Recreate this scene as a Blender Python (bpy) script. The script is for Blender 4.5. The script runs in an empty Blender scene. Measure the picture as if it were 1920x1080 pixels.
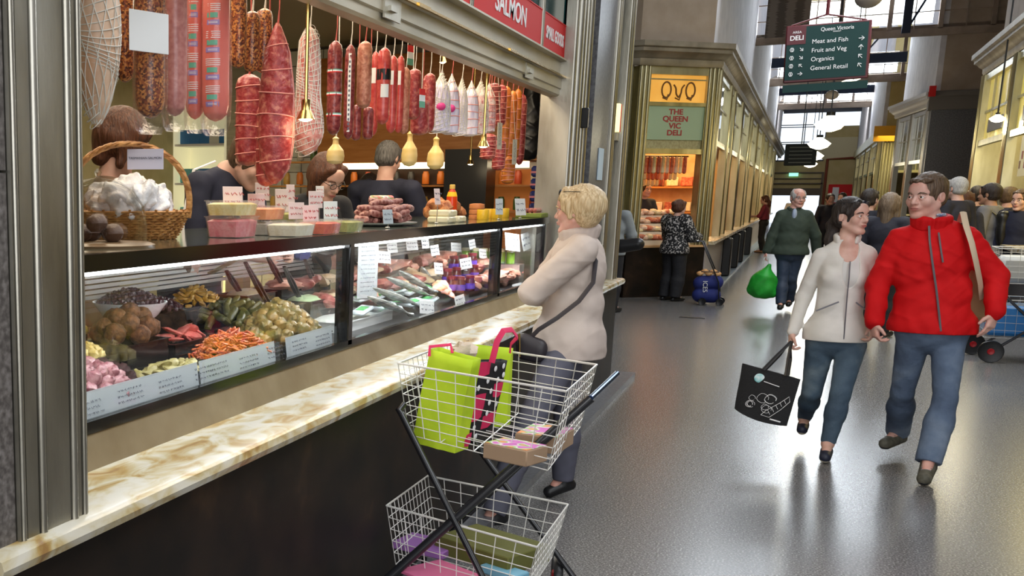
import bpy, math, random
import numpy as np
from mathutils import Vector, Matrix, noise
random.seed(7)
SC = bpy.context.scene
COL = SC.collection
PI = math.pi
# ---------------------------------------------------------------- camera, world, lights, exposure
_P = (351.87, 756.38); _F = 2048.89; CAMH = 1.62
_M = np.array([[0.87387216, 0.09278808, -0.47721884], [0.48615167, -0.16274867, 0.85858571], [0.00199979, -0.98229489, -0.18733062]])
cam_d = bpy.data.cameras.new('camera'); cam = bpy.data.objects.new('camera', cam_d); COL.objects.link(cam)
cam_d.sensor_width = 36; cam_d.lens = _F / 1920 * 36
cam_d.shift_x = (960 - _P[0]) / 1920; cam_d.shift_y = (_P[1] - 540) / 1920
cam_d.clip_start = 0.05; cam_d.clip_end = 400
_r, _u, _b = _M[:, 0], -_M[:, 1], -_M[:, 2]
cam.matrix_world = Matrix([[_r[i], _u[i], _b[i], (0, 0, CAMH)[i]] for i in range(3)] + [[0, 0, 0, 1]])
SC.camera = cam
SC.view_settings.view_transform = 'Standard'; SC.view_settings.look = 'None'
SC.view_settings.gamma = 1; SC.view_settings.use_curve_mapping = False
SC.view_settings.exposure = 0.0
W = bpy.data.worlds.new('daylight'); SC.world = W; W.use_nodes = True
_bg = W.node_tree.nodes['Background']; _bg.inputs[0].default_value = (0.78, 0.88, 1.0, 1); _bg.inputs[1].default_value = 1.6

def area(name, loc, size, power, color=(1, 1, 1), rot=(0, 0, 0), sy=None):
    l = bpy.data.lights.new(name, 'AREA'); l.energy = power; l.color = color; l.shape = 'RECTANGLE'
    l.size = size; l.size_y = sy or size
    o = bpy.data.objects.new(name, l); COL.objects.link(o); o.location = loc; o.rotation_euler = rot; return o
def point(name, loc, power, color=(1, .8, .5), r=.05):
    l = bpy.data.lights.new(name, 'POINT'); l.energy = power; l.color = color; l.shadow_soft_size = r
    o = bpy.data.objects.new(name, l); COL.objects.link(o); o.location = loc; return o
# daylight through the upright bands of roof glass, added fill lamps, the lamp panels over the deli
for _k, (_y, _p) in enumerate(((8.4, 240), (20.7, 240), (33.0, 230), (45.3, 250), (57.6, 340))): area('roof_window_daylight', (.5, _y + .12, 6.3), (3.6 if _k else 7), _p, (.84, .92, 1), rot=(-1.15, 0, 0), sy=1.1)
area('end_wall_fill', (.5, 61, 6.2), 3.2, 420, (.95, .95, .95), rot=(.75, 0, 0), sy=1.5)  # unseen lamp, added to brighten the end wall
area('front_fill', (2.0, -3.6, 2.8), 9, 400, (.93, .96, 1), rot=(PI / 2, 0, 0), sy=4.2)  # lamp added behind the camera to light the people from the front
area('overhead_fill_near', (1.8, 2.8, 5.2), 4, 260, (.9, .95, 1), sy=5)  # added overhead fill lamp; the roof boards here have no opening
area('overhead_fill_middle', (.8, 13.5, 5.3), 3, 320, (.9, .95, 1), sy=5)  # second added overhead fill lamp, above the frame
area('deli_lamp_front', (-2.0, 4.2, 2.75), .5, 42, (1, .86, .66), sy=3.4)
area('deli_lamp_far', (-2.0, 7.0, 2.75), .5, 30, (1, .84, .62), sy=2.2)
area('deli_lamp_back', (-3.3, 5.6, 2.9), .8, 45, (1, .85, .62), sy=4)

def dirv(x, y):
    v = np.array([(x - _P[0]) / _F, (y - _P[1]) / _F, 1.0]); return _M @ v
def at(x, y, X=None, Y=None, Z=None, D=None):
    """the point of the place that the photograph shows at pixel x, y on a plane of known X, Y or height Z, or at depth D"""
    v = dirv(x, y)
    t = X / v[0] if X is not None else Y / v[1] if Y is not None else (Z - CAMH) / v[2] if Z is not None else D
    return Vector((v[0] * t, v[1] * t, CAMH + v[2] * t))

# ---------------------------------------------------------------- materials
MATS = {}
def mat(name, c, rough=.6, metal=0, c2=None, scale=8, thr=(.35, .65), detail=4, bump=0, bscale=None, stretch=(1, 1, 1), trans=0, emit=0, emc=None,
        coat=0, kind='noise', ior=1.45, alpha=1, dist=0, rough2=None, sub=0):
    if name in MATS: return MATS[name]
    m = bpy.data.materials.new(name); MATS[name] = m; m.use_nodes = True
    nt = m.node_tree; N = nt.nodes; L = nt.links; b = N['Principled BSDF']
    b.inputs['Base Color'].default_value = (*c, 1); b.inputs['Roughness'].default_value = rough; b.inputs['Metallic'].default_value = metal
    b.inputs['Transmission Weight'].default_value = trans; b.inputs['IOR'].default_value = ior; b.inputs['Alpha'].default_value = alpha
    b.inputs['Coat Weight'].default_value = coat; b.inputs['Coat Roughness'].default_value = .08
    if sub: b.inputs['Subsurface Weight'].default_value = sub; b.inputs['Subsurface Radius'].default_value = (.02, .008, .004)
    if emit: b.inputs['Emission Color'].default_value = (*(emc or c), 1); b.inputs['Emission Strength'].default_value = emit
    m.diffuse_color = (*c, 1)
    tc = N.new('ShaderNodeTexCoord'); mp = N.new('ShaderNodeMapping'); mp.inputs['Scale'].default_value = stretch
    L.new(tc.outputs['Object'], mp.inputs[0])
    def tex(sc, k=kind):
        if k == 'voronoi':
            t = N.new('ShaderNodeTexVoronoi'); t.inputs['Scale'].default_value = sc; o = t.outputs['Distance']
        elif k == 'cells':
            t = N.new('ShaderNodeTexVoronoi'); t.inputs['Scale'].default_value = sc; sp = N.new('ShaderNodeSeparateColor'); L.new(t.outputs['Color'], sp.inputs[0]); o = sp.outputs[0]
        elif k == 'wave':
            t = N.new('ShaderNodeTexWave'); t.inputs['Scale'].default_value = sc; t.inputs['Distortion'].default_value = dist or 2; t.inputs['Detail'].default_value = 2; o = t.outputs['Fac']
        else:
            t = N.new('ShaderNodeTexNoise'); t.inputs['Scale'].default_value = sc; t.inputs['Detail'].default_value = detail; t.inputs['Distortion'].default_value = dist; o = t.outputs['Fac']
        L.new(mp.outputs[0], t.inputs['Vector']); return o
    if c2 is not None:
        o = tex(scale); r = N.new('ShaderNodeValToRGB'); r.color_ramp.elements[0].position = thr[0]; r.color_ramp.elements[1].position = thr[1]
        cs = [c, c2] if not isinstance(c2[0], (tuple, list)) else [c, *c2]
        r.color_ramp.elements[0].color = (*cs[0], 1); r.color_ramp.elements[1].color = (*cs[-1], 1)
        for i, cc in enumerate(cs[1:-1]):
            e = r.color_ramp.elements.new(thr[0] + (thr[1] - thr[0]) * (i + 1) / (len(cs) - 1)); e.color = (*cc, 1)
        L.new(o, r.inputs[0]); L.new(r.outputs[0], b.inputs['Base Color'])
        if emit and emc is None: L.new(r.outputs[0], b.inputs['Emission Color'])
        if rough2 is not None:
            mr = N.new('ShaderNodeMapRange'); mr.inputs['To Min'].default_value = rough; mr.inputs['To Max'].default_value = rough2
            mr.inputs['From Min'].default_value = thr[0]; mr.inputs['From Max'].default_value = thr[1]; L.new(o, mr.inputs[0]); L.new(mr.outputs[0], b.inputs['Roughness'])
    if bump:
        o = tex(bscale or scale, 'noise' if kind == 'noise' else kind); bp = N.new('ShaderNodeBump'); bp.inputs['Strength'].default_value = bump; bp.inputs['Distance'].default_value = .01
        L.new(o, bp.inputs['Height']); L.new(bp.outputs[0], b.inputs['Normal'])
    return m

# ---------------------------------------------------------------- mesh building
def newmesh(name, V, F, mats, parent=None, smooth=True, mi=None, sharp=None):
    me = bpy.data.meshes.new(name); me.from_pydata([tuple(v) for v in V], [], F)
    for m in (mats if isinstance(mats, (list, tuple)) else [mats]): me.materials.append(m)
    if mi is not None: me.polygons.foreach_set('material_index', mi)
    me.polygons.foreach_set('use_smooth', [bool(smooth)] * len(me.polygons)); me.update()
    if smooth is True or isinstance(smooth, float): me.set_sharp_from_angle(angle=math.radians(smooth if isinstance(smooth, float) else 40))
    o = bpy.data.objects.new(name, me); COL.objects.link(o)
    if parent is not None: o.parent = parent
    return o
class MB:
    """collects shapes into one mesh"""
    def __init__(s): s.V = []; s.F = []; s.M = []; s.mi = 0
    def add(s, V, F):
        n = len(s.V); s.V += [tuple(v) for v in V]; s.F += [tuple(i + n for i in f) for f in F]; s.M += [s.mi] * len(F); return s
    def box(s, lo, hi, m=None):
        x0, y0, z0 = lo; x1, y1, z1 = hi
        V = [(x0, y0, z0), (x1, y0, z0), (x1, y1, z0), (x0, y1, z0), (x0, y0, z1), (x1, y0, z1), (x1, y1, z1), (x0, y1, z1)]
        if m is not None: V = [m @ Vector(v) for v in V]
        return s.add(V, [(0, 3, 2, 1), (4, 5, 6, 7), (0, 1, 5, 4), (1, 2, 6, 5), (2, 3, 7, 6), (3, 0, 4, 7)])
    def rbox(s, lo, hi, r, m=None):
        """box with chamfered vertical and horizontal edges"""
        x0, y0, z0 = lo; x1, y1, z1 = hi
        def ring(i, z): return [(x0 + r, y0 + i, z), (x1 - r, y0 + i, z), (x1 - i, y0 + r, z), (x1 - i, y1 - r, z), (x1 - r, y1 - i, z), (x0 + r, y1 - i, z), (x0 + i, y1 - r, z), (x0 + i, y0 + r, z)]
        rr = r * .999
        R = [ring(rr, z0), ring(0, z0 + r), ring(0, z1 - r), ring(rr, z1)]
        return s.loft([[m @ Vector(v) for v in q] if m is not None else q for q in R])
    def loft(s, rings, cap=True, closed=True):
        n = len(rings[0]); V = [v for r in rings for v in r]; F = []
        for i in range(len(rings) - 1):
            for j in range(n if closed else n - 1):
                k = (j + 1) % n; F.append((i * n + j, i * n + k, (i + 1) * n + k, (i + 1) * n + j))
        if cap and closed: F.append(tuple(range(n - 1, -1, -1))); F.append(tuple(range((len(rings) - 1) * n, len(rings) * n)))
        return s.add(V, F)
    def tube(s, pts, r, n=8, cap=True, flat=1.0, up=None):
        """round bar along a path; r a number or one per point"""
        pts = [Vector(p) for p in pts]; R = r if isinstance(r, (list, tuple)) else [r] * len(pts); rings = []; u = None
        for i, p in enumerate(pts):
            t = (pts[min(i + 1, len(pts) - 1)] - pts[max(i - 1, 0)])
            t = t.normalized() if t.length > 1e-9 else Vector((0, 0, 1))
            if u is None: u = Vector(up) if up is not None else (Vector((0, 0, 1)) if abs(t.z) < .9 else Vector((0, 1, 0)))
            u = (u - t * u.dot(t)).normalized(); w = t.cross(u)
            rings.append([p + (u * math.cos(a) * flat + w * math.sin(a)) * R[i] for a in [2 * PI * k / n for k in range(n)]])
        return s.loft(rings, cap)
    def lathe(s, prof, c=(0, 0, 0), n=20, sx=1, sy=1, m=None, wob=0):
        rings = []
        for i, (r, z) in enumerate(prof):
            q = []
            for k in range(n):
                a = 2 * PI * k / n; rr = max(r, 1e-4) * (1 + (wob * (noise.noise(Vector((math.cos(a) * 2, math.sin(a) * 2, z * 25)) + Vector(c) * 7)) if wob else 0))
                v = Vector((rr * math.cos(a) * sx, rr * math.sin(a) * sy, z)); q.append((m @ v if m is not None else v) + Vector(c))
            rings.append(q)
        return s.loft(rings)
    def ball(s, c, r, n=12, m=None, wob=0):
        rx, ry, rz = r if isinstance(r, (tuple, list)) else (r, r, r); h = max(n // 2, 4)
        rings = []
        for i in range(h + 1):
            t = PI * i / h; q = []
            for k in range(n):
                a = 2 * PI * k / n; v = Vector((math.sin(max(min(t, PI - .01), .01)) * math.cos(a), math.sin(max(min(t, PI - .01), .01)) * math.sin(a), -math.cos(t)))
                if wob: v *= 1 + wob * noise.noise(v * 2.2 + Vector(c) * 9)
                v = Vector((v.x * rx, v.y * ry, v.z * rz)); q.append((m @ v if m is not None else v) + Vector(c))
            rings.append(q)
        return s.loft(rings)
    def quad(s, a, b, c, d): return s.add([a, b, c, d], [(0, 1, 2, 3)])
    def slab(s, pts, th, nrm):
        """a flat polygon given real thickness"""
        n = len(pts); t = Vector(nrm) * th; P0 = [Vector(p) for p in pts]; return s.loft([P0, [p + t for p in P0]])
    def mat(s, i): s.mi = i; return s
    def build(s, name, mats, parent=None, smooth=True, loc=None):
        o = newmesh(name, s.V, s.F, mats, parent, smooth, s.M)
        if loc is not None: o.location = loc
        return o
def fixn(o):
    import bmesh
    b = bmesh.new(); b.from_mesh(o.data); bmesh.ops.recalc_face_normals(b, faces=b.faces); b.to_mesh(o.data); b.free(); return o
def tag(o, label, cat, group=None, kind=None):
    o['label'] = label; o['category'] = cat
    if group: o['group'] = group
    if kind: o['kind'] = kind
    return o
def struct(o): o['kind'] = 'structure'; return o
def thing(name, label, cat, loc=(0, 0, 0), rz=0, group=None):
    o = bpy.data.objects.new(name, None); COL.objects.link(o); o.location = loc; o.rotation_euler = (0, 0, rz); o.empty_display_size = .05
    return tag(o, label, cat, group)
def dup(o, loc=None, rz=None, label=None, parent=None, scale=None, rot=None):
    c = o.copy(); COL.objects.link(c)
    if parent is not None: c.parent = parent
    if loc is not None: c.location = loc
    if rz is not None: c.rotation_euler = (0, 0, rz)
    if rot is not None: c.rotation_euler = rot
    if scale is not None: c.scale = (scale, scale, scale) if not isinstance(scale, (tuple, list)) else scale
    if label: c['label'] = label
    for ch in o.children: dup(ch, parent=c)
    return c
def text(body, size, m, mtx, parent=None, name='lettering', ext=.0015, align='CENTER', sx=1.0, space=1.0, bold=0):
    cu = bpy.data.curves.new(name, 'FONT'); cu.body = body; cu.size = size; cu.extrude = ext; cu.align_x = align; cu.align_y = 'CENTER'; cu.space_character = space; cu.space_line = .85; cu.offset = bold
    t = bpy.data.objects.new(name, cu); me = bpy.data.meshes.new_from_object(t); bpy.data.objects.remove(t)
    me.materials.clear(); me.materials.append(m)
    o = bpy.data.objects.new(name, me); COL.objects.link(o)
    if parent is not None: o.parent = parent
    o.matrix_local = mtx @ Matrix.Diagonal((sx, 1, 1, 1)); return o
def frame(o, x, y, z=None):
    """matrix with origin o, x and y axes"""
    x = Vector(x).normalized(); y = Vector(y); z = x.cross(y).normalized(); y = z.cross(x)
    return Matrix([[x[i], y[i], z[i], o[i]] for i in range(3)] + [[0, 0, 0, 1]])

# ---------------------------------------------------------------- smooth bodies grown from a distance field
class Field:
    def __init__(s, lo, hi, h):
        s.lo = np.array(lo, float); s.h = h; s.n = np.ceil((np.array(hi) - s.lo) / h).astype(int) + 1
        s.F = np.full(s.n, .2, np.float32)
    def win(s, lo, hi):
        a = np.maximum(((np.array(lo) - s.lo) / s.h).astype(int), 0); b = np.minimum(((np.array(hi) - s.lo) / s.h).astype(int) + 2, s.n)
        if (b <= a).any(): return None
        g = [np.arange(a[i], b[i]) * s.h + s.lo[i] for i in range(3)]
        return tuple(slice(a[i], b[i]) for i in range(3)), g[0][:, None, None], g[1][None, :, None], g[2][None, None, :]
    def put(s, w, d, k, sub=False):
        A = s.F[w]; d = d.astype(np.float32)
        if sub: d = -d; h = np.clip(.5 - .5 * (d - A) / -k, 0, 1) if False else None
        if sub:
            t = np.clip(.5 + .5 * (d - A) / k, 0, 1); s.F[w] = A * (1 - t) + d * t + k * t * (1 - t)
        else:
            t = np.clip(.5 + .5 * (A - d) / k, 0, 1); s.F[w] = A * (1 - t) + d * t - k * t * (1 - t)
    def cap(s, a, b, ra, rb=None, k=.02, flat=1, ax=(0, 1, 0), sub=False):
        rb = ra if rb is None else rb; a = np.array(a, float); b = np.array(b, float); ax = np.array(ax, float); ax /= np.linalg.norm(ax)
        m = max(ra, rb) * max(1, flat) + k + .03
        w = s.win(np.minimum(a, b) - m, np.maximum(a, b) + m)
        if w is None: return s
        w, x, y, z = w
        q = 1 / flat - 1
        px, py, pz = x - a[0], y - a[1], z - a[2]; dd = b - a
        if q:
            t = px * ax[0] + py * ax[1] + pz * ax[2]; px = px + t * q * ax[0]; py = py + t * q * ax[1]; pz = pz + t * q * ax[2]; dd = dd + (dd @ ax) * q * ax
        L2 = max(dd @ dd, 1e-9); t = np.clip((px * dd[0] + py * dd[1] + pz * dd[2]) / L2, 0, 1)
        d = np.sqrt((px - t * dd[0]) ** 2 + (py - t * dd[1]) ** 2 + (pz - t * dd[2]) ** 2) - (ra + (rb - ra) * t)
        if flat < 1: d = d * (flat + 1) / 2
        s.put(w, d, k, sub); return s
    def ell(s, c, r, k=.02, R=None, sub=False):
        c = np.array(c, float); r = np.array(r, float); m = r.max() + k + .03
        w = s.win(c - m, c + m)
        if w is None: return s
        w, x, y, z = w; px, py, pz = x - c[0], y - c[1], z - c[2]
        if R is not None:
            R = np.array(R)[:3, :3]; px, py, pz = (px * R[0, i] + py * R[1, i] + pz * R[2, i] for i in range(3))
        q = np.sqrt((px / r[0]) ** 2 + (py / r[1]) ** 2 + (pz / r[2]) ** 2) + 1e-6
        g = np.sqrt((px / r[0] ** 2) ** 2 + (py / r[1] ** 2) ** 2 + (pz / r[2] ** 2) ** 2) + 1e-6
        s.put(w, q * (q - 1) / g, k, sub); return s
    def grid(s):
        return [(np.arange(s.n[i]) * s.h + s.lo[i]).reshape([-1 if j == i else 1 for j in range(3)]) for i in range(3)]
    def cut(s, p, nrm, within=None):
        """keep what lies behind the plane through p with normal nrm (within: only inside this box)"""
        w = s.win(*within) if within is not None else (slice(None), *s.grid())
        if w is None: return s
        sl, x, y, z = w; nr = np.array(nrm, float); nr /= np.linalg.norm(nr)
        d = (x - p[0]) * nr[0] + (y - p[1]) * nr[1] + (z - p[2]) * nr[2]
        s.F[sl] = np.maximum(s.F[sl], d.astype(np.float32)); return s
    def ripple(s, amp, fx, fy, fz, ph=0):
        x, y, z = s.grid(); s.F = s.F + (amp * (np.sin(x * fx + ph + 2.1 * np.sin(z * fz * .31 + x * 7)) * np.sin(y * fy + ph * 1.7) + .7 * np.sin(z * fz + 3 * np.sin(x * fx * .4 + ph) + 2 * np.sin(y * fy * .5)))).astype(np.float32); return s
    def crease(s, amp, ph=0):
        x, y, z = s.grid(); a = np.abs(np.sin(x * 11 + z * 17 + 1.9 * np.sin(z * 9 + ph) + 1.3 * np.sin(y * 13 + x * 6)))
        b = np.abs(np.sin(z * 26 - x * 9 + 2.2 * np.sin(x * 12 + ph * 2) + y * 8)); s.F = s.F - (amp * .6 * (np.clip(.55 - a, 0, 1) * 1.6 + np.clip(.5 - b, 0, 1))).astype(np.float32); return s
    def mesh(s):
        F = s.F; F = np.pad(F, 1, constant_values=.2); S = F < 0
        c = [S[i:S.shape[0] - 1 + i, j:S.shape[1] - 1 + j, k:S.shape[2] - 1 + k] for i in (0, 1) for j in (0, 1) for k in (0, 1)]
        n = sum(q.astype(np.int8) for q in c); act = (n > 0) & (n < 8); I = np.argwhere(act)
        idx = np.full(act.shape, -1, np.int64); idx[act] = np.arange(len(I))
        P = np.zeros((len(I), 3)); W_ = np.zeros(len(I))
        for ax in range(3):
            o = [q for q in range(3) if q != ax]
            for u in (0, 1):
                for v in (0, 1):
                    a = I.copy(); a[:, o[0]] += u; a[:, o[1]] += v; b = a.copy(); b[:, ax] += 1
                    fa = F[a[:, 0], a[:, 1], a[:, 2]]; fb = F[b[:, 0], b[:, 1], b[:, 2]]; x = (fa < 0) != (fb < 0)
                    t = np.where(x, fa / np.where(x, fa - fb, 1), 0); q = a.astype(float); q[:, ax] += t
                    P += np.where(x[:, None], q, 0); W_ += x
        P = (P / W_[:, None] - 1) * s.h + s.lo
        faces = []
        for ax in range(3):
            o = [(ax + 1) % 3, (ax + 2) % 3]; sh = [slice(1, -1)] * 3
            A = [slice(None)] * 3; B = [slice(None)] * 3; A[ax] = slice(0, -1); B[ax] = slice(1, None)
            x = S[tuple(A)] != S[tuple(B)]; E = np.argwhere(x); E = E[(E[:, o[0]] > 0) & (E[:, o[1]] > 0) & (E[:, o[0]] < act.shape[o[0]]) & (E[:, o[1]] < act.shape[o[1]])]
            ins = S[E[:, 0], E[:, 1], E[:, 2]]
            def cell(u, v): e = E.copy(); e[:, o[0]] -= u; e[:, o[1]] -= v; return idx[e[:, 0], e[:, 1], e[:, 2]]
            q = np.stack([cell(1, 1), cell(0, 1), cell(0, 0), cell(1, 0)], 1); q[~ins] = q[~ins][:, ::-1]; faces.append(q)
        return P, np.concatenate(faces)
    def build(s, name, m, parent=None, smooth_it=1):
        P, Q = s.mesh()
        me = bpy.data.meshes.new(name); me.vertices.add(len(P)); me.vertices.foreach_set('co', P.astype(np.float32).ravel())
        me.loops.add(len(Q) * 4); me.loops.foreach_set('vertex_index', Q.astype(np.int32).ravel())
        me.polygons.add(len(Q)); me.polygons.foreach_set('loop_start', np.arange(0, len(Q) * 4, 4, dtype=np.int32)); me.polygons.foreach_set('use_smooth', np.ones(len(Q), bool))
        me.update(calc_edges=True); me.validate()
        for q in (m if isinstance(m, (list, tuple)) else [m]): me.materials.append(q)
        o = bpy.data.objects.new(name, me); COL.objects.link(o)
        if parent is not None: o.parent = parent
        return o
# ---------------------------------------------------------------- surfaces of the place
M_floor = mat('terrazzo', (.085, .08, .076), rough=.24, c2=((.115, .11, .108), (.17, .165, .163), (.36, .35, .33)), scale=110, thr=(.36, .68), detail=2, bump=.008, bscale=25)
M_floor.node_tree.nodes['Principled BSDF'].inputs['Specular IOR Level'].default_value = .36
M_metal = mat('aged_white_metal', (.26, .245, .20), rough=.3, metal=.9, c2=((.40, .38, .32), (.50, .48, .42)), scale=2.5, thr=(.3, .7), detail=10, stretch=(2, 2, .6), bump=.06, bscale=30, rough2=.42)
M_brass = mat('yellowed_metal', (.30, .27, .15), rough=.3, metal=.85, c2=((.42, .38, .22), (.54, .5, .32)), scale=2, thr=(.3, .7), detail=8, stretch=(2, 2, .5), bump=.05, bscale=20)
M_beam = mat('brushed_beam_steel', (.30, .27, .20), rough=.42, metal=.75, c2=(.46, .41, .31), scale=2, stretch=(2, .6, 2), detail=10)
M_dark = mat('dark_granite', (.008, .006, .005), rough=.5, c2=((.02, .012, .008), (.075, .04, .02)), scale=4, thr=(.4, .85), detail=9)
M_dark.node_tree.nodes['Principled BSDF'].inputs['Specular IOR Level'].default_value = .25
M_granite = mat('grey_granite', (.07, .06, .055), rough=.55, c2=((.13, .115, .105), (.2, .18, .17)), scale=70, thr=(.35, .7), detail=3)
M_gslab = mat('charcoal_granite', (.06, .06, .068), rough=.35, c2=(.17, .17, .18), scale=40, thr=(.3, .8), detail=6)
M_marble = mat('stained_marble', (.30, .17, .06), rough=.25, c2=((.42, .28, .10), (.52, .43, .25), (.60, .54, .40), (.64, .60, .50)), scale=8, thr=(.30, .62), detail=12, stretch=(1.8, .8, 1), dist=.9, bump=.03, bscale=20, coat=.15)
M_green = mat('green_glass_panel', (.003, .055, .055), rough=.12)
M_red = mat('red_sign_enamel', (.66, .03, .03), rough=.7)
M_red.node_tree.nodes['Principled BSDF'].inputs['Specular IOR Level'].default_value = .15
M_white = mat('white_paint', (.8, .8, .8), rough=.5)
M_plaster = mat('taupe_plaster', (.34, .27, .2), rough=.8, c2=(.4, .325, .25), scale=3, bump=.1, bscale=40)
M_pale = mat('pale_plaster', (.56, .55, .58), rough=.75, c2=(.68, .67, .70), scale=3)
M_tan = mat('tan_wall', (.50, .40, .17), rough=.8, c2=(.58, .47, .23), scale=2)
M_black = mat('black_plastic', (.012, .012, .013), rough=.35)
M_iron = mat('blue_painted_steel', (.008, .02, .055), rough=.4)
M_timber = mat('roof_boards', (.22, .17, .13), rough=.75, c2=(.32, .25, .19), scale=3, stretch=(1, 12, 1))
M_wood = mat('orange_wood', (.42, .15, .03), rough=.4, c2=(.55, .23, .06), scale=4, stretch=(1, 1, 8), detail=6)
M_glass = mat('clear_glass', (.9, 1, .97), rough=.02, trans=1, ior=1.2, alpha=.13)
M_tile = mat('white_tiles', (.8, .8, .76), rough=.2)
M_cream = mat('cream_enamel', (.62, .55, .33), rough=.5)
M_blackglass = mat('glossy_black_edge', (.006, .006, .006), rough=.12)
M_steel = mat('stainless_steel', (.55, .55, .53), rough=.3, metal=.9, c2=(.7, .7, .68), scale=3, stretch=(1, 1, 20))
M_tube = mat('fluorescent_light', (1, 1, 1), emit=9, emc=(.93, .97, 1))
M_bulb = mat('lit_opal_glass', (1, .93, .72), emit=5, emc=(1, .93, .70))
M_amber = mat('amber_lit_glass', (.55, .27, .05), rough=.2, emit=.55, emc=(.95, .45, .07), c2=(.75, .4, .1), scale=3)
M_gold = mat('polished_brass', (.62, .42, .14), rough=.2, metal=1)

o = MB().quad((-14, -4, 0), (14, -4, 0), (14, 78, 0), (-14, 78, 0)).build('floor', M_floor); struct(o)

def column(name, o, u, n, w, z0, z1, depth=.14, beads=((.5, .02),), m=None, parent=None):
    """moulded upright: o base corner, u along the face, n outward; beads are (place, radius) half rounds"""
    u = Vector((*u, 0)).normalized(); n = Vector((*n, 0)).normalized(); P0 = [(0, -depth), (0, 0)]
    for (p, r) in sorted(beads):
        c = p * w; P0 += [(c - r - .006, 0), (c - r - .006, -.008), (c - r, -.008)]
        P0 += [(c - r * math.cos(a), r * .9 * math.sin(a)) for a in [PI * k / 6 for k in range(7)]] + [(c + r, -.008), (c + r + .006, -.008), (c + r + .006, 0)]
    P0 += [(w, 0), (w, -depth)]; b = Vector(o)
    rings = [[b + u * p[0] + n * p[1] + Vector((0, 0, z - b.z)) for p in P0] for z in (z0, z1)]
    return fixn(MB().loft(rings).build(name, m or M_metal, parent, smooth=50.0))
def cornice(name, pts, prof, m, parent, closed=False):
    """moulding swept along pts (in plan, mitred); prof = (outward, z) list"""
    P2 = [Vector((p[0], p[1])) for p in pts]; rings = []
    for i, p in enumerate(P2):
        a = (P2[i] - P2[i - 1]).normalized() if i else None; b_ = (P2[i + 1] - P2[i]).normalized() if i < len(P2) - 1 else None
        a = a or b_; b_ = b_ or a; na = Vector((a.y, -a.x)); nb = Vector((b_.y, -b_.x)); nn = (na + nb).normalized(); nn /= max(nn.dot(na), .3)
        rings.append([(p.x + nn.x * q[0], p.y + nn.y * q[0], q[1]) for q in prof])
    return fixn(MB().loft(rings).build(name, m, parent, smooth=30.0))
CORN = [(-.1, 3.62), (0, 3.62), (.02, 3.66), (.02, 3.72), (.07, 3.76), (.10, 3.80), (.14, 3.82), (.14, 3.87), (.18, 3.89), (.18, 3.97), (-.1, 3.97)]

# ---------------------------------------------------------------- the delicatessen shop front
LZ = .934
deli = thing('deli_shopfront', 'long deli shop front with marble ledge, glass case opening and red name boards', 'shop front')
MB().box((-1.62, .6, 0), (-1.34, 9.95, LZ - .05)).build('plinth', M_dark, deli)
MB().box((-1.36, .6, 0), (-1.21, 10.55, .045)).build('kerb', M_gslab, deli)
b = MB(); prof = [(-1.60, LZ - .052), (-1.30, LZ - .052), (-1.285, LZ - .045), (-1.277, LZ - .026), (-1.283, LZ - .008), (-1.30, LZ), (-1.60, LZ)]
b.loft([[(x, y, z) for x, z in prof] for y in (1.575, 1.59, 9.93, 9.95)]); fixn(b.build('marble_ledge', M_marble, deli))
b = MB(); b.loft([[(-1.62, y, LZ), (-1.515, y, LZ), (-1.545, y, 1.018), (-1.62, y, 1.02)] for y in (1.9, 8.2)]); fixn(b.build('steel_skirting', mat('tan_steel', (.26, .19, .10), rough=.5, metal=.5, c2=(.38, .30, .18), scale=5, detail=10, thr=(.3, .7)), deli, smooth=False))
# near upright with three beads, and the granite wall beside it
column('fluted_column', (-1.315, 1.68, LZ), (0, 1), (1, 0), .235, LZ, 4.2, .24, ((.04, .006), (.32, .009), (.795, .009), (.96, .006)), M_metal, deli)
MB().box((-1.62, .6, LZ - .05), (-1.325, 1.675, 1.66)).box((-1.62, .6, 1.665), (-1.325, 1.675, 4.2)).build('granite_wall_slab', M_granite, deli)
# far uprights
column('fluted_column', (-1.47, 8.02, LZ), (0, 1), (1, 0), .62, LZ, 4.2, .2, ((.06, .02), (.3, .03), (.55, .02), (.75, .02), (.92, .03)), M_metal, deli)
MB().box((-1.62, 8.66, LZ), (-1.42, 9.42, 4.2)).build('charcoal_stone_panel', M_gslab, deli)
column('fluted_column', (-1.41, 9.43, LZ), (0, 1), (1, 0), .17, LZ, 4.2, .2, ((.25, .02), (.7, .02)), M_metal, deli)
column('fluted_column', (-1.36, 9.72, LZ), (0, 1), (1, 0), .22, LZ, 4.2, .2, ((.15, .02), (.5, .03), (.85, .02)), M_metal, deli)
b = MB().box((-1.5, 9.6, 2.35), (-1.44, 9.72, 4.2)).build('green_side_panel', M_green, deli)
MB().box((-1.5, 9.6, LZ), (-1.43, 9.72, 2.0)).build('metal_side_panel', M_metal, deli)
MB().box((-1.55, 9.6, 2.06), (-1.38, 9.74, 2.12)).build('side_bracket', M_beam, deli)
so = thing('light_box_sign', 'small yellow light box sign with red edge between the corner columns', 'sign', (-1.41, 9.61, 2.13))
MB().box((-.02, 0, 0), (.03, .1, .22)).build('box', mat('lit_yellow_sign', (1, .9, .45), emit=1.2), so)
MB().box((-.02, .1, 0), (.035, .112, .22)).build('red_edge', M_red, so)
# pale note on the stone slab and the little black switch
tag(MB().box((-1.418, 9.0, 1.74), (-1.412, 9.22, 1.98)).build('paper_notice', mat('pale_blue_paper', (.55, .68, .78)), None, False), 'pale blue paper notice taped to the charcoal stone panel of the deli corner', 'notice')
tag(MB().rbox((-1.47, 8.45, 2.1), (-1.42, 8.5, 2.24), .006).build('wall_switch', M_black), 'small black box fixed on the fluted deli column above the blond woman', 'switch')
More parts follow.
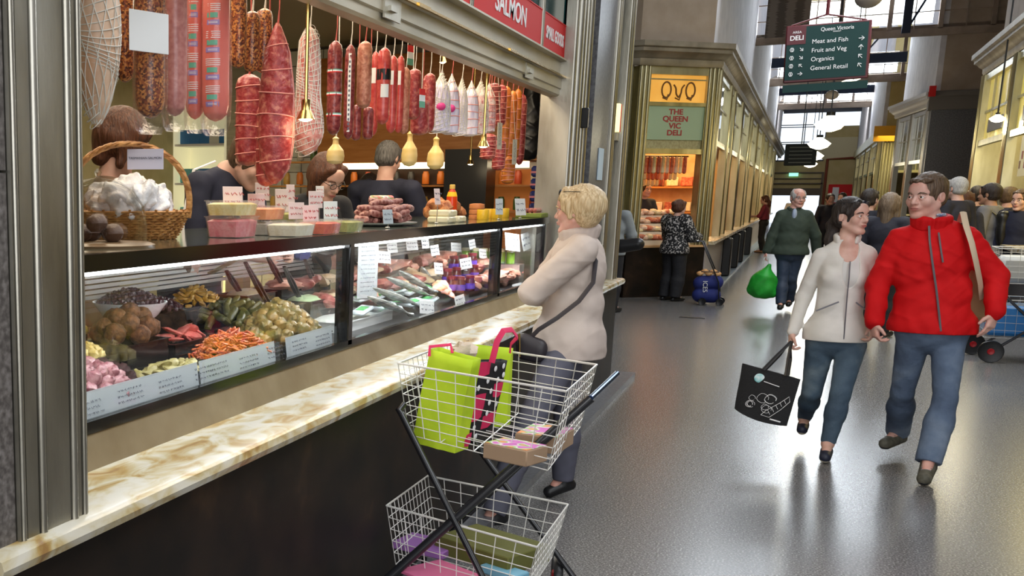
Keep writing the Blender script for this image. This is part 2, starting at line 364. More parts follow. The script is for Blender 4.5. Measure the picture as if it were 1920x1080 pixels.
# head beam, rail and name boards
b = MB(); prof = [(-1.62, 2.29), (-1.56, 2.29), (-1.545, 2.30), (-1.545, 2.335), (-1.535, 2.34), (-1.535, 2.405), (-1.52, 2.41), (-1.52, 2.425), (-1.55, 2.43), (-1.55, 2.515), (-1.51, 2.52), (-1.51, 2.53), (-1.62, 2.53)]
b.loft([[(x, y, z) for x, z in prof] for y in (1.7, 8.9)]); fixn(b.build('head_beam', M_beam, deli, smooth=20.0))
b = MB().box((-1.518, 1.8, 2.408), (-1.505, 8.8, 2.418)); 
for y in (3.0, 4.7, 6.35, 8.1): b.box((-1.512, y, 2.404), (-1.498, y + .16, 2.42))
b.build('brass_track', M_gold, deli)
for y in (4.35, 6.9):
    MB().box((-1.536, y, 2.315), (-1.528, y + .2, 2.40)).box((-1.53, y + .04, 2.345), (-1.515, y + .12, 2.365)).build('latch_plate', M_metal, deli)
b = MB().box((-1.60, 1.7, 2.53), (-1.54, 8.9, 4.2)).build('green_glass_fascia', M_green, deli)
ydiv = [3.95, 5.62, 7.28, 8.05]
for i, y in enumerate(ydiv): column('sign_divider', (-1.53, y - .03, 2.53), (0, 1), (1, 0), .075, 2.53, 4.2, .05, ((.3, .008), (.7, .008)), M_metal, deli)
fr = lambda y, z, x: frame((x, y, z), (0, 1, 0), (0, 0, 1))
for k, (y0, y1, tx) in enumerate(((2.3, 3.92, ''), (3.99, 5.59, 'POULTRY'), (5.66, 7.25, 'SALMON'), (7.32, 8.04, 'SMALL GOODS'))):
    lb = ('red enamel board on the deli fascia nearest the fluted pillar', 'red enamel board cut by the top of the frame before the salmon board', 'red enamel name board lettered SALMON in white', 'red enamel name board lettered SMALL GOODS in white')[k]
    s = MB().box((-1.54, y0, 2.535), (-1.53, y1, 2.745)).box((-1.54, y0, 2.745), (-1.527, y1, 2.752)).build('name_board', M_red); tag(s, lb, 'sign', 'red name boards')
    if k > 1: text(tx, .15 if k == 2 else .105, M_white, fr((y0 + y1) / 2 - 0, 2.635, -1.5285), s, sx=1.25 if k == 2 else .80, bold=.002)
b = MB(); 
for (y0, z0, y1, z1) in ((5.9, 2.85, 6.5, 2.99), (7.45, 3.08, 7.95, 2.93), (7.4, 2.98, 7.6, 3.1)): b.tube([(-1.535, y0, z0), (-1.535, y1, z1)], .009, 6)
b.build('white_lettering_strokes', M_white, deli)
# inside of the shop: raised floor, back and side walls, ceiling
MB().box((-5.2, .6, 0), (-2.45, 9.9, .16)).build('floor_platform', mat('shop_floor', (.14, .1, .08), rough=.5)); 
bpy.data.objects['floor_platform'].name = 'floor_deli'; struct(bpy.data.objects['floor_deli'])
struct(MB().box((-5.25, .6, 0), (-5.15, 9.9, 4.2)).build('wall_deli_back', mat('shop_wall', (.38, .33, .16), rough=.6, c2=(.5, .44, .24), scale=3)))
struct(MB().box((-5.2, .5, 0), (-1.6, .6, 4.2)).build('wall_deli_near', M_cream))
struct(MB().box((-5.2, .6, 2.98), (-1.62, 9.9, 3.05)).build('ceiling_deli', mat('shop_ceiling', (.3, .26, .18), rough=.7)))
M_tilew = mat('glazed_tile_wall', (.74, .74, .70), rough=.2)
b = MB().box((-5.2, 9.9, 0), (-1.62, 9.95, 4.2)); b.mat(1)
for i in range(16):
    for j in range(20): b.mi = 2 if j == 9 and i in (1, 2, 3) else 1; b.box((-1.66 - .2 * i - .19, 9.885, .16 + j * .14), (-1.66 - .2 * i, 9.9, .16 + j * .14 + .133))
struct(b.build('wall_deli_end', [M_granite, M_tilew, mat('mustard_tile', (.45, .36, .12), rough=.3)], None, False))
struct(MB().box((-5.2, .6, 4.2), (-1.36, 9.94, 4.25)).build('ceiling_deli_roof', M_plaster))

# ---------------------------------------------------------------- the other market blocks
def u2(a): return Vector((math.cos(a), math.sin(a)))
def block_wall(name, plan, m, z0=3.97, z1=8.5):
    """plain wall above the stalls; plan runs with the outside on its right"""
    b = MB()
    for i in range(len(plan) - 1):
        p, q = Vector(plan[i]), Vector(plan[i + 1]); d = (q - p).normalized(); n = Vector((d.y, -d.x)); e = .12
        b.loft([[(v.x, v.y, z) for v in (p, q, q - n * e, p - n * e)] for z in (z0, z1)])
    return struct(fixn(b.build(name, m, None, False)))
stall_goods = []
def stall_front(label, o, u, n, bays, sill=.88, transom=2.45, top=3.62, plinth=M_dark, col=None, ledge=True, cw=.2, parent=None, glow=(1, .5, .16), upper='glass', ledgew=.12):
    """a run of bays: o start in plan, u along, n outward, bays = widths"""
    u = Vector(u).normalized(); n = Vector(n).normalized(); o = Vector(o); col = col or M_brass
    t = thing('market_stall', label, 'market stall', (o.x, o.y, 0))
    Lg = sum(bays) + cw * (len(bays) + 1)
    def P3(a, d, z): return Vector((u.x * a + n.x * d, u.y * a + n.y * d, z))
    def bx(b, a0, a1, d0, d1, z0, z1): b.loft([[P3(a0, d0, z), P3(a1, d0, z), P3(a1, d1, z), P3(a0, d1, z)] for z in (z0, z1)]); return b
    fixn(bx(MB(), 0, Lg, -.1, 0, 0, sill - .05).build('plinth', plinth, t, False))
    if ledge: fixn(bx(MB(), -.03, Lg + .03, -.12, ledgew, sill - .05, sill).build('ledge', M_marble, t, False))
    a = 0
    for i in range(len(bays) + 1):
        column('column', P3(a, .0, sill), (u.x, u.y), (n.x, n.y), cw, sill, top, .12, ((.12, .02), (.38, .022), (.64, .022), (.88, .02)), col, t)
        if i < len(bays):
            w = bays[i]; a += cw
            fixn(bx(MB(), a, a + w, -.09, -.02, transom, transom + .09).build('transom', col, t, False))
            fixn(bx(MB(), a, a + w, -.09, -.02, top - .1, top).build('head_rail', col, t, False))
            if upper == 'glass':
                f = MB(); bx(f, a, a + w, -.07, -.04, transom + .62, transom + .65)
                for k in range(1, 3): bx(f, a + w * k / 3 - .012, a + w * k / 3 + .012, -.07, -.04, transom + .09, top - .1)
                fixn(f.build('window_bars', col, t, False))
                fixn(bx(MB(), a, a + w, -.06, -.055, transom + .09, top - .1).build('window_pane', M_uppane, t, False))
            a += w
        else: a += cw
    return t
M_uppane = mat('upper_window_glass', (.42, .46, .42), rough=.06, metal=.55, c2=(.6, .62, .55), scale=2)
M_yel = mat('yellow_lit_panel', (.75, .62, .12), rough=.3, emit=.28, emc=(1, .8, .15), c2=(.6, .48, .1), scale=3)

# corner stall across the passage: a slanted front, then a long front along the aisle
CA, CB = Vector((-2.45, 18.9)), Vector((-1.38, 19.95)); cu = (CB - CA).normalized(); cn = Vector((cu.y, -cu.x)); CL = (CB - CA).length
def C3(a, d, z): return Vector((CA.x + cu.x * a + cn.x * d, CA.y + cu.y * a + cn.y * d, z))
def cbox(b, a0, a1, d0, d1, z0, z1): b.loft([[C3(a0, d0, z), C3(a1, d0, z), C3(a1, d1, z), C3(a0, d1, z)] for z in (z0, z1)]); return b
corner = thing('corner_stall', 'corner deli stall with slanted front under the green THE QUEEN VIC DELI panel', 'market stall')
fixn(cbox(MB(), 0, CL, -.12, 0, 0, .80).build('plinth', M_dark, corner, False))
fixn(cbox(MB(), -.02, CL + .02, -.14, .03, .80, .835).build('ledge', mat('warm_counter_edge', (.7, .42, .2), rough=.3), corner, False))
column('column', C3(0, 0, .835), cu, cn, .22, .835, 3.62, .14, ((.15, .02), (.5, .03), (.85, .02)), M_brass, corner)
column('column', C3(CL - .22, 0, .835), cu, cn, .22, .835, 3.62, .14, ((.15, .02), (.5, .03), (.85, .02)), M_brass, corner)
W0, W1 = .22, CL - .22
for z0, z1 in ((2.28, 2.36), (3.02, 3.08), (3.5, 3.62)): fixn(cbox(MB(), W0, W1, -.1, -.01, z0, z1).build('cross_rail', M_brass, corner, False))
fixn(cbox(MB(), W0, W1, -.08, -.05, 2.36, 2.50).build('engraved_strip', mat('olive_strip', (.3, .26, .12), rough=.5, c2=(.42, .38, .2), scale=30), corner, False))
s = fixn(cbox(MB(), W0, W1, -.07, -.03, 2.50, 3.02).build('sage_sign_board', mat('sage_green_board', (.33, .43, .27), rough=.5))); tag(s, 'sage green board lettered THE QUEEN VIC DELI in dark red', 'sign')
M_dred = mat('dark_red_lettering', (.33, .03, .03), rough=.5)
for k, tx in enumerate(('THE', 'QUEEN', 'VIC', 'DELI')):
    text(tx, .115, M_dred, frame(C3((W0 + W1) / 2, -.029, 2.93 - k * .108), (cu.x, cu.y, 0), (0, 0, 1)), s, sx=1.25, bold=.004)
s = fixn(cbox(MB(), W0, W1, -.07, -.05, 3.08, 3.5).build('amber_window', M_amber, corner, False)); 
b = MB()
for cx, kind in ((.55, 'q'), (.78, 'v'), (1.0, 'd')):
    P0 = []
    for k in range(17):
        a = PI * 2 * k / 16
        if kind == 'v': P0.append(C3(cx + (k / 16 - .5) * .2 + .015 * math.sin(a * 2), -.045, 3.16 + abs(k / 16 - .5) * .38))
        else: P0.append(C3(cx + .085 * math.cos(a), -.045, 3.27 + .12 * math.sin(a)))
    b.tube(P0, .014, 6)
    b.tube([C3(cx + .04, -.045, 3.2), C3(cx + .02, -.045, 3.12), C3(cx - .06, -.045, 3.15)], .012, 6)
b.build('monogram', mat('dark_amber_paint', (.2, .09, .02)), corner)
fixn(cbox(MB(), W0, W1, -.075, -.04, 3.42, 3.44).build('window_bar', M_brass, corner, False))
cornice('cornice', [(-6.5, 18.82), (CA.x, 18.82), (CB.x + .02, CB.y - .05), (-1.38, 68)], CORN, mat('bronze_cornice', (.20, .17, .12), rough=.5, metal=.4, c2=(.3, .26, .19), scale=4), None).name = 'trim_4'; struct(bpy.data.objects['trim_4'])
block_wall('wall_middle_front', [(-7, 19.1), (-2.5, 19.1), (-1.52, 20.05)], M_plaster, 3.9, 9)
block_wall('wall_middle_aisle', [(-1.52, 20.05), (-1.52, 68)], M_pale, 3.9, 9)
struct(MB().box((-7, 19.3, 0), (-6.9, 68, 9)).build('wall_middle_back', M_plaster))
# front of the same block that faces the passage
t = stall_front('grey-green stall bay beside the slanted corner front, facing the cross passage', (-5.2, 18.9), (1, 0), (0, -1), [1.9], cw=.38, sill=.84)
# shallow room behind the slanted front
struct(MB().box((-6.9, 22.2, 0), (-1.75, 22.3, 3.6)).build('wall_corner_stall_back', mat('warm_back_wall', (.6, .32, .12), rough=.6, c2=(.75, .45, .2), scale=5)))
struct(MB().box((-6.9, 19.25, 3.0), (-2.7, 22.3, 3.05)).box((-2.7, 20.15, 3.0), (-1.75, 22.3, 3.05)).build('ceiling_corner_stall', mat('warm_ceiling', (.8, .6, .35), rough=.6)))
area('corner_stall_heat_lamps', (-2.5, 20.9, 2.95), 1.2, 75, (1, .6, .28), sy=1.2)
# long run along the aisle
segs = [(20.15, [2.6, 1.0, 2.6]), (27.4, [3.0, 1.2, 3.0]), (36.0, [3.4, 1.4, 3.4]), (46.0, [3.5, 1.5, 3.5, 1.4])]
names = ['aisle stall next to the slanted corner front with pale marble ledge', 'aisle stall beyond the shopping trolley where the ledge runs on', 'aisle stall beside the woman in the maroon top', 'last aisle stall on the corner-stall side before the end doors']
for (y0, bays), nm in zip(segs, names):
    stall_front(nm, (-1.38, y0), (0, 1), (1, 0), bays, sill=.88, cw=.28, plinth=mat('pinkish_granite', (.32, .28, .28), rough=.3, c2=(.42, .38, .38), scale=30))
    L_ = sum(bays) + .28 * (len(bays) + 1)
    struct(MB().box((-2.9, y0, 0), (-2.8, y0 + L_, 3.6)).build('wall_stall_interior', mat('warm_back_wall', (.6, .32, .12))))
    area('stall_heat_lamps', (-2.1, y0 + L_ / 2, 2.9), .8, 60, (1, .62, .25), sy=L_ * .8)
struct(MB().box((-1.5, 20.2, .0), (-1.2, 66, .05)).build('trim_kerb', mat('blue_grey_kerb', (.25, .33, .42), rough=.3)))
b = MB()
for y in (24.3, 27.2, 29.6, 33.5): 
    tag(MB().rbox((-1.36, y, .06), (-1.2, y + .35, .8), .02).build('kickboard_panel', M_black), 'black upright panel against the aisle stall plinth', 'panel', 'black plinth panels')

# right side blocks
RX = 2.42
segsR = [(9.0, [3.2, 3.4, 3.0, 3.0], 'yellow-lit stall behind the crowd with tall windows under a heavy cornice', M_brass)]
for y0, bays, nm, mm in segsR:
    stall_front(nm, (RX, y0 + sum(bays) + .35 * 5), (0, -1), (-1, 0), bays[::-1], sill=1.0, cw=.35, plinth=M_gslab, upper='x')
    L_ = sum(bays) + .35 * 5
yE = 9 + 12.6 + 1.75
a = yE - .35
for w in (3.0, 3.0, 3.4, 3.2):
    t = thing('lit_display_window', 'yellow-lit upper display window in the stall behind the crowd', 'window', (RX + .06, a - w / 2, 0), 0, 'yellow-lit upper windows')
    MB().box((.03, -w / 2, 2.54), (.05, w / 2, 3.52)).build('yellow_pane', M_yel, t)
    b = MB().box((0, -w / 2, 2.98), (.03, w / 2, 3.02)); 
    for k in range(1, 4): b.box((0, -w / 2 + w * k / 4 - .02, 2.54), (.03, -w / 2 + w * k / 4 + .02, 3.52))
    b.build('bars', M_brass, t)
    MB().box((-.02, -w * .25, 2.64), (0, w * .25, 2.84)).build('dark_sign_strip', mat('dark_grey_sign', (.1, .1, .12)), t)
    a -= w + .35
cornice('cornice', [(RX + 2.5, yE + .1), (RX + .02, yE + .1), (RX + .02, 6)], [(x, z + .02) for x, z in CORN], mat('bronze_cornice', (.2, .17, .12)), None).name = 'trim_1'
struct(bpy.data.objects['trim_1'])
block_wall('wall_near_stall_upper', [(RX + .2, yE - .1), (RX + .2, 6)], M_pale, 3.95, 9)
struct(MB().box((RX + .08, yE - .1, 0), (RX + 3.5, yE, 3.6)).build('wall_near_stall_end', M_brass))
struct(MB().box((RX + 2.0, 9, 0), (RX + 2.1, yE - .1, 3.6)).build('wall_near_stall_back', mat('yellow_back_wall', (.62, .5, .2))))
area('yellow_stall_lamps', (RX + 1.1, 16, 3.3), 1, 170, (1, .82, .35), sy=9)
s = thing('menu_poster', 'cream framed menu poster with red and brown pictures behind the crowd', 'poster', (RX - .03, 17.6, 1.9))
MB().box((0, -.5, -.02), (.03, .5, .5)).build('board', mat('cream_poster', (.75, .65, .35), emit=.15), s)
for k in range(7): MB().box((-.004, .36 - .12 * k, .08 + .12 * (k % 3)), (0, .45 - .12 * k, .18 + .12 * (k % 3))).build('picture', mat('poster_red', (.35, .05, .03)) if k % 2 else mat('poster_brown', (.25, .12, .04)), s)
# second block on this side: dark stone end wall, windowed corner
Y2 = 33.0
struct(MB().box((2.48, Y2, 0), (9, Y2 + .3, 3.7)).build('wall_second_block_stone', M_gslab))
struct(MB().box((2.40, Y2 - .08, 3.7), (9, Y2 + .3, 4.15)).box((2.36, Y2 - .14, 4.02), (9, Y2 + .3, 4.12)).build('trim_second_block', mat('grey_cornice', (.16, .145, .13), rough=.6)))
struct(MB().box((2.62, Y2 + .1, 4.15), (9, Y2 + .3, 9)).build('wall_second_block_upper', M_plaster))
struct(MB().box((2.5, Y2 + .1, 4.15), (2.62, 44, 9)).build('wall_second_block_aisle', M_pale))
stall_front('pale stall with tall bright windows at the corner of the dark stone wall', (2.05, 37.6), (.43 / 4.6, -1), (-1, -.1), [1.7, 1.7], sill=1.0, cw=.3, top=3.75, col=mat('pale_metal', (.6, .6, .58), rough=.3, metal=.6), plinth=M_gslab)
cornice('cornice', [(2.9, 37.8), (2.0, 37.8), (2.5, Y2 - .05)], [(x, z + .16) for x, z in CORN], mat('pale_cornice', (.6, .6, .62), rough=.4), None).name = 'trim_2'; struct(bpy.data.objects['trim_2'])
# third block
struct(MB().box((2.25, 47, 3.5), (9, 47.3, 9)).build('wall_third_block_upper', M_tan))
struct(MB().box((2.13, 47.1, 3.9), (2.25, 70, 9)).build('wall_third_block_aisle', M_pale))
stall_front('yellow stall front far along the aisle facing the hall, past the dark stone wall', (2.2, 47), (1, 0), (0, -1), [2.2, 2.2], sill=1.0, cw=.35, plinth=M_gslab)
stall_front('far aisle stall with brass windows under a thin cornice, by the red kiosk', (2.1, 68), (0, -1), (-1, 0), [4.4, 4.4, 4.4, 4.4], sill=1.0, cw=.5, plinth=M_gslab)
cornice('cornice', [(2.12, 70), (2.12, 46.9), (9, 46.9)][::-1], [(x, z) for x, z in CORN], M_brass, None).name = 'trim_3'; struct(bpy.data.objects['trim_3'])
area('far_yellow_fill', (3.4, 42, 3.6), 3, 300, (1, .85, .4), sy=6)  # fill lamp added between the blocks to lift the dark third block

# ---------------------------------------------------------------- end wall, roof, trusses
EY = 70
b = MB()
def wallrect(x0, x1, z0, z1): b.box((x0, EY, z0), (x1, EY + .3, z1))
wallrect(-9, -2.4, 0, 12); wallrect(-2.4, .62, 1.66 + .05, 3.55); wallrect(.62, 9, 0, 5.35); wallrect(-2.4, .55, 6.2, 6.4); wallrect(-2.4, 9, 7.6, 12)
struct(b.build('wall_end', M_tan))
b = MB().box((-2.4, EY - .1, 1.66), (.7, EY, 2.05)).box((-2.4, EY - .14, 2.28), (.7, EY, 2.34)).box((-2.4, EY - .1, 2.55), (.7, EY, 2.6)).box((.62, EY - .14, 0), (.72, EY, 2.9)).box((-2.4, EY - .1, 2.85), (.72, EY, 2.92))
struct(b.build('door_1', mat('brown_door_surround', (.12, .09, .06), rough=.6)))
b = MB().box((-2.4, EY - .05, 3.5), (.62, EY + .05, 3.58))
for z in (4.4, 4.5, 5.3, 5.42): b.box((-2.4, EY - .02, z), (.6, EY + .03, z + .05))
for x in (-1.6, -.42, .58): b.box((x, EY - .02, 3.5), (x + .05, EY + .03, 6.2))
struct(b.build('window_1', M_black))
tag(MB().box((-.95, EY - .19, 2.7), (-.5, EY - .14, 2.88)).build('exit_sign', mat('lit_green_sign', (.3, .9, .6), emit=1.3, emc=(.35, .95, .7))), 'small lit green exit sign over the end doors', 'sign')
s = MB().box((1.0, EY - .6, .0), (2.1, EY - .5, 2.25)).build('red_poster_board', M_red); tag(s, 'red kiosk panel with pale figure standing by the end doors', 'poster')
MB().box((1.2, EY - .62, 1.3), (1.5, EY - .6, 2.1)).build('pale_figure_print', M_white, s)
s = tag(MB().tube([(.82, EY - .1, 0), (.82, EY - .1, 3.6), (2.1, EY - .1, 3.65)], .07, 8).build('drain_pipe', mat('rust_red_paint', (.22, .05, .02))), 'rust red pipe running up the tan end wall', 'pipe')
struct(MB().box((.3, EY - .05, 3.6), (9, EY, 4.75)).build('wall_end_board', M_cream))
struct(MB().box((-14, -4.2, 0), (14, -4, 9)).build('wall_unseen_behind', M_plaster)); struct(MB().box((11, -4, 0), (11.2, 78, 9)).build('wall_unseen_side', M_plaster)); struct(MB().box((-11.2, -4, 0), (-11, 78, 9)).build('wall_unseen_far_side', M_plaster))  # unseen walls, added so sky light enters by the roof alone
# saw-tooth roof: upright bands of glass, boarded slopes between them, blue steel trusses in front of each band
GL, GH, BANDS = 5.62, 6.85, (8.4, 20.7, 33.0, 45.3, 57.6)
b = MB(); pv = -4.2
for yb in (*BANDS, 70.3): b.loft([[(x, pv + .06, GL), (x, yb, GH + .1), (x, yb, GH + .2), (x, pv + .06, GL + .1)] for x in (-11, 11)]); pv = yb
struct(fixn(b.build('ceiling', M_timber)))
M_sky = mat('roof_window_glass', (1, 1, 1), rough=.0, trans=1, alpha=.1, ior=1.02)
for k, yb in enumerate(BANDS):
    w = struct(MB().box((-11, yb + .05, GL), (11, yb + .06, GH + .1)).build('window_%d' % (k + 2), M_sky, None, False))
    b = MB(); b.box((-11, yb, GL - .16), (11, yb + .12, GL + .02)); x = -4.9
    while x < 6: b.box((x - .05, yb, GL), (x + .05, yb + .1, GH + .1)); b.box((x + .50, yb + .02, GL), (x + .525, yb + .06, GH + .1)); x += 1.05
    for z in (GL + .4, GL + .8): b.box((-11, yb + .02, z), (11, yb + .06, z + .022))
    struct(b.build('trim_window_bars_%d' % (k + 2), M_timber))
MB().box((-1.32, 32.9, GL), (-.34, 32.98, GH)).build('window_shutter', mat('louvred_board', (.16, .13, .1), c2=(.07, .055, .04), scale=40, kind='wave', stretch=(.02, .02, 1)))
tag(bpy.data.objects['window_shutter'], 'brown louvred board closing one bay of the nearest roof window', 'shutter')
for k, yb in enumerate((32.4, 44.7, 57.0, 69.2)):
    nm = ('nearest', 'second', 'third', 'farthest')[k]
    t = thing('roof_truss', nm + ' dark blue steel roof truss across the aisle', 'roof truss', (0, yb, 0), 0, 'blue roof trusses'); z0 = 6.02
    MB().box((-1.5, -.1, z0 - (.0 if k else -.9)), (2.5, .1, z0 + .32 + (0 if k else .9))).build('bottom_chord', M_iron, t)
    for x in (-1.0, 1.72 if k == 0 else 1.1):
        MB().box((x - .09, -.07, z0 - (.55 if k == 0 else 0)), (x + .09, .07, 7.2)).build('upright', M_iron, t) if not (k == 0 and x < 0) else None
        MB().tube([(x, 0, z0 + (-.5 if k == 0 else .1)), (x + .75, 0, z0 + 1.1)], .03, 6).build('brace', M_iron, t) if x > 0 else None
# ---------------------------------------------------------------- glass display case and its contents
rnd = random.Random(11)
case = thing('display_case', 'long glass display case with black frame and strip light on the marble ledge', 'display case')
GX, TZ = -1.552, 1.472
MB().box((-1.565, 1.75, 1.02), (-1.54, 7.84, 1.052)).build('bottom_frame', M_blackglass, case)
MB().box((-2.38, 1.75, 1.0), (-1.565, 7.84, 1.03)).build('deck', M_black, case)
MB().box((-2.40, 1.75, .16), (-2.36, 7.84, 1.03)).build('back_cladding', M_steel, case)
for y0, y1 in ((1.78, 4.08), (4.135, 6.53), (6.585, 7.80)): MB().box((GX - .004, y0, 1.052), (GX, y1, 1.44)).build('glass_pane', M_glass, case, False)
for y in (1.75, 4.08, 6.53, 7.80): MB().rbox((-1.60, y, 1.03), (-1.54, y + .05, 1.45), .004).build('post', M_blackglass, case)
MB().box((-1.60, 7.842, 1.05), (-1.56, 7.846, 1.44)).box((-2.36, 7.80, 1.05), (-1.6, 7.804, 1.44)).build('end_glass', M_glass, case, False)
MB().box((-2.40, 1.75, 1.45), (-1.55, 7.86, TZ)).build('glass_top', mat('reflection_tinted_top', (.10, .115, .08), rough=.08, coat=.5), case)  # greenish reflection on the glass is put into its dark colour
MB().box((-1.552, 1.75, 1.432), (-1.528, 7.86, TZ + .003)).build('black_top_edge', M_blackglass, case)
MB().tube([(-1.585, 1.8, 1.425), (-1.585, 7.8, 1.425)], .009, 8).build('strip_light', M_tube, case)
b = MB()
for i in range(7): z = 1.235 + i * .019; b.box((-2.345 + .004 * (7 - i), 1.8, z), (-2.33 + .004 * (7 - i), 7.8, z + .014))
b.build('ribbed_back_panel', M_steel, case); MB().box((-2.34, 1.8, 1.375), (-2.25, 7.8, 1.395)).build('back_rail', mat('cream_rail', (.6, .58, .5), rough=.4), case)
area('case_strip_light_near', (-1.62, 2.9, 1.42), .04, 5.5, (.95, .97, 1), rot=(0, .5, 0), sy=2.2)
area('case_strip_light_middle', (-1.62, 5.3, 1.42), .04, 12, (.9, .96, 1), rot=(0, .5, 0), sy=2.3)
area('case_strip_light_end', (-1.62, 7.2, 1.42), .04, 9, (.9, .96, 1), rot=(0, .5, 0), sy=1.1)

M_card = mat('white_card', (.78, .78, .76), rough=.5); M_cardp = mat('pinkish_card', (.78, .62, .58), rough=.5); M_ink = mat('ink', (.12, .12, .16), rough=.6); M_inkred = mat('red_ink', (.5, .08, .08), rough=.6)
def scribble(b, m, w, h, rows, seed=0, s=.004):
    """rows of handwriting-like strokes on the +z side of matrix m"""
    q = random.Random(seed)
    for r_ in range(rows):
        y = h * (.5 - (r_ + .9) / (rows + .8)); x = -w * .4
        while x < w * .38:
            l = q.uniform(.5, 1.4) * s * 2.4
            pts = [m @ V3(x + l * k / 5, y + s * .55 * math.sin(k * 2.3 + q.random() * 2), .0012) for k in range(6)]; b.tube(pts, s * .13, 3); x += l + s * q.uniform(.5, 1.3)
    return b
def V3(*a): return Vector(a)
def card(label, c, w, h, mt=None, yaw=.35, tilt=.15, rows=2, stem=.03, group=None, seed=0, red=False, roll=0):
    """card facing the aisle on a short clip stem; c is the card's foot"""
    o = thing('price_card', label, 'price card', c, 0, group); x = V3(math.sin(yaw), math.cos(yaw), 0); n = V3(math.cos(yaw), -math.sin(yaw), 0)
    m = frame(V3(0, 0, stem + h / 2), x, V3(-n.x * tilt, -n.y * tilt, 1)) @ Matrix.Rotation(roll, 4, 'Z')
    b = MB().rbox((-w / 2, -h / 2, -.0015), (w / 2, h / 2, 0), .0007, m).build('card', mt or M_card, o, False)
    scribble(MB(), m, w, h, rows, seed, h * .12).build('handwriting', M_inkred if red else M_ink, b)
    if stem > .004: MB().tube([(0, 0, 0), m @ V3(0, -h / 2, -.002)], .002, 5).ball((0, 0, .004), (.012, .012, .004), 8).build('clip', M_steel, o)
    return o
def heap(proto, label, cat, group, c, rx, ry, n, hh, seed=0, rot=True, sc=(.85, 1.15), first=True, flat=False):
    """copies of proto heaped round c"""
    q = random.Random(seed); out = []
    for i in range(n):
        a = q.uniform(0, 2 * PI); d = math.sqrt((i + .5) / n); z = hh * (1 - d ** 1.6) * (1 if flat else 1)
        p = V3(c[0] + rx * d * math.cos(i * 2.39996), c[1] + ry * d * math.sin(i * 2.39996), c[2] + z + q.uniform(-.1, .1) * hh * .3)
        s = q.uniform(*sc); r_ = (q.uniform(-.6, .6), q.uniform(-.6, .6), q.uniform(0, 6.28)) if rot else (0, 0, q.uniform(0, 6.28))
        if i == 0: o = proto; o.location = p; o.rotation_euler = r_; o.scale = (s, s, s)
        else: o = dup(proto, p, rot=r_, scale=s)
        tag(o, label, cat, group); out.append(o)
    return out
def tray(label, x0, x1, y0, y1, z1, m=None, z0=1.03, rim=.006):
    b = MB(); t = .006; b.box((x0, y0, z0), (x1, y1, z1 - .035))
    for lo, hi in (((x0, y0, z1 - .035), (x1, y0 + t, z1)), ((x0, y1 - t, z1 - .035), (x1, y1, z1)), ((x0, y0, z1 - .035), (x0 + t, y1, z1)), ((x1 - t, y0, z1 - .035), (x1, y1, z1))): b.box(lo, hi)
    o = b.build('food_tray', m or mat('black_tray', (.012, .012, .012), rough=.22)); o_ = MB().box((x0 - rim, y0 - rim, z1 - .003), (x1 + rim, y0, z1)).box((x0 - rim, y1, z1 - .003), (x1 + rim, y1 + rim, z1)).box((x1, y0, z1 - .003), (x1 + rim, y1, z1)).box((x0 - rim, y0, z1 - .003), (x0, y1, z1)).build('rim', m or MATS['black_tray'], o)
    return tag(o, label, 'tray')
def food(name, a, b_, **k): return mat(name, a, c2=b_, **{**dict(rough=.35, scale=30, bump=.4, bscale=60), **k})
M_olive = food('dark_olives', (.05, .015, .02), (.12, .05, .05), rough=.15); M_falafel = food('fried_crumb', (.07, .028, .01), (.22, .09, .03), rough=.7, scale=60, bump=1)
M_octo = food('octopus_pink', (.26, .07, .09), (.55, .3, .3), rough=.2); M_dolma = food('vine_leaf', (.05, .055, .012), (.2, .17, .05), rough=.3, scale=18)
M_pepper = food('stuffed_vegetable', (.12, .11, .03), (.42, .26, .08), rough=.3, scale=14); M_yellow = food('yellow_pickle', (.6, .42, .08), (.85, .7, .3), rough=.3)
M_shred = food('orange_shreds', (.45, .06, .015), (.8, .22, .05), rough=.3); M_pinks = food('pink_slices', (.65, .10, .09), (.8, .25, .2), rough=.25)
# front row
tray('black tray of octopus pieces against the fluted pillar', -1.80, -1.605, 2.2, 2.72, 1.085)
p = MB(); p.ball((0, 0, 0), .024, 10, wob=.35).ball((.018, .008, .004), .014, 8, wob=.3); heap(p.build('octopus_piece', M_octo), 'pink octopus piece heaped in the front tray by the pillar', 'octopus', 'octopus pieces in the front tray', (-1.70, 2.47, 1.075), .085, .19, 44, .085, 1)
tray('black tray of marinated artichokes in the front row', -1.80, -1.605, 2.76, 3.12, 1.08)
p = MB(); p.ball((0, 0, 0), (.03, .016, .008), 10, wob=.5); heap(p.build('artichoke_slice', food('artichoke', (.3, .25, .07), (.62, .55, .25))), 'yellow-green artichoke slice in the front row', 'artichoke', 'artichoke slices', (-1.70, 2.94, 1.068), .075, .15, 26, .035, 2)
tray('black tray of shredded orange relish in the front row', -1.82, -1.605, 3.16, 3.6, 1.085)
p = MB(); q = random.Random(3); pts = []
for i in range(420):
    a = q.uniform(0, 6.28); d = math.sqrt(q.random()); c_ = V3(-1.71 + .095 * d * math.cos(a), 3.39 + .2 * d * math.sin(a), 1.075 + .075 * (1 - d * d) * q.uniform(.7, 1.05)); th = q.uniform(0, 6.28); L = q.uniform(.012, .028)
    p.tube([c_, c_ + V3(L * math.cos(th), L * math.sin(th), q.uniform(0, .012)), c_ + V3(L * 1.5 * math.cos(th + .8), L * 1.5 * math.sin(th + .8), q.uniform(-.008, .006))], .0036, 4)
tag(p.build('shredded_relish', M_shred), 'heap of orange-red shredded relish in the front row', 'relish', None, 'stuff')
tray('black tray of stuffed vegetables in the front row beside the black post', -1.88, -1.605, 3.66, 4.06, 1.09)
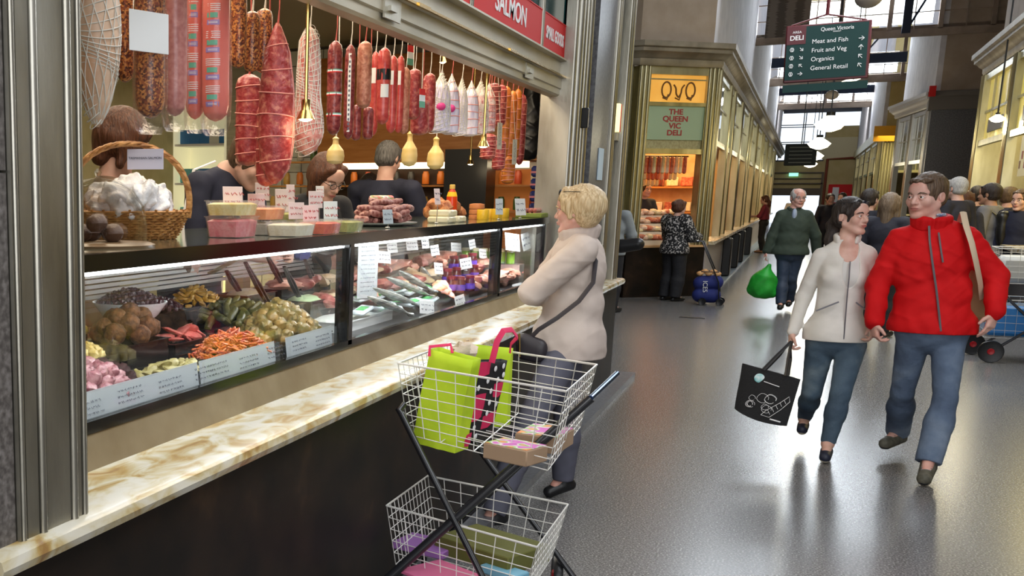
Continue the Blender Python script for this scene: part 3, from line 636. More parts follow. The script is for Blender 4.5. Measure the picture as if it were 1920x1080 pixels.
p = MB(); p.ball((0, 0, 0), (.033, .033, .028), 12, wob=.35).ball((0, 0, .02), (.018, .018, .014), 8, wob=.4); heap(p.build('stuffed_pepper', M_pepper), 'golden-green stuffed vegetable heaped by the black case post', 'stuffed vegetable', 'stuffed vegetables', (-1.745, 3.86, 1.085), .125, .24, 46, .115, 4)
# paper fronts
for k, (y0, y1) in enumerate(((1.98, 2.93), (2.945, 3.5), (3.6, 4.04))):
    m = frame((-1.592, (y0 + y1) / 2, 1.072), (0, 1, 0), (-.12, 0, 1)); w = y1 - y0; o = MB().box((-w / 2, -.042, -.002), (w / 2, .042, 0), m).build('paper_label', mat('blue_white_paper', (.55, .6, .62), rough=.5), None, False)
    tag(o, ('long white written paper strip fronting the octopus tray', 'white paper strip fronting the orange relish tray', 'short white paper strip below the stuffed vegetables')[k], 'label')
    for j in range(int(w / .22) + 1): scribble(MB(), m @ Matrix.Translation((-w / 2 + .12 + j * .22, .004 - .006 * (j % 2), 0)), .17, .06, 3, 7 + j + k * 9, .006).build('handwriting', M_ink, o)
# second row
tray('black tray of yellow pickled onions behind the octopus', -1.97, -1.83, 2.4, 2.86, 1.135)
p = MB(); p.ball((0, 0, 0), .017, 8, wob=.3); heap(p.build('pickled_onion', M_yellow), 'small yellow pickled onion in the tray behind the octopus', 'pickle', 'yellow pickled onions', (-1.89, 2.66, 1.13), .06, .17, 40, .06, 5)
tray('deep black tray of fried balls behind the artichokes', -2.02, -1.83, 2.9, 3.16, 1.15)
p = MB(); p.ball((0, 0, 0), .034, 14, wob=.12); heap(p.build('falafel_ball', M_falafel), 'crusty brown fried ball in the tray in front of the white olive bowl', 'falafel', 'fried balls', (-1.92, 3.04, 1.165), .075, .15, 15, .08, 6)
tray('black tray of pink pickled slices', -1.98, -1.83, 3.2, 3.55, 1.12)
p = MB(); p.ball((0, 0, 0), (.05, .026, .007), 12, wob=.4); heap(p.build('pink_pickle_slice', M_pinks), 'bright pink pickled slice in the second row', 'pickle', 'pink pickled slices', (-1.90, 3.37, 1.115), .045, .12, 16, .04, 7)
tray('black tray of stuffed vine leaves', -2.04, -1.89, 3.6, 4.05, 1.125)
p = MB(); p.loft([[(x, .014 * s_ * math.cos(a), .013 * s_ * math.sin(a)) for a in [2 * PI * k / 9 for k in range(9)]] for x, s_ in ((-.04, .3), (-.034, .85), (-.012, 1.1), (.015, 1.05), (.036, .85), (.041, .3))]); heap(p.build('stuffed_vine_leaf', M_dolma), 'rolled dark green vine leaf piled behind the stuffed vegetables', 'stuffed vine leaf', 'stuffed vine leaves', (-1.94, 3.85, 1.135), .10, .2, 40, .075, 8)
# third row
tray('black tray of mixed green olives against the pillar', -2.22, -2.05, 2.75, 3.0, 1.17)
p = MB(); p.ball((0, 0, 0), (.012, .012, .014), 8); heap(p.build('green_olive', food('green_olives', (.25, .22, .03), (.5, .35, .06), rough=.15)), 'green-orange olive in the tray left of the fried balls', 'olive', 'mixed green olives', (-2.08, 2.9, 1.175), .07, .11, 50, .045, 9)
bowl = MB().lathe([(.035, 1.155), (.05, 1.157), (.10, 1.20), (.128, 1.238), (.134, 1.247), (.128, 1.247), (.1, 1.215), (.05, 1.17), (.0, 1.165)], (-2.07, 3.30, 0), 28).build('white_bowl', mat('white_porcelain', (.8, .8, .8), rough=.12)); tag(bowl, 'white porcelain bowl of dark olives on the back row', 'bowl')
p = MB(); p.ball((0, 0, 0), (.0105, .0105, .0125), 8); P_ol = p.build('dark_olive', M_olive); heap(P_ol, 'shiny dark olive heaped in the white bowl', 'olive', 'dark olives in the bowl', (-2.07, 3.30, 1.243), .115, .115, 110, .045, 10)
tray('black tray of dark olives beside the white bowl', -2.24, -2.08, 3.5, 3.72, 1.18)
heap(dup(P_ol), 'shiny dark olive heaped in the tray beside the white bowl', 'olive', 'dark olives in the tray', (-2.13, 3.61, 1.19), .07, .12, 60, .04, 12)
tray('black tray of fried yellow pieces', -2.24, -2.08, 3.74, 4.12, 1.17)
p = MB(); p.ball((0, 0, 0), (.026, .011, .009), 9, wob=.5); heap(p.build('fried_piece', food('fried_yellow', (.42, .2, .02), (.72, .42, .07))), 'golden fried piece heaped on the back row', 'fried snack', 'golden fried pieces', (-2.15, 3.92, 1.175), .075, .18, 60, .075, 13)
for k, (y0, y1, z) in enumerate(((4.14, 4.3, 1.08), (3.1, 3.5, 1.13))): pass
# dips with black tongs
dips = [(-1.98, 4.33, 'cream white', (.75, .72, .6)), (-1.98, 4.70, 'pale green', (.5, .62, .35)), (-2.16, 4.42, 'speckled beige', (.5, .42, .28)), (-2.16, 4.78, 'white', (.78, .78, .7)), (-2.18, 5.12, 'deep pink', (.6, .03, .1)), (-1.98, 5.05, 'brown', (.35, .2, .1))]
for k, (x, y, nm, c) in enumerate(dips):
    z1 = 1.15 if x > -2.1 else 1.19
    tray('black tub of %s dip beneath the black tongs' % nm, x - .08, x + .08, y - .15, y + .15, z1)
    F_ = MB(); F_.ball((x, y, z1 - .012), (.075, .135, .03), 16, wob=.25); tag(F_.build('dip_mound', mat('dip_' + nm.replace(' ', '_'), c, rough=.4, bump=.3, bscale=40)), '%s dip mounded in its black tub' % nm, 'dip')
def tongs(px, py, X0, px2, py2, X1):
    a, c = at(px, py, X=X0), at(px2, py2, X=X1); o = thing('serving_tongs', '', 'tongs', c)
    for s_ in (-1, 1): MB().tube([V3(0, .012 * s_, 0), (a - c) * .5 + V3(0, .016 * s_, 0), (a - c) + V3(0, .004 * s_, 0)], [.008, .010, .007], 6, flat=.5).build('arm', M_black, o)
    return o
for k, (a_, lb) in enumerate((((425, 508, -1.95, 448, 545, -2.08), 'black tongs nearest the fried yellow pieces'), ((460, 492, -1.85, 507, 577, -1.92), 'longest black tongs dipping into the cream white dip'), ((500, 478, -2.0, 528, 530, -2.1), 'black tongs standing in the white dip'), ((533, 500, -1.9, 560, 556, -1.96), 'black tongs over the pale green dip'), ((572, 487, -2.0, 590, 532, -2.1), 'black tongs beside the deep pink dip'))): tongs(*a_)['label'] = lb
MB().tube([at(395, 512, X=-2.22), at(460, 478, X=-2.0)], .02, 6, flat=.3).build('wooden_board', mat('pale_wood', (.5, .4, .22), rough=.6)); tag(bpy.data.objects['wooden_board'], 'pale wooden paddle lying across the back rail', 'paddle')
tag(MB().ball(at(565, 478, X=-2.3) + V3(0, 0, 0), (.05, .09, .025), 12, wob=.6).build('blue_cloth', mat('blue_cloth', (.06, .08, .3), rough=.9)), 'crumpled blue cloth on the back rail of the case', 'cloth')
# middle section
tray('white flat tray of crumbled cheese by the black post', -1.98, -1.70, 4.45, 5.1, 1.075, mat('white_tray', (.7, .72, .7), rough=.3))
tag(MB().ball((-1.84, 4.78, 1.055), (.12, .28, .022), 18, wob=.3).build('crumbled_cheese', mat('white_cheese', (.72, .74, .66), rough=.5, bump=.6, bscale=50)), 'white crumbled cheese in the flat tray', 'cheese', None, 'stuff')
mb = frame(at(690, 500, X=-1.8), (.35, 1, 0), (0, 0, 1)); o = MB().box((-.075, -.15, -.002), (.075, .15, 0), mb).build('menu_board', mat('grey_card', (.4, .42, .42), rough=.5), None, False); tag(o, 'tall grey printed card standing inside the case just past the first post', 'card'); scribble(MB(), mb, .13, .27, 12, 5, .005).build('print', M_ink, o)
M_wrap = mat('plastic_wrap', (.75, .82, .85), rough=.12, c2=(.5, .56, .58), scale=14, bump=.9, bscale=22)
M_fish = mat('smoked_fish_skin', (.16, .17, .16), rough=.2, c2=(.5, .5, .44), scale=12, stretch=(1, 1, 6)); M_salmon = food('salmon', (.7, .16, .06), (.85, .4, .22)); M_cold = food('sliced_ham', (.5, .17, .12), (.72, .4, .28), scale=12); M_cold2 = food('dark_cured_meat', (.3, .06, .05), (.6, .25, .2), scale=20); M_bread = food('pale_sausage', (.6, .38, .2), (.8, .62, .42), scale=10)
def packs():
    q = random.Random(21); lab = 'clear wrapped fish pack lying in the middle of the case'
    p = MB().rbox((-.06, -.035, -.009), (.06, .035, .009), .008).build('fish_pack', M_wrap); MB().rbox((-.03, -.02, .009), (.03, .02, .011), .0008).build('sticker', mat('green_sticker', (.1, .4, .12)), p)
    for i in range(16):
        x, y = 680 + (i % 8) * 18 + q.uniform(-6, 6), 560 + (i // 8) * 22 - (i % 8) * 3; w = at(x, y, X=-1.72 - .12 * (i // 8 == 0)); rt = (q.uniform(-.3, .3), q.uniform(-.4, .2), q.uniform(0, 3))
        o = p if i == 0 else dup(p); o.location = w; o.rotation_euler = rt; tag(o, lab, 'fish pack', 'wrapped fish packs')
packs()
def fishy(a_, c_, r_, m, lb, nm='smoked_fish'):
    d = c_ - a_; b = MB(); b.tube([a_, a_ + d * .06, a_ + d * .25, a_ + d * .5, a_ + d * .75, a_ + d * .9, a_ + d * .94, c_], [.004, r_ * .5, r_ * .95, r_, r_ * .7, r_ * .3, r_ * .28, r_ * .7], 10, flat=.6); return tag(b.build(nm, m), lb, 'fish')
for k, (a_, c_, X_) in enumerate((((748, 508), (808, 545), -1.8), ((725, 520), (810, 556), -1.78), ((700, 540), (790, 575), -1.72), ((690, 556), (770, 590), -1.7), ((790, 500), (812, 540), -1.9))): fishy(at(*a_, X=X_), at(*c_, X=X_ + .05), .028, M_fish, ('topmost grey smoked fish lying across the packs', 'second grey smoked fish under the topmost', 'smoked fish along the front of the packs', 'lowest smoked fish against the glass', 'short smoked fish at the back of the packs')[k])
for i in range(5): o = MB().ball((0, 0, 0), (.035, .07, .006), 14, wob=.3).build('salmon_slice', M_salmon); o.location = at(826 + i * 8, 535 + i * 7, X=-1.66); o.rotation_euler = (.3, .5, .3 * i); tag(o, 'orange smoked salmon slice on the black board', 'salmon', 'smoked salmon slices')
jar = MB().lathe([(.028, 0), (.03, .004), (.03, .06), (.024, .07), (.024, .074)], n=16).build('preserve_jar', mat('dark_jar_contents', (.1, .02, .02), rough=.1)); MB().lathe([(.0265, .074), (.0265, .09), (.02, .092)], n=16).build('lid', mat('dark_red_lid', (.2, .02, .03), rough=.3), jar); MB().lathe([(.0306, .012), (.0306, .045)], n=16).build('purple_label', mat('purple_label', (.12, .05, .45)), jar)
for i, (x, y) in enumerate(((845, 540), (862, 540), (880, 537), (838, 525), (855, 522), (872, 519), (888, 516), (850, 500), (868, 497), (885, 493))):
    o = jar if i == 0 else dup(jar); o.location = at(x, y + 8, X=-1.70 - .07 * (0 if i < 3 else 1 if i < 7 else 2)); tag(o, 'small dark preserve jar with a purple label', 'jar', 'purple-labelled jars')
def slab_meat(nm, m, r_): return MB().ball((0, 0, 0), r_, 14, wob=.4).build(nm, m)
meats = [('ham_piece', M_cold, (.07, .10, .035), 'pink ham slices folded in a heap inside the case', 'ham'), ('cured_meat_piece', M_cold2, (.045, .08, .03), 'dark red cured meat piece inside the case', 'cured meat'), ('pale_sausage', M_bread, (.025, .09, .025), 'pale cooked sausage lying inside the case', 'sausage')]
q = random.Random(5); protos = [slab_meat(a_, b_, c_) for a_, b_, c_, d_, e_ in meats]; used = set()
for i in range(64):
    row, kx = divmod(i, 22); y = 4.75 + kx * .142 + q.uniform(-.03, .03); x = -1.70 - row * .19 - q.uniform(0, .05); z = 1.08 + row * .055 + q.uniform(0, .03)
    if row == 0 and y < 6.45 : continue
    k = q.choice((0, 0, 1, 2) if y < 6.6 else (0, 0, 0, 1)); o = protos[k] if k not in used else dup(protos[k]); used.add(k); o.location = (x, y, z); o.rotation_euler = (q.uniform(-.3, .3), q.uniform(0, .4), q.uniform(0, 3)); tag(o, meats[k][3], meats[k][4], meats[k][4] + ' in the display case')
for k in (0, 1, 2):
    if k not in used: bpy.data.objects.remove(protos[k])
gj = MB().lathe([(.026, 0), (.028, .004), (.028, .075), (.024, .08)], n=14).build('pickle_jar', mat('green_pickle_jar', (.2, .35, .04), rough=.15)); MB().lathe([(.028, .08), (.028, .1), (.02, .102)], n=14).build('lid', M_cream, gj)
for i in range(6): o = gj if i == 0 else dup(gj); o.location = (-2.05 + .062 * i, 7.70, 1.16); tag(o, 'green pickle jar in the row at the far end of the case', 'jar', 'green pickle jars')
tag(MB().box((-2.12, 7.63, 1.03), (-1.66, 7.77, 1.158)).build('steel_riser', M_steel), 'low steel riser under the green pickle jars', 'riser')
cs = [(735, 470, -2.1, 'behind the tall grey card'), (772, 465, -2.1, 'second from the tall grey card at the back'), (797, 462, -1.95, 'over the smoked fish heads'), (815, 475, -1.95, 'above the salmon slices'), (855, 468, -2.1, 'behind the purple-labelled jars'), (885, 462, -2.0, 'tilted beside the jars at the back'), (822, 510, -1.8, 'low among the fish packs'), (873, 500, -1.75, 'in front of the jar stack'), (905, 480, -1.9, 'on the ham heap before the last post'), (925, 500, -1.75, 'on the front ham before the last post'), (800, 585, -1.6, 'lowest at the glass under the fish packs'), (862, 572, -1.6, 'at the glass under the salmon'), (945, 560, -1.6, 'at the glass near the last post'), (970, 545, -1.62, 'at the glass past the last post'), (960, 462, -1.72, 'large and white in the end section'), (985, 460, -1.68, 'large and white beside the end frame'), (720, 490, -1.95, 'just past the tall grey card')]
for i, (x, y, X_, lb) in enumerate(cs): big = 'large' in lb; card('white price card ' + lb, at(x, y + (8 if not big else 12), X=X_), .10 if not big else .17, .065 if not big else .12, yaw=.3 + .2 * math.sin(i * 2), seed=i, stem=.012, roll=.12 * math.sin(i * 3), tilt=.2)
for i, (x, y) in enumerate(((355, 668), (515, 640))): pass

# ---------------------------------------------------------------- things standing on the case
def on_top(px, py, X_): v = at(px, py, X=X_); return V3(v.x, v.y, TZ)
c = V3(-1.80, 2.70, TZ); cl = thing('glass_cloche', 'clear glass dome over dark cakes beside the fluted pillar', 'cloche', c)
MB().lathe([(.165, 0), (.167, .006), (.15, .012), (.02, .014)], n=32).build('plate', mat('oiled_wood', (.2, .12, .06), rough=.3), cl)
MB().lathe([(.142, .012), (.143, .06), (.134, .115), (.105, .16), (.06, .188), (.012, .196), (.006, .2), (.012, .212), (.004, .222)], n=32).build('dome', mat('dome_glass', (.9, .93, .9), rough=.02, trans=1, alpha=.28, ior=1.2), cl)
for i in range(5): o = MB().ball((0, 0, 0), (.032, .032, .026), 12, wob=.2).build('dark_cake', mat('dark_cake', (.10, .05, .03), rough=.5, bump=.5, bscale=60)); o.location = c + V3(.05 * math.cos(i * 1.3), .05 * math.sin(i * 1.3), .038 + .03 * (i == 4)); tag(o, 'small dark round cake under the glass dome', 'cake', 'cakes under the dome')
# wicker basket
M_wick = mat('wicker', (.30, .12, .03), rough=.5, c2=(.58, .29, .09), scale=40, bump=.5)
bc = V3(-2.02, 3.22, TZ); bk = thing('wicker_basket', 'brown wicker basket with a tall arched handle holding wrapped white packets', 'basket', bc, -1.0); bk.scale = (1.15, 1.22, .74); b = MB()
for i in range(11):
    z = .008 + i * .0115; rr = .112 + .034 * (i / 10) ** .8; n = 56
    b.tube([((rr + .004 * (1 if (k + i) % 2 else -1)) * math.cos(2 * PI * k / n) * .86, (rr + .004 * (1 if (k + i) % 2 else -1)) * math.sin(2 * PI * k / n) * 1.12, z) for k in range(n + 1)], .0062, 5)
b.build('woven_side', M_wick, bk); b = MB()
for i in range(28): a = 2 * PI * i / 28; b.tube([(.112 * math.cos(a) * .86, .112 * math.sin(a) * 1.12, 0), (.148 * math.cos(a) * .86, .148 * math.sin(a) * 1.12, .135)], .004, 5)
b.lathe([(.1, 0), (.1, .008)], n=24, sx=.86, sy=1.12); b.build('stakes_and_base', M_wick, bk)
b = MB()
for s_ in range(3): b.tube([(.006 * math.cos(k * 1.1 + s_ * 2.1), -.165 * math.cos(PI * k / 40) * (1 + .22 * math.sin(PI * k / 40)), .1 + .33 * math.sin(PI * k / 40) + .006 * math.sin(k * 1.1 + s_ * 2.1)) for k in range(41)], .009, 6)
b.build('arched_handle', M_wick, bk)
cm = frame(V3(.02, .045, .36), (.45, 1, 0), (0, 0, 1)) @ Matrix.Diagonal((.8, 1.2, 1, 1)); o = MB().rbox((-.068, -.038, -.0015), (.068, .038, 0), .001, cm).build('name_card', mat('lilac_white_card', (.66, .66, .82)), bk, False); text('TASMANIAN SALMON', .0125, M_ink, cm @ Matrix.Translation((0, .004, .001)), o, 'lettering', .0004)
q = random.Random(9)
for i in range(12):
    F = Field((-.09, -.09, -.06), (.09, .09, .07), .006); F.ell((0, 0, 0), (.06 + .012 * q.random(), .055, .04), k=.02); F.crease(.02, i * 1.7); F.ripple(.006, 90, 105, 120, i)
    o = F.build('wrapped_packet', mat('crumpled_white_plastic', (.72, .7, .7), rough=.25, c2=(.85, .84, .84), scale=20, bump=.8, bscale=45)); a = i * 2.4; o.location = bc + V3(.10 * math.cos(a) * (i > 0), .09 * math.sin(a) * (i > 0), .105 + .035 * (i < 6) + .035 * (i == 0)); o.rotation_euler = (q.random(), q.random(), q.random() * 6); tag(o, 'crumpled white plastic packet heaped in the wicker basket', 'packet', 'wrapped packets in the basket')
# plastic tubs, two rows with stacked pairs
M_tub = mat('clear_tub', (.8, .78, .74), rough=.15, trans=.6, alpha=.3)
def tub(label, c, w, l, h, fill, lidm=None):
    o = thing('plastic_tub', label, 'tub', c); b = MB(); R = lambda f_, z: [(w * f_ * x, l * f_ * y, z) for x, y in ((-.5, -.42), (-.42, -.5), (.42, -.5), (.5, -.42), (.5, .42), (.42, .5), (-.42, .5), (-.5, .42))]
    b.loft([R(.88, 0), R(1, h), R(1.05, h), R(1.05, h + .004), R(.98, h + .004)], cap=False); b.build('tub_wall', M_tub, o); MB().loft([R(.85, .002), R(.94, h * .8), R(.7, h * .92)]).build('filling', fill, o); return o
fl = {k: food('fill_' + k, a, b_, rough=.3) for k, a, b_ in (('red', (.6, .05, .03), (.8, .15, .05)), ('yellow', (.75, .55, .15), (.85, .75, .4)), ('green', (.25, .28, .04), (.5, .48, .12)), ('orange', (.75, .2, .05), (.85, .35, .12)), ('pink', (.7, .12, .15), (.8, .3, .3)), ('cream', (.75, .66, .45), (.85, .8, .65)), ('clear', (.4, .36, .3), (.5, .46, .4)))}
for px, py, X_, f_, dz, lb in ((435, 447, -1.78, 'pink', 0, 'large clear tub with pink filling nearest the basket'), (435, 447, -1.78, 'yellow', .075, 'shallow tub of yellow relish on top of the pink tub'), (490, 442, -1.80, 'orange', .055, 'tub of orange salsa stacked behind the cream dip'), (490, 442, -1.80, 'clear', 0, 'low clear tub beneath the orange salsa'), (545, 436, -1.64, 'cream', 0, 'tub of pale yellow dip at the front edge of the case'), (597, 430, -1.64, 'red', 0, 'tub of bright red dip beside the pale yellow one'), (641, 425, -1.64, 'green', 0, 'tub of green olive dip last at the front edge'), (545, 430, -1.86, 'green', .03, 'tub of green relish behind the price cards')):
    v = on_top(px, py, X_); v.z += dz + .001; tub(lb, v, .14, .17, .05 if f_ != 'pink' else .07, fl[f_])
cards = [(437, 375, -1.80, .09, .068, 'over the yellow relish tub'), (492, 362, -1.98, .075, .06, 'highest, behind the orange salsa'), (481, 384, -1.86, .085, .06, 'over the orange salsa tub'), (529, 380, -1.92, .075, .08, 'in the second row before the assistant with glasses'), (592, 377, -1.9, .085, .062, 'in front of the glasses wearer\'s chin'), (556, 398, -1.78, .085, .055, 'leaning over the pale yellow dip'), (583, 405, -1.70, .085, .06, 'clipped over the red dip'), (620, 400, -1.72, .08, .07, 'grey-white, over the green olive dip'), (545, 368, -2.05, .05, .075, 'narrow, far back beside the big salami'), (600, 361, -2.1, .055, .045, 'small, farthest back under the glasses')]
for i, (x, y, X_, w, h, lb) in enumerate(cards): v = at(x, y, X=X_); card('handwritten card ' + lb, (v.x, v.y, TZ), w * 1.2, h * 1.2, M_cardp if i not in (7, 9) else M_card, yaw=.25, tilt=.05, stem=max(v.z - TZ - h * .5, .02), seed=30 + i, red=True)
# plate of salamis
pc = on_top(712, 418, -1.84); pl = MB().lathe([(.10, 0), (.17, .012), (.178, .018), (.165, .016), (.05, .006)], n=36, sy=1.35).build('white_platter', mat('white_porcelain', (.8, .8, .8))); pl.location = pc; tag(pl, 'oval white platter under the heap of small salamis', 'platter')
M_sals = food('dried_salami', (.16, .03, .025), (.42, .22, .18), scale=55, rough=.55); q = random.Random(8)
sal = MB(); sal.tube([(0, -.07, 0), (0, -.062, 0), (0, -.03, 0), (0, .03, 0), (0, .062, 0), (0, .07, 0)], [.004, .013, .017, .017, .013, .004], 10); sal = sal.build('small_salami', M_sals)
for i in range(42):
    L = i // 12; k = i % 12; o = sal if i == 0 else dup(sal); o.location = pc + V3(-.10 + .02 * L + .017 * k + q.uniform(-.01, .01), q.uniform(-.11, .11) * (1 - .15 * L), .03 + .028 * L); o.rotation_euler = (q.uniform(-.2, .2), q.uniform(-.1, .1), q.uniform(-.9, .9)); tag(o, 'small wrinkled salami heaped on the white platter', 'salami', 'small salamis on the platter')
wrapm = mat('striped_wrapper', (.5, .04, .05), c2=((.7, .6, .5), (.3, .35, .12), (.6, .08, .06)), scale=30, stretch=(1, .4, 1), rough=.25)
for i in range(7): o = MB().tube([(0, -.1, 0), (0, -.09, 0), (0, .09, 0), (0, .1, 0)], [.006, .018, .018, .006], 12).build('wrapped_salami', wrapm) if i == 0 else dup(o); o.location = pc + V3(-.03 + .02 * (i % 2), .14 - .01 * i, .035 + .024 * (i % 5)); o.rotation_euler = (0, 0, .3 * math.sin(i)); tag(o, 'thick salami in a red and green wrapper beside the small salamis', 'salami', 'wrapped salamis on the platter')
card('grey handwritten card in front of the salami heap', on_top(727, 420, -1.66), .07, .065, mat('grey_blue_card', (.45, .5, .52)), stem=.02, seed=50)
card('narrow white card on a tall stem between salamis and cheese', on_top(818, 418, -1.72), .05, .085, M_cardp, stem=.10, seed=51)
for i in range(3): o = MB().rbox((-.06, -.075, 0), (.06, .075, .035), .008).build('cheese_block', mat('pale_cheese', (.72, .62, .35), rough=.35, c2=(.8, .72, .5), scale=10)) ; o.location = on_top(828, 417, -1.74) + V3(0, .02 * i, .036 * (i % 2) + (.0 if i < 2 else .0)) + V3(0, .17 if i == 2 else 0, 0); tag(o, ('lower wrapped cheese block beside the salami platter', 'upper wrapped cheese block on the lower one', 'cheese block nearer the yellow tins')[i], 'cheese')
bt = thing('sauce_bottle', 'tall red sauce bottle with yellow cap and bands', 'bottle', on_top(846, 402, -2.0)); MB().lathe([(.034, 0), (.036, .01), (.036, .10), (.034, .14), (.026, .17), (.017, .185), (.016, .19)], n=18).build('bottle', mat('red_sauce', (.6, .05, .01), rough=.15), bt); MB().lathe([(.0365, .005), (.0365, .045)], n=18).lathe([(.034, .142), (.026, .171)], n=18).build('yellow_band', mat('bright_yellow', (.8, .5, .01)), bt); MB().lathe([(.018, .19), (.018, .215), (.012, .218)], n=14).build('cap', mat('golden_cap', (.7, .45, .1)), bt)
for i in range(4): o = MB().lathe([(.034, 0), (.036, .004), (.036, .06), (.034, .064), (.01, .064)], n=18).build('yellow_tin', mat('yellow_tin', (.8, .48, .03), rough=.3)) if i == 0 else dup(o); o.location = on_top(905 + i * 13, 409, -1.74 - .05 * (i % 2)); tag(o, 'yellow tin standing near the end of the case', 'tin', 'yellow tins')
for i in range(3): o = MB().lathe([(.045, 0), (.048, .006), (.046, .03), (.02, .034)], n=18).build('waxed_cheese', mat('waxed_cheese', (.6, .22, .08), rough=.4)) if i == 0 else dup(o); o.location = on_top(893, 411, -1.8) + V3(0, 0, .033 * i); tag(o, ('bottom', 'middle', 'top')[i] + ' of the stacked small orange cheese wheels', 'cheese')
card('tall grey card among the yellow tins', on_top(935, 408, -1.68), .05, .10, mat('grey_blue_card', (.45, .5, .52)), yaw=.9, stem=.03, seed=52); card('white card beyond the yellow tins', on_top(975, 405, -1.64), .12, .11, M_card, stem=.02, seed=53)
for i in range(6): o = MB().tube([(0, -.13, 0), (0, -.12, 0), (0, .12, 0), (0, .13, 0)], [.005, .016, .016, .005], 10).build('thin_salami', M_cold2) if i == 0 else dup(o); o.location = on_top(1000, 404, -1.66) + V3(.03 * (i % 3) - .03, 0, .02 + .028 * (i // 3)); tag(o, 'thin dark salami lying at the far end of the case top', 'salami', 'thin salamis at the case end')
tag(MB().rbox((-.09, -.16, 0), (.09, .16, .03), .005).build('green_tray', mat('green_tray', (.2, .25, .04))), 'low green tray under the thin dark salamis', 'tray').location = on_top(1000, 405, -1.66) + V3(0, 0, .0)
q = random.Random(2); v = at(905, 400, X=-2.05)
for i in range(16): o = MB().ball((0, 0, 0), (.04, .05, .035), 10, wob=.35).build('smoked_meat', food('smoked_brown', (.28, .08, .03), (.6, .26, .1))) if i == 0 else dup(o); o.location = (-2.12 + .05 * (i % 3), 7.0 + .09 * (i // 3), TZ + .04 + .04 * (i % 2)); o.rotation_euler = (q.random() * 3, q.random(), q.random() * 3); tag(o, 'lump of smoked meat heaped behind the yellow tins', 'smoked meat', 'smoked meats on the case')
b0 = at(1018, 400, Y=9.0)
for i in range(5): o = thing('noodle_packet', 'dark blue striped packet stacked against the tiled wall', 'packet', (b0.x + .0, 9.0, b0.z - .1 + .095 * i), 0, 'blue striped packets'); MB().rbox((-.1, -.06, 0), (.1, .06, .085), .015).build('packet', mat('midnight_blue_pack', (.02, .03, .16), rough=.3), o); MB().box((-.101, -.062, .03), (.101, -.06, .045)).build('red_stripe', mat('pinkish_stripe', (.6, .2, .25)), o)
tag(MB().box((b0.x - .14, 8.9, .16), (b0.x + .14, 9.15, b0.z - .1)).build('steel_cabinet', M_steel), 'steel cabinet under the blue striped packets', 'cabinet')
# ---------------------------------------------------------------- meats hanging over the case
M_pepper_s = mat('peppercorn_crust', (.10, .03, .02), rough=.3, c2=((.28, .07, .03), (.6, .25, .07)), scale=170, thr=(.15, .85), detail=3, bump=1, bscale=170, kind='cells')
M_mort = mat('mottled_mortadella', (.42, .14, .12), rough=.3, c2=(.55, .24, .2), scale=60); M_pinkp = mat('pink_casing', (.66, .13, .10), rough=.2, c2=(.74, .22, .17), scale=5)
M_salr = mat('red_cured_casing', (.28, .03, .03), rough=.3, c2=((.38, .06, .06), (.58, .2, .14)), scale=42, thr=(.38, .68), detail=7, bump=.6, bscale=50); M_copp = mat('pink_netted_meat', (.55, .16, .13), rough=.35, c2=(.78, .45, .38), scale=34, bump=.6, bscale=34)
M_darks = mat('dark_salami', (.13, .015, .02), rough=.22, c2=(.3, .07, .06), scale=50, bump=.3); M_redsal = mat('red_smooth_salami', (.42, .04, .04), rough=.2, c2=(.55, .1, .08), scale=40)
M_brsal = mat('brown_salami', (.34, .1, .06), rough=.4, c2=(.55, .25, .16), scale=50, bump=.5); M_ham = mat('pale_ham', (.6, .34, .2), rough=.4, c2=(.78, .58, .42), scale=8); M_cheese = mat('caciocavallo_rind', (.72, .5, .16), rough=.35, c2=(.8, .62, .3), scale=8)
M_string = mat('string', (.7, .66, .58), rough=.8); M_rstring = mat('red_string', (.55, .12, .1), rough=.7); M_film = mat('plastic_film', (.85, .82, .85), rough=.08, trans=.9, alpha=.22, bump=.6, bscale=30)
M_netw = mat('white_lilac_net', (.55, .5, .68), rough=.5, c2=(.8, .74, .82), scale=40, stretch=(1, 1, .3), bump=.8, bscale=60); M_netp = mat('pink_white_net', (.6, .2, .2), rough=.5, c2=(.85, .7, .68), scale=30, dist=1, bump=.8, bscale=40); M_orange = mat('orange_chorizo', (.45, .10, .01), rough=.35, c2=(.62, .22, .04), scale=24, bump=.6)
M_blueprint = mat('blue_print', (.3, .2, .45), rough=.4); M_greenp = mat('green_print', (.12, .4, .28), rough=.4)
rail = thing('hanging_rail', 'dark steel hanging rails under the shop ceiling that carry the meats', 'rail')
for x in (-1.73, -1.80, -1.86, -1.94): MB().tube([(x, 1.7, 2.86), (x, 8.8, 2.86)], .012, 8).build('bar', M_black, rail)
b = MB()
for y in (2, 5, 8.7): b.tube([(-1.72, y, 2.86), (-1.72, y, 2.99)], .008, 6); b.tube([(-2.2, y, 2.86), (-2.2, y, 2.99)], .008, 6); b.tube([(-1.72, y, 2.86), (-2.2, y, 2.86)], .008, 6)
b.build('hangers', M_black, rail)
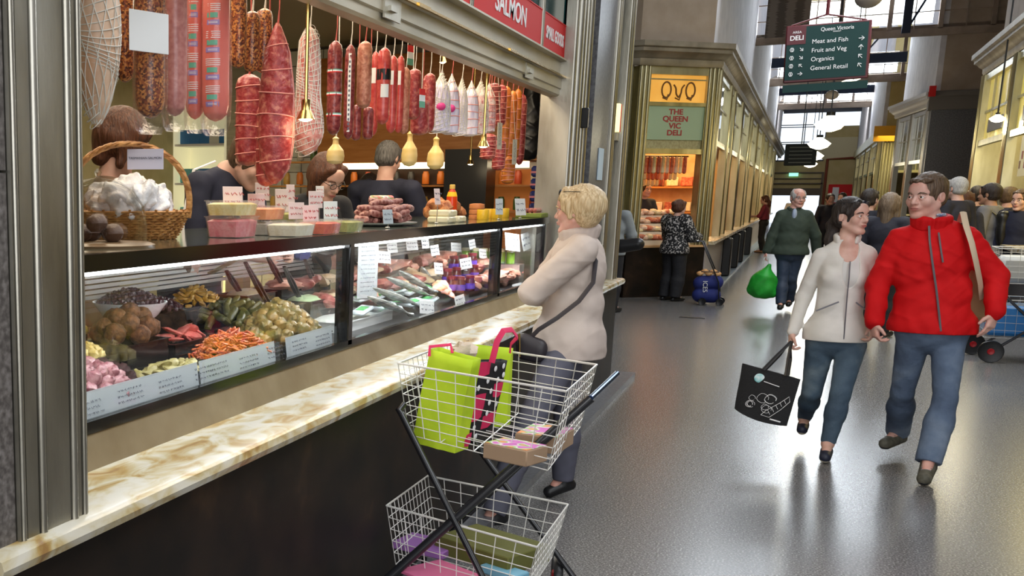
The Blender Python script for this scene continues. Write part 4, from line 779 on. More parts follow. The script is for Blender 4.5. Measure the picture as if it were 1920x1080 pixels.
def hang(px, y0, y1, hw, X_, kind, label, m, cat='salami', group=None, shape=None, name='hanging_salami'):
    """a meat whose axis runs from pixel height y0 to y1 at plane X; hw its half width in pixels"""
    A, B = at(px, y0, X=X_), at(px, y1, X=X_); c = (A + B) / 2; D = (_M.T @ np.array([c.x, c.y, c.z - CAMH]))[2]; r_ = hw * D / _F; A.x, A.y = c.x, c.y; z0, z1 = B.z, A.z; L = z1 - z0
    o = thing(name, label, cat, (c.x, c.y, z0), 0, group)
    sh = shape or [(0, .05), (.015, .45), (.05, .82), (.12, .98), (.5, 1), (.88, .98), (.95, .8), (.985, .4), (1, .08)]
    b = MB(); rings = []; n = 20; q = random.Random(int(px * 7 + y1)); wob = .05 if kind != 'smooth' else .01
    prof = []
    for i in range(len(sh) - 1):
        for k in range(4): f_ = k / 4; prof.append((sh[i][0] * (1 - f_) + sh[i + 1][0] * f_, sh[i][1] * (1 - f_) + sh[i + 1][1] * f_))
    prof.append(sh[-1]); of = q.random() * 50
    for t_, w_ in prof: rings.append([((w_ * r_ * (1 + wob * noise.noise(V3(math.cos(a) * 1.5, math.sin(a) * 1.5, t_ * L * 22 + of)))) * math.cos(a), (w_ * r_ * (1 + wob * noise.noise(V3(math.cos(a) * 1.5 + 9, math.sin(a) * 1.5, t_ * L * 22 + of)))) * math.sin(a), t_ * L) for a in [2 * PI * k / n for k in range(n)]])
    b.loft(rings); b.build('meat', m, o)
    b = MB(); b.tube([(0, 0, L), (.004, .006, L + .05), (0, 0, 2.86 - z0)], .0022, 5).tube([(.0, .01, L - .005), (.0, .018, L + .08), (0, .004, 2.86 - z0)], .0018, 5); b.build('string', M_rstring if kind in ('tied', 'band', 'redstr') else M_string, o)
    def wat(t_):
        for i in range(len(sh) - 1):
            if sh[i][0] <= t_ <= sh[i + 1][0]: f_ = (t_ - sh[i][0]) / (sh[i + 1][0] - sh[i][0] + 1e-9); return r_ * (sh[i][1] * (1 - f_) + sh[i + 1][1] * f_)
        return r_
    def ring(t_, rr=.0016, tilt=0): return [(wat(t_) * 1.03 * math.cos(a), wat(t_) * 1.03 * math.sin(a), t_ * L + tilt * math.sin(a + t_ * 9) * r_) for a in [2 * PI * k / 20 for k in range(21)]]
    if kind in ('tied', 'net'):
        b = MB(); k = 7 if kind == 'tied' else max(int(L / (r_ * .26)), 5)
        for i in range(1, k): b.tube(ring(i / k, .002, .35 if kind == 'net' else .1), .0022 if kind == 'tied' else .0016, 4)
        for j in range(13 if kind == 'net' else 3):
            tw = (1.2 if kind == 'net' else .1); b.tube([(wat(t_) * 1.03 * math.cos(2 * PI * j / 13 + tw * t_), wat(t_) * 1.03 * math.sin(2 * PI * j / 13 + tw * t_), t_ * L) for t_ in [.02 + .96 * e / 12 for e in range(13)]], .0016, 4)
            if kind == 'net': b.tube([(wat(t_) * 1.03 * math.cos(2 * PI * j / 13 - tw * t_ * 1.7), wat(t_) * 1.03 * math.sin(2 * PI * j / 13 - tw * t_ * 1.7), t_ * L) for t_ in [.02 + .96 * e / 12 for e in range(13)]], .0016, 4)
        b.build('netting', M_string if kind == 'net' else mat('pink_twine', (.75, .3, .25), rough=.7), o)
    if kind in ('film', 'print'):
        MB().lathe([(r_ * .75, -.045), (r_ * .95, -.03), (r_ * 1.12, .0), (r_ * 1.1, .1), (r_ * 1.08, L * .9)], n=20, wob=.12).build('plastic_sleeve', M_film, o)
    face = math.atan2(-c.y, -c.x)
    def patch(t0, t1, a0, a1, mm, nm, off=1.012):
        P_ = []; n_ = 6
        for i in range(n_ + 1): a = face + a0 + (a1 - a0) * i / n_; P_.append((math.cos(a), math.sin(a)))
        b = MB(); b.loft([[(x * wat(t) * off, y * wat(t) * off, t * L) for x, y in P_] + [(x * wat(t) * (off - .02), y * wat(t) * (off - .02), t * L) for x, y in P_[::-1]] for t in [t0 + (t1 - t0) * e / 4 for e in range(5)]]); return fixn(b.build(nm, mm, o))
    if kind == 'print':
        for k in range(5):
            t_ = .1 + k * .19; patch(t_, t_ + .035, -.8, .25, M_blueprint, 'blue_print'); patch(t_ + .05, t_ + .085, -.7, .1, M_greenp, 'green_print', 1.014)
            for e in range(4): patch(t_ + .10 + e * .014, t_ + .105 + e * .014, -.8, .3, M_white, 'white_line', 1.014)
            for e in range(2): patch(t_ + .012 + e * .008, t_ + .015 + e * .008, -.6, .1, M_white, 'white_line', 1.018)
    if kind == 'label': patch(.3, .62, -.6, .5, M_card, 'white_label', 1.03)
    if kind == 'labelled': patch(.62, .80, -1.2, .2, M_card, 'white_label', 1.03)
    if kind == 'band':
        for t_ in (.2, .42, .66): patch(t_, t_ + .012, -1.5, 1.5, M_red, 'red_band', 1.03); patch(t_ + .012, t_ + .026, -1.5, 1.5, M_white, 'white_band', 1.03); patch(t_ + .026, t_ + .036, -1.5, 1.5, M_greenp, 'green_band', 1.03)
    if kind == 'blackband': patch(.58, .72, -1.5, 1.5, M_black, 'black_band', 1.03); patch(.35, .52, -.4, .8, M_card, 'white_label', 1.03)
    if kind == 'stripe': patch(.08, .9, -.35, .25, M_card, 'paper_strip', 1.03); [patch(.1 + e * .05, .125 + e * .05, -.2, .1, M_ink, 'print', 1.045) for e in range(15)]
    return o, r_, L
BIG = [(0, .1), (.04, .5), (.12, .85), (.3, 1), (.6, .95), (.82, .7), (.95, .3), (1, .1)]
hang(180, -55, 238, 47, -1.72, 'net', 'large pale ham in white netting hanging beside the fluted pillar', M_ham, 'ham', None, [(0, .08), (.05, .3), (.15, .55), (.35, .85), (.6, 1), (.8, .95), (.95, .6), (1, .2)], 'netted_ham')
hang(234, -60, 155, 17, -1.95, 'rough', 'peppercorn-crusted salami hanging behind the netted ham', M_pepper_s)
hang(281, -60, 222, 29, -1.72, 'film', 'fat peppercorn-crusted salami in a clear bag with a white sticker', M_pepper_s)
o = MB().rbox((-.075, -.055, -.0015), (.075, .055, 0), .001, frame(at(280, 60, X=-1.66), (.3, 1, 0), (0, 0, 1))).build('price_sticker', M_card, None, False); tag(o, 'blank white square sticker on the fat peppercorn salami', 'sticker')
hang(328, -60, 218, 23, -1.72, 'film', 'smooth brown-pink mortadella in a clear bag next to the sticker', M_mort, name='hanging_mortadella', cat='mortadella')
hang(366, -60, 224, 19, -1.80, 'print', 'printed pink sausage half behind the brown mortadella', M_pinkp, name='printed_sausage', cat='sausage')
hang(405, -40, 228, 26, -1.72, 'print', 'foremost printed pink sausage in a clear sleeve', M_pinkp, name='printed_sausage', cat='sausage')
for px, y0, y1, lb in ((447, -30, 128, 'first of the short peppercorn salamis beside the printed sausages'), (472, 20, 135, 'middle short peppercorn salami'), (495, 15, 138, 'short peppercorn salami touching the big tied salami')): hang(px, y0, y1, 16, -1.80, 'rough', lb, M_pepper_s)
hang(466, 138, 312, 25, -1.92, 'tied', 'dark red salami hanging below the short peppercorn ones', M_salr)
hang(518, 42, 345, 34, -1.74, 'tied', 'biggest tied red salami, its foot over the bending assistant\'s head', M_salr, shape=BIG)
hang(500, 190, 350, 20, -1.80, 'tied', 'red salami squeezed between the two biggest tied ones', M_salr)
hang(578, 50, 292, 30, -1.74, 'net', 'pink netted coppa with a brass lamp hanging in front of it', M_copp, 'cured meat', None, [(0, .1), (.04, .6), (.15, 1), (.3, .95), (.45, .75), (.7, .72), (.9, .6), (.98, .3), (1, .1)], 'hanging_coppa')
hang(627, 75, 254, 14, -1.78, 'band', 'slim dark salami with red, white and green bands', M_darks)
hang(655, 82, 262, 10, -1.82, 'stripe', 'slim salami with a printed paper strip down its front', M_darks)
hang(683, 76, 204, 14, -1.78, 'redstr', 'short rusty brown salami above two thin ones', M_brsal)
hang(668, 196, 264, 9, -1.86, 'redstr', 'thin dark salami under the rusty brown one', M_darks); hang(690, 200, 262, 10, -1.82, 'redstr', 'second thin dark salami under the rusty brown one', M_darks)
hang(702, 95, 255, 8, -1.9, 'labelled', 'thin red salami behind the black-banded one', M_redsal); hang(719, 88, 234, 13, -1.78, 'blackband', 'red salami with a black band and a white label', M_redsal)
hang(735, 103, 250, 10, -1.80, 'labelled', 'smooth red salami with a white label next to the black-banded one', M_redsal); hang(749, 103, 250, 8, -1.82, 'labelled', 'slimmer smooth red salami with a white label', M_redsal)
for px, y0, y1, hw, lb in ((759, 125, 252, 9, 'rough brown salami beside the smooth red pair'), (776, 128, 225, 13, 'rough reddish salami at the start of the coppa cluster'), (787, 185, 254, 17, 'squat rough salami at the foot of the cluster'), (804, 136, 250, 12, 'rough red salami touching the white netted bundles')): hang(px, y0, y1, hw, -1.8, 'rough', lb, M_brsal if hw == 9 else M_salr)
NET = [(0, .5), (.03, .95), (.3, 1), (.6, .9), (.75, .7), (.85, .35), (.95, .12), (1, .06)]
for k, (px, y0, y1, hw, m, lb) in enumerate(((826, 133, 250, 19, M_netw, 'white and lilac netted sausage bundle nearest the salamis'), (845, 137, 253, 17, M_netw, 'second white and lilac netted bundle with a pink spot'), (864, 145, 255, 13, M_netw, 'narrow third white netted bundle'), (882, 150, 256, 16, M_netw, 'fourth white netted bundle just before the pink ones'), (899, 150, 254, 17, M_netp, 'pink and white netted bundle behind the slim brass lamp'), (915, 155, 250, 15, M_netp, 'last pink and white netted bundle'))):
    o, r_, L = hang(px, y0, y1, hw, -1.8, 'net' if k % 2 == 0 else 'tied', lb, m, 'netted sausage', None, NET, 'netted_bundle')
    b = MB(); 
    for j in range(7): a = j * .9; b.tube([(0, 0, L * .99), (r_ * .8 * math.cos(a), r_ * .8 * math.sin(a), L * .72)], .0022, 4)
    b.build('gathered_strings', M_string, o)
    if k in (0, 1): MB().ball((.3 * r_, -r_ * .85, L * .42), (r_ * .5, r_ * .3, .022), 10).build('pink_spot', mat('magenta_sticker', (.7, .05, .25)), o)
for px, y0, y1, hw, m, lb in ((925, 155, 215, 13, M_darks, 'dark chorizo loop beside the pink netted bundle'), (938, 158, 238, 11, M_salr, 'dark red chorizo behind the first paper tag'), (947, 160, 300, 9, M_orange, 'long orange chorizo nearest the dark one'), (958, 168, 310, 9, M_orange, 'long orange chorizo beside the second paper tag'), (968, 165, 300, 8, M_orange, 'third orange chorizo in the loop cluster'), (977, 175, 310, 8, M_salr, 'last red chorizo next to the black apron'), (915, 250, 300, 14, M_salr, 'short red sausage low behind the slim brass lamp'), (935, 262, 320, 12, M_salr, 'short sausage hanging under the paper tag'), (953, 292, 345, 12, M_orange, 'lowest orange sausage above the bright shelf')): hang(px, y0, y1, hw, -1.86, 'tied', lb, m, name='hanging_chorizo', cat='chorizo')
for px, y0, y1, hw, lb in ((768, 246, 312, 15, 'pale gourd-shaped cheese hanging over the back-turned assistant\'s shoulder'), (817, 256, 318, 16, 'pale gourd-shaped cheese above the red sauce bottle'), (629, 256, 308, 17, 'peach-coloured gourd cheese beside the woman with glasses')):
    hang(px, y0, y1, hw, -2.0, 'smooth', lb, M_cheese, 'cheese', None, [(0, .1), (.03, .6), (.12, .93), (.3, 1), (.5, .9), (.62, .6), (.72, .35), (.86, .3), (.93, .38), (1, .1)], 'hanging_cheese')
for px, py, lb in ((937, 255, 'paper tag hanging from the dark chorizo'), (965, 285, 'lower paper tag hanging from the orange chorizos')):
    mb = frame(at(px, py, X=-1.80), (.2, 1, .0), (0, .1, 1)); o = MB().box((-.035, -.085, -.002), (.035, .085, 0), mb).build('paper_tag', mat('cream_tag', (.62, .58, .45)), None, False); tag(o, lb, 'tag'); scribble(MB(), mb @ Matrix.Rotation(PI / 2, 4, 'Z'), .15, .05, 2, 3, .008).build('handwriting', M_ink, o); MB().tube([mb @ V3(0, .085, 0), mb @ V3(0, .085, 0) + V3(-.03, 0, .3)], .0015, 4).build('string', M_string, o)
# hooks, flags, black apron, pendant lamps
for px, py, lb in ((770, 110, 'small red, white and green paper flag hanging above the reddish salami'), (792, 190, 'second red, white and green flag low on the salami cluster')):
    mb = frame(at(px, py, X=-1.7), (.15, 1, .0), (0, .12, 1)); o = thing('paper_flag', lb, 'flag', mb.translation); mb.translation = (0, 0, 0)
    for j, mm in enumerate((M_red, M_white, M_greenp)): MB().box((-.03, .03 - j * .03, -.002), (.03, .06 - j * .03, 0), mb).build('band', mm, o, False)
    MB().tube([(0, 0, .06), (0, 0, 2.86 - o.location.z)], .0015, 4).build('string', M_rstring, o)
w = at(995, 230, X=-1.95); F = Field((-.15, -.2, -.3), (.15, .2, .35), .01); F.cap((0, -.03, .28), (0, -.05, -.2), .06, .09, k=.03, flat=.6); F.crease(.02, 1); o = F.build('black_apron', M_black); o.location = w; tag(o, 'black apron hanging in front of the white tiles', 'apron')
MB().tube([(0, -.03, .3), (0, 0, 2.86 - w.z)], .003, 5).build('hook', M_black, o)
def pendant(px, py, X_, lb, rr=.035):
    v = at(px, py, X=X_); o = thing('pendant_lamp', lb, 'lamp', v); MB().tube([(0, 0, .06), (0, 0, 2.98 - v.z)], .007, 8).build('brass_rod', M_gold, o)
    MB().lathe([(rr * .45, .07), (rr * .5, .035), (rr * .6, .03), (rr, .0), (rr * .94, .0), (rr * .5, .028)], n=18).build('shade', M_gold, o); MB().ball((0, 0, .006), (rr * .8, rr * .8, .014), 14).build('bulb', M_bulb, o); point('pendant_bulb', v + V3(0, 0, -.03), .9); return o
pendant(573, 224, -1.62, 'brass pendant lamp hanging in front of the pink netted coppa'); pendant(906, 275, -1.66, 'slim brass pendant lamp in front of the pink netted bundles'); pendant(830, 117, -2.3, 'small bright lamp glowing behind the white netted bundles', .03); pendant(882, 308, -2.4, 'small lamp hanging low behind the netted bundles', .03)

# ---------------------------------------------------------------- back of the shop
BY = 9.55
def panel(name, label, cat, x0, y0, x1, y1, m, Y_=BY, th=.04, **k):
    a, b_ = at(x0, y0, Y=Y_), at(x1, y1, Y=Y_); xs = sorted((a.x, b_.x)); zs = sorted((a.z, b_.z)); return tag(MB().box((xs[0], Y_, zs[0]), (xs[1], Y_ + th, zs[1])).build(name, m), label, cat, **k)
panel('wooden_canopy', 'orange wooden canopy board across the back of the shop', 'canopy', 600, 110, 992, 302, M_wood, th=.3)
panel('strip_light', 'cream strip light under the orange canopy', 'lamp', 640, 306, 990, 314, mat('warm_strip', (1, .85, .55), emit=3), th=.05)
panel('dark_fridge', 'tall black fridge front beside the gourd-shaped cheeses', 'fridge', 835, 280, 905, 470, M_black, 9.3, .3)
pw = panel('wall_shelving', 'dark wooden shelving at the back of the shop below the canopy', 'shelf', 595, 318, 835, 470, mat('dark_wood', (.06, .03, .015), rough=.5), 9.8, .05)
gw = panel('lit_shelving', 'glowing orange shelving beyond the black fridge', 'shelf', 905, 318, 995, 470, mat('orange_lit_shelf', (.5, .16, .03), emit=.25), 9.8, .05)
q = random.Random(6); cols = [(.5, .08, .03), (.6, .35, .08), (.1, .18, .05), (.55, .5, .4), (.05, .05, .05), (.7, .2, .03)]
jr = [MB().lathe([(.03, 0), (.032, .005), (.032, .085), (.024, .1), (.024, .11), (.02, .112)], n=12).build('jar', mat('goods_%d' % i, c_, rough=.3)) for i, c_ in enumerate(cols)]
for i in range(60):
    x = -4.6 + (i % 20) * .135; z = (1.5, 1.72, 1.94)[i // 20]; o = jr[i] if i < 6 else dup(jr[q.randrange(6)]); o.location = (x, 9.72, z); tag(o, 'jar of preserves lined up on the back shelves of the shop', 'jar', 'jars on the back shelves')
for z in (1.49, 1.71, 1.93): tag(MB().box((-4.7, 9.62, z - .015), (-1.98, 9.8, z)).build('shelf_board', M_wood), {1.49: 'lowest', 1.71: 'middle', 1.93: 'highest'}[z] + ' thin wooden shelf board carrying the rows of jars', 'shelf')
# dairy fridge
a, b_ = at(322, 215, Y=9.0), at(432, 215, Y=9.0); fx0, fx1 = a.x, b_.x; fr_ = thing('dairy_fridge', 'bright cream-lit dairy fridge behind the wicker basket', 'fridge', (fx0, 9.0, .16))
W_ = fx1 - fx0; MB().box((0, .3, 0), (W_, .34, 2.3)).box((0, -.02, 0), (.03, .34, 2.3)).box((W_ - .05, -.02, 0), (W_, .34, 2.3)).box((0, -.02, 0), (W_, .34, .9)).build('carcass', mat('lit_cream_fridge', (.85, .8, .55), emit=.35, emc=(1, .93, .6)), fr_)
for z in (1.2, 1.55, 1.9): MB().box((.03, 0, z), (W_ - .05, .3, z + .02)).build('shelf', M_white, fr_)
pk = [MB().rbox((-.055, -.05, 0), (.055, .05, .13), .008).build('carton', mat('carton_%s' % n_, c_, rough=.4)) for n_, c_ in (('white', (.75, .75, .7)), ('blue', (.05, .2, .5)), ('teal', (.15, .45, .5)), ('yellow', (.7, .6, .2)))]
used = set()
for i in range(20):
    k = q.randrange(4); o = pk[k] if k not in used else dup(pk[k]); used.add(k); o.location = (fx0 + .1 + (i % 5) * (W_ - .2) / 4, 9.12, .16 + (.905, 1.22, 1.57, 1.92)[i // 5]); tag(o, ('white', 'blue', 'teal', 'yellow')[k] + ' dairy carton on a shelf of the cream-lit fridge', 'carton', ('white', 'blue', 'teal', 'yellow')[k] + ' dairy cartons')
for k in range(4):
    if k not in used: bpy.data.objects.remove(pk[k])
o = at(445, 300, Y=8.6); tag(MB().box((o.x - .08, 8.55, .16), (o.x + .09, 8.7, 2.97)).build('steel_column', M_steel), 'stainless steel column beside the dairy fridge', 'column')
# ---------------------------------------------------------------- the wire trolley in front
M_wire = mat('white_coated_wire', (.72, .70, .66), rough=.3); M_cartbar = mat('black_painted_tube', (.015, .015, .018), rough=.25, coat=.3)
cart = thing('shopping_trolley', 'two-tier white wire shopping trolley with crossed black legs and red wheels', 'trolley', (-.95, 4.1, 0)); co = Vector((-.95, 4.1, 0))
def quadpt(Q, u_, v_): return Q[0].lerp(Q[1], u_).lerp(Q[3].lerp(Q[2], u_), v_)
def wire_basket(name, R, Bt, nu, nv, nh):
    """rim quad R and floor quad Bt, corners near-left, near-right, far-right, far-left"""
    R = [p - co for p in R]; Bt = [p - co for p in Bt]; b = MB()
    for i in range(4):
        a, c, d, e = R[i], R[(i + 1) % 4], Bt[i], Bt[(i + 1) % 4]; n = nu if i % 2 == 0 else nv
        for k in range(n + 1): f_ = k / n; b.tube([a.lerp(c, f_), d.lerp(e, f_)], .0018, 5)
        for k in range(1, nh + 1): f_ = k / nh; b.tube([a.lerp(d, f_), c.lerp(e, f_)], .0018, 5)
    for k in range(1, 9): b.tube([Bt[0].lerp(Bt[3], k / 9), Bt[1].lerp(Bt[2], k / 9)], .0021, 5)
    for k in (1, 2, 3): b.tube([Bt[0].lerp(Bt[1], k / 4), Bt[3].lerp(Bt[2], k / 4)], .0024, 5)
    o = b.build(name, M_wire, cart); b = MB(); b.tube([*R, R[0]], .0042, 7); b.build('rim', M_wire, o); return o
R1 = [at(746, 681, Z=1.0), at(1062, 734, Z=1.0), at(1119, 684, Z=1.0), at(845, 643, Z=1.0)]
B1 = [at(767, 815, Z=.73), at(1027, 882, Z=.73), at(1088, 800, Z=.73), at(868, 752, Z=.73)]
wire_basket('upper_basket', R1, B1, 8, 12, 7)
R2 = [at(725, 948, Z=.46), at(1007, 1026, Z=.46), at(1065, 946, Z=.46), at(802, 892, Z=.46)]
B2 = [at(742, 1058, Z=.25), at(980, 1128, Z=.25), at(1035, 1045, Z=.25), at(815, 992, Z=.25)]
wire_basket('lower_basket', R2, B2, 8, 12, 5)
W2 = lambda x, y, Y_: at(x, y, Y=Y_) - co
a0, a1 = W2(1108, 746, 3.86), W2(735, 1078, 3.72); d = (a1 - a0).normalized()
MB().tube([a1 + d * ((.1 - a1.z) / d.z), a0], .017, 12).build('crossed_leg', M_cartbar, cart)
h0 = a0; h1 = W2(1157, 700, 4.0); MB().tube([h0, h1], .010, 10).build('chrome_handle_end', mat('blue_chrome', (.3, .4, .6), rough=.15, metal=1), cart)
a0, a1 = W2(752, 775, 3.86), W2(905, 1082, 3.70); d = (a1 - a0).normalized(); e1 = a1 + d * ((.1 - a1.z) / d.z)
MB().tube([a0 + V3(.0, .03, .03), a0 + V3(-.01, 0, .01), a0, a1, e1], .012, 10).build('crossed_leg', M_cartbar, cart)
a0, a1 = W2(935, 892, 4.45), W2(1030, 1020, 4.40); d = (a1 - a0).normalized(); e2 = a1 + d * ((.1 - a1.z) / d.z)
MB().tube([a0 - d * .5, a0, a1, e2], .012, 10).build('crossed_leg', M_cartbar, cart)
a0, a1 = W2(1150, 708, 4.5), W2(880, 965, 4.42); d = (a1 - a0).normalized(); e3 = a1 + d * ((.1 - a1.z) / d.z)
MB().tube([a1 - d * .62, a1, e3], .009, 10).build('crossed_leg', M_cartbar, cart)
def wheel(par, c, ax, r_, nm='wheel', mr=None):
    ax = Vector(ax).normalized(); m = ax.to_track_quat('Z', 'Y').to_matrix().to_4x4(); b = MB(); b.lathe([(r_ * .72, -.012), (r_ * .95, -.018), (r_, -.008), (r_, .008), (r_ * .95, .018), (r_ * .72, .012)], c, 26, m=m); o = b.build(nm, M_black, par)
    MB().lathe([(.001, -.016), (r_ * .25, -.02), (r_ * .3, -.01), (r_ * .7, -.008), (r_ * .73, .008), (r_ * .3, .01), (r_ * .25, .02), (.001, .016)], c, 22, m=m).build('red_hub', mr or mat('red_wheel_hub', (.45, .01, .015), rough=.35), o); return o
ww_ = W2(1045, 1062, 4.45); wheel(cart, V3(ww_.x, ww_.y, .095), (1, .25, 0), .09); wheel(cart, V3(e1.x, e1.y, .09), (1, .25, 0), .09)
MB().tube([V3(ww_.x, ww_.y, .095), V3(e1.x, e1.y, .09)], .006, 8).build('axle', M_cartbar, cart)
MB().tube([e2, V3(ww_.x, ww_.y, .095)], .008, 8).build('wheel_bracket', M_cartbar, cart)
for e_ in (e3,): MB().tube([e_, V3(e_.x, e_.y, .0)], .012, 8).build('rubber_foot', M_black, cart)
# bags in the upper basket
def bag(label, name, F0, m, th, inner=None):
    """F0: front face corners bottom-left, bottom-right, top-right, top-left; th thickness vector"""
    o = thing(name, label, 'bag', F0[0]); c0 = F0[0]; F1 = [p - c0 for p in F0]; b = MB(); rings = []
    for i in range(11):
        f_ = i / 10; L_, R_ = F1[0].lerp(F1[3], f_), F1[1].lerp(F1[2], f_); w_ = [L_.lerp(R_, g / 8) + th * (-.06 * math.sin(g / 8 * PI) + .03 * math.sin(g * 2.3 + i * .9)) for g in range(9)]
        k_ = 1 - .35 * f_; bk_ = [p + th * k_ * (1 + .05 * math.sin(i * 1.3 + g)) for g, p in enumerate([L_.lerp(R_, g / 8) for g in range(9)])][::-1]; rings.append(w_ + [w_[-1].lerp(bk_[0], .5) - (R_ - L_) * .04 * math.sin(f_ * PI)] + bk_ + [bk_[-1].lerp(w_[0], .5) + (R_ - L_) * .04 * math.sin(f_ * PI)])
    F_ = b.loft(rings, cap=False); b.F.append(tuple(range(len(rings[0]) - 1, -1, -1))); b.M.append(0); o2 = fixn(b.build('bag_body', m, o)); o2.modifiers.new('thick', 'SOLIDIFY').thickness = .002; return o, c0
M_lime = mat('lime_green_nonwoven', (.40, .58, .01), rough=.7, c2=(.55, .72, .03), scale=6, bump=.5, bscale=9); M_pinkb = mat('hot_pink_nonwoven', (.65, .02, .10), rough=.6)
M_dot = mat('black_polka_fabric', (.012, .012, .015), rough=.7)
F0 = [at(772, 828, Y=3.97), at(853, 850, Y=3.92), at(886, 676, Y=3.92), at(806, 654, Y=3.97)]
gb, gc = bag('lime green shopping bag with a pink handle standing in the upper basket', 'shopping_bag', F0, M_lime, V3(.02, .10, .0))
hp = [at(x, y, Y=Y_) - gc for x, y, Y_ in ((805, 668, 3.95), (806, 650, 3.96), (845, 646, 4.0), (848, 662, 3.98))]
MB().tube(hp, .007, 6, flat=.25, up=(0, -1, 0)).build('handle', M_pinkb, gb)
F0 = [at(866, 838, Y=3.98), at(925, 800, Y=4.22), at(952, 676, Y=4.24), at(888, 678, Y=3.98)]
pb, pc_ = bag('black bag with white polka dots and pink panels next to the lime bag', 'shopping_bag', F0, M_dot, V3(-.05, .05, .0))
G = [p - pc_ for p in F0]; nr = (G[1] - G[0]).cross(G[3] - G[0]).normalized(); nr = -nr if nr.y > 0 else nr
def pp(u_, v_, e=.006): return G[0].lerp(G[1], u_).lerp(G[3].lerp(G[2], u_), v_) + nr * e
mo = frame((0, 0, 0), G[1] - G[0], G[3] - G[0])
for (u0, u1, v0, v1) in ((.02, .55, .84, .98), (.04, .5, .28, .58), (.45, .95, .10, .26), (.72, .99, .5, .68), (.0, .25, .0, .12)):
    MB().loft([[pp(u0, v, .003), pp((u0 + u1) / 2, v + .02 * (1 if v == v1 else -1), .009), pp(u1, v, .003), pp(u1, v, .0), pp(u0, v, 0)] for v in (v0, v1)]).build('pink_panel', M_pinkb, pb)
for (u_, v_) in ((.62, .9), (.85, .93), (.75, .74), (.2, .68), (.45, .75), (.9, .8), (.6, .6), (.62, .44), (.85, .38), (.25, .18), (.6, .3), (.35, .05), (.1, .66)): b = MB(); b.ball(pp(u_, v_, .008), (.0115, .0115, .002), 12, mo); b.build('white_dot', M_white, pb)
hp = [at(x, y, Y=Y_) - pc_ for x, y, Y_ in ((922, 680, 4.08), (932, 640, 4.08), (944, 620, 4.1), (960, 618, 4.14), (970, 632, 4.18), (958, 645, 4.2), (956, 662, 4.2))]
MB().tube(hp, .013, 6, flat=.22, up=(0, -1, 0)).build('handle', M_pinkb, pb)
F0 = [at(880, 800, Y=4.30), at(950, 800, Y=4.40), at(958, 655, Y=4.42), at(868, 646, Y=4.30)]
bag('second lime green bag behind the polka dot bag', 'shopping_bag', F0, M_lime, V3(.0, .06, 0))
o = MB().ball((0, 0, 0), (.05, .04, .035), 16, wob=.8).build('tissue_paper', mat('beige_tissue', (.6, .5, .4), rough=.8, bump=.8, bscale=30)); o.location = at(868, 660, Y=4.06); tag(o, 'crumpled beige tissue paper sticking out of the lime green bag', 'paper')
# boxes on the floor of the upper basket, things in the lower one
def flatbox(label, px, py, Z_, sx, sy, sz, rz, m, topm=None, nm='carton', cat='carton'):
    v = at(px, py, Z=Z_); o = MB().rbox((-sx / 2, -sy / 2, 0), (sx / 2, sy / 2, sz), .004).build(nm, m); o.location = v; o.rotation_euler = (0, 0, rz); tag(o, label, cat)
    if topm: MB().rbox((-sx / 2 + .004, -sy / 2 + .004, sz), (sx / 2 - .004, sy / 2 - .004, sz + .002), .0008).build('printed_top', topm, o)
    return o
M_print = mat('colourful_print', (.6, .15, .5), c2=((.75, .7, .65), (.2, .5, .15), (.75, .3, .12)), scale=22, thr=(.4, .62), detail=1); M_cardb = mat('brown_cardboard', (.36, .24, .15), rough=.8)
flatbox('cardboard punnet with purple and green print on the upper basket floor', 965, 862, .735, .17, .13, .055, -.35, M_cardb, M_print); flatbox('second cardboard punnet with printed lid by the basket corner', 1020, 838, .735, .15, .2, .06, -.1, M_cardb, M_print)
flatbox('folded olive green cloth in the lower basket', 920, 1045, .26, .34, .26, .07, -.4, mat('olive_cloth', (.13, .13, .03), rough=.9, bump=.4, bscale=20), None, 'folded_cloth', 'cloth'); flatbox('pink magazine at the bottom of the lower basket', 840, 1085, .255, .3, .22, .012, -.5, mat('pink_cover', (.7, .15, .3)), None, 'magazine', 'magazine')
flatbox('purple leaflet leaning in the lower basket corner', 800, 1030, .26, .22, .16, .03, -.2, mat('purple_cover', (.35, .15, .45)), None, 'leaflet', 'leaflet'); flatbox('pale blue packet beside the olive cloth', 945, 1080, .255, .16, .08, .03, -.4, mat('pale_blue_packet', (.2, .45, .6)), None, 'packet', 'packet')

# trolley of the speckled woman
tr = thing('shopping_trolley', 'dark framed shopping trolley with a navy bag beside the speckled woman', 'trolley', (-1.18, 18.35, 0)); M_tf = mat('dark_trolley_frame', (.03, .03, .035), rough=.3, metal=.5)
F = Field((-.3, -.3, 0), (.3, .3, .6), .012); F.cap((-.1, 0, .14), (.08, 0, .14), .11, k=.02); F.cap((-.1, 0, .32), (.1, 0, .34), .11, k=.03); F.build('navy_bag', mat('navy_bag', (.015, .025, .16), rough=.7), tr)
text('ICES', .09, M_white, frame((-.03, -.125, .28), (.05, 0, -1), (1, 0, .05)), tr, 'lettering', .002)
for s_ in (-1, 1): MB().tube([(.18, .14 * s_, .02), (.15, .14 * s_, .35), (-.12, .14 * s_, .95), (-.2, .14 * s_, .95)], .011, 6).build('side_tube', M_tf, tr)
MB().tube([(-.2, -.14, .95), (-.2, .14, .95)], .014, 6).tube([(.15, -.14, .5), (-.1, -.14, .5)], .008, 5).tube([(.15, .14, .5), (-.1, .14, .5)], .008, 5).build('handle', M_tf, tr)
for x in (-.05, .19): 
    for s_ in (-1, 1): wheel(tr, V3(x, .16 * s_, .055), (0, 1, 0), .055, mr=M_tf)
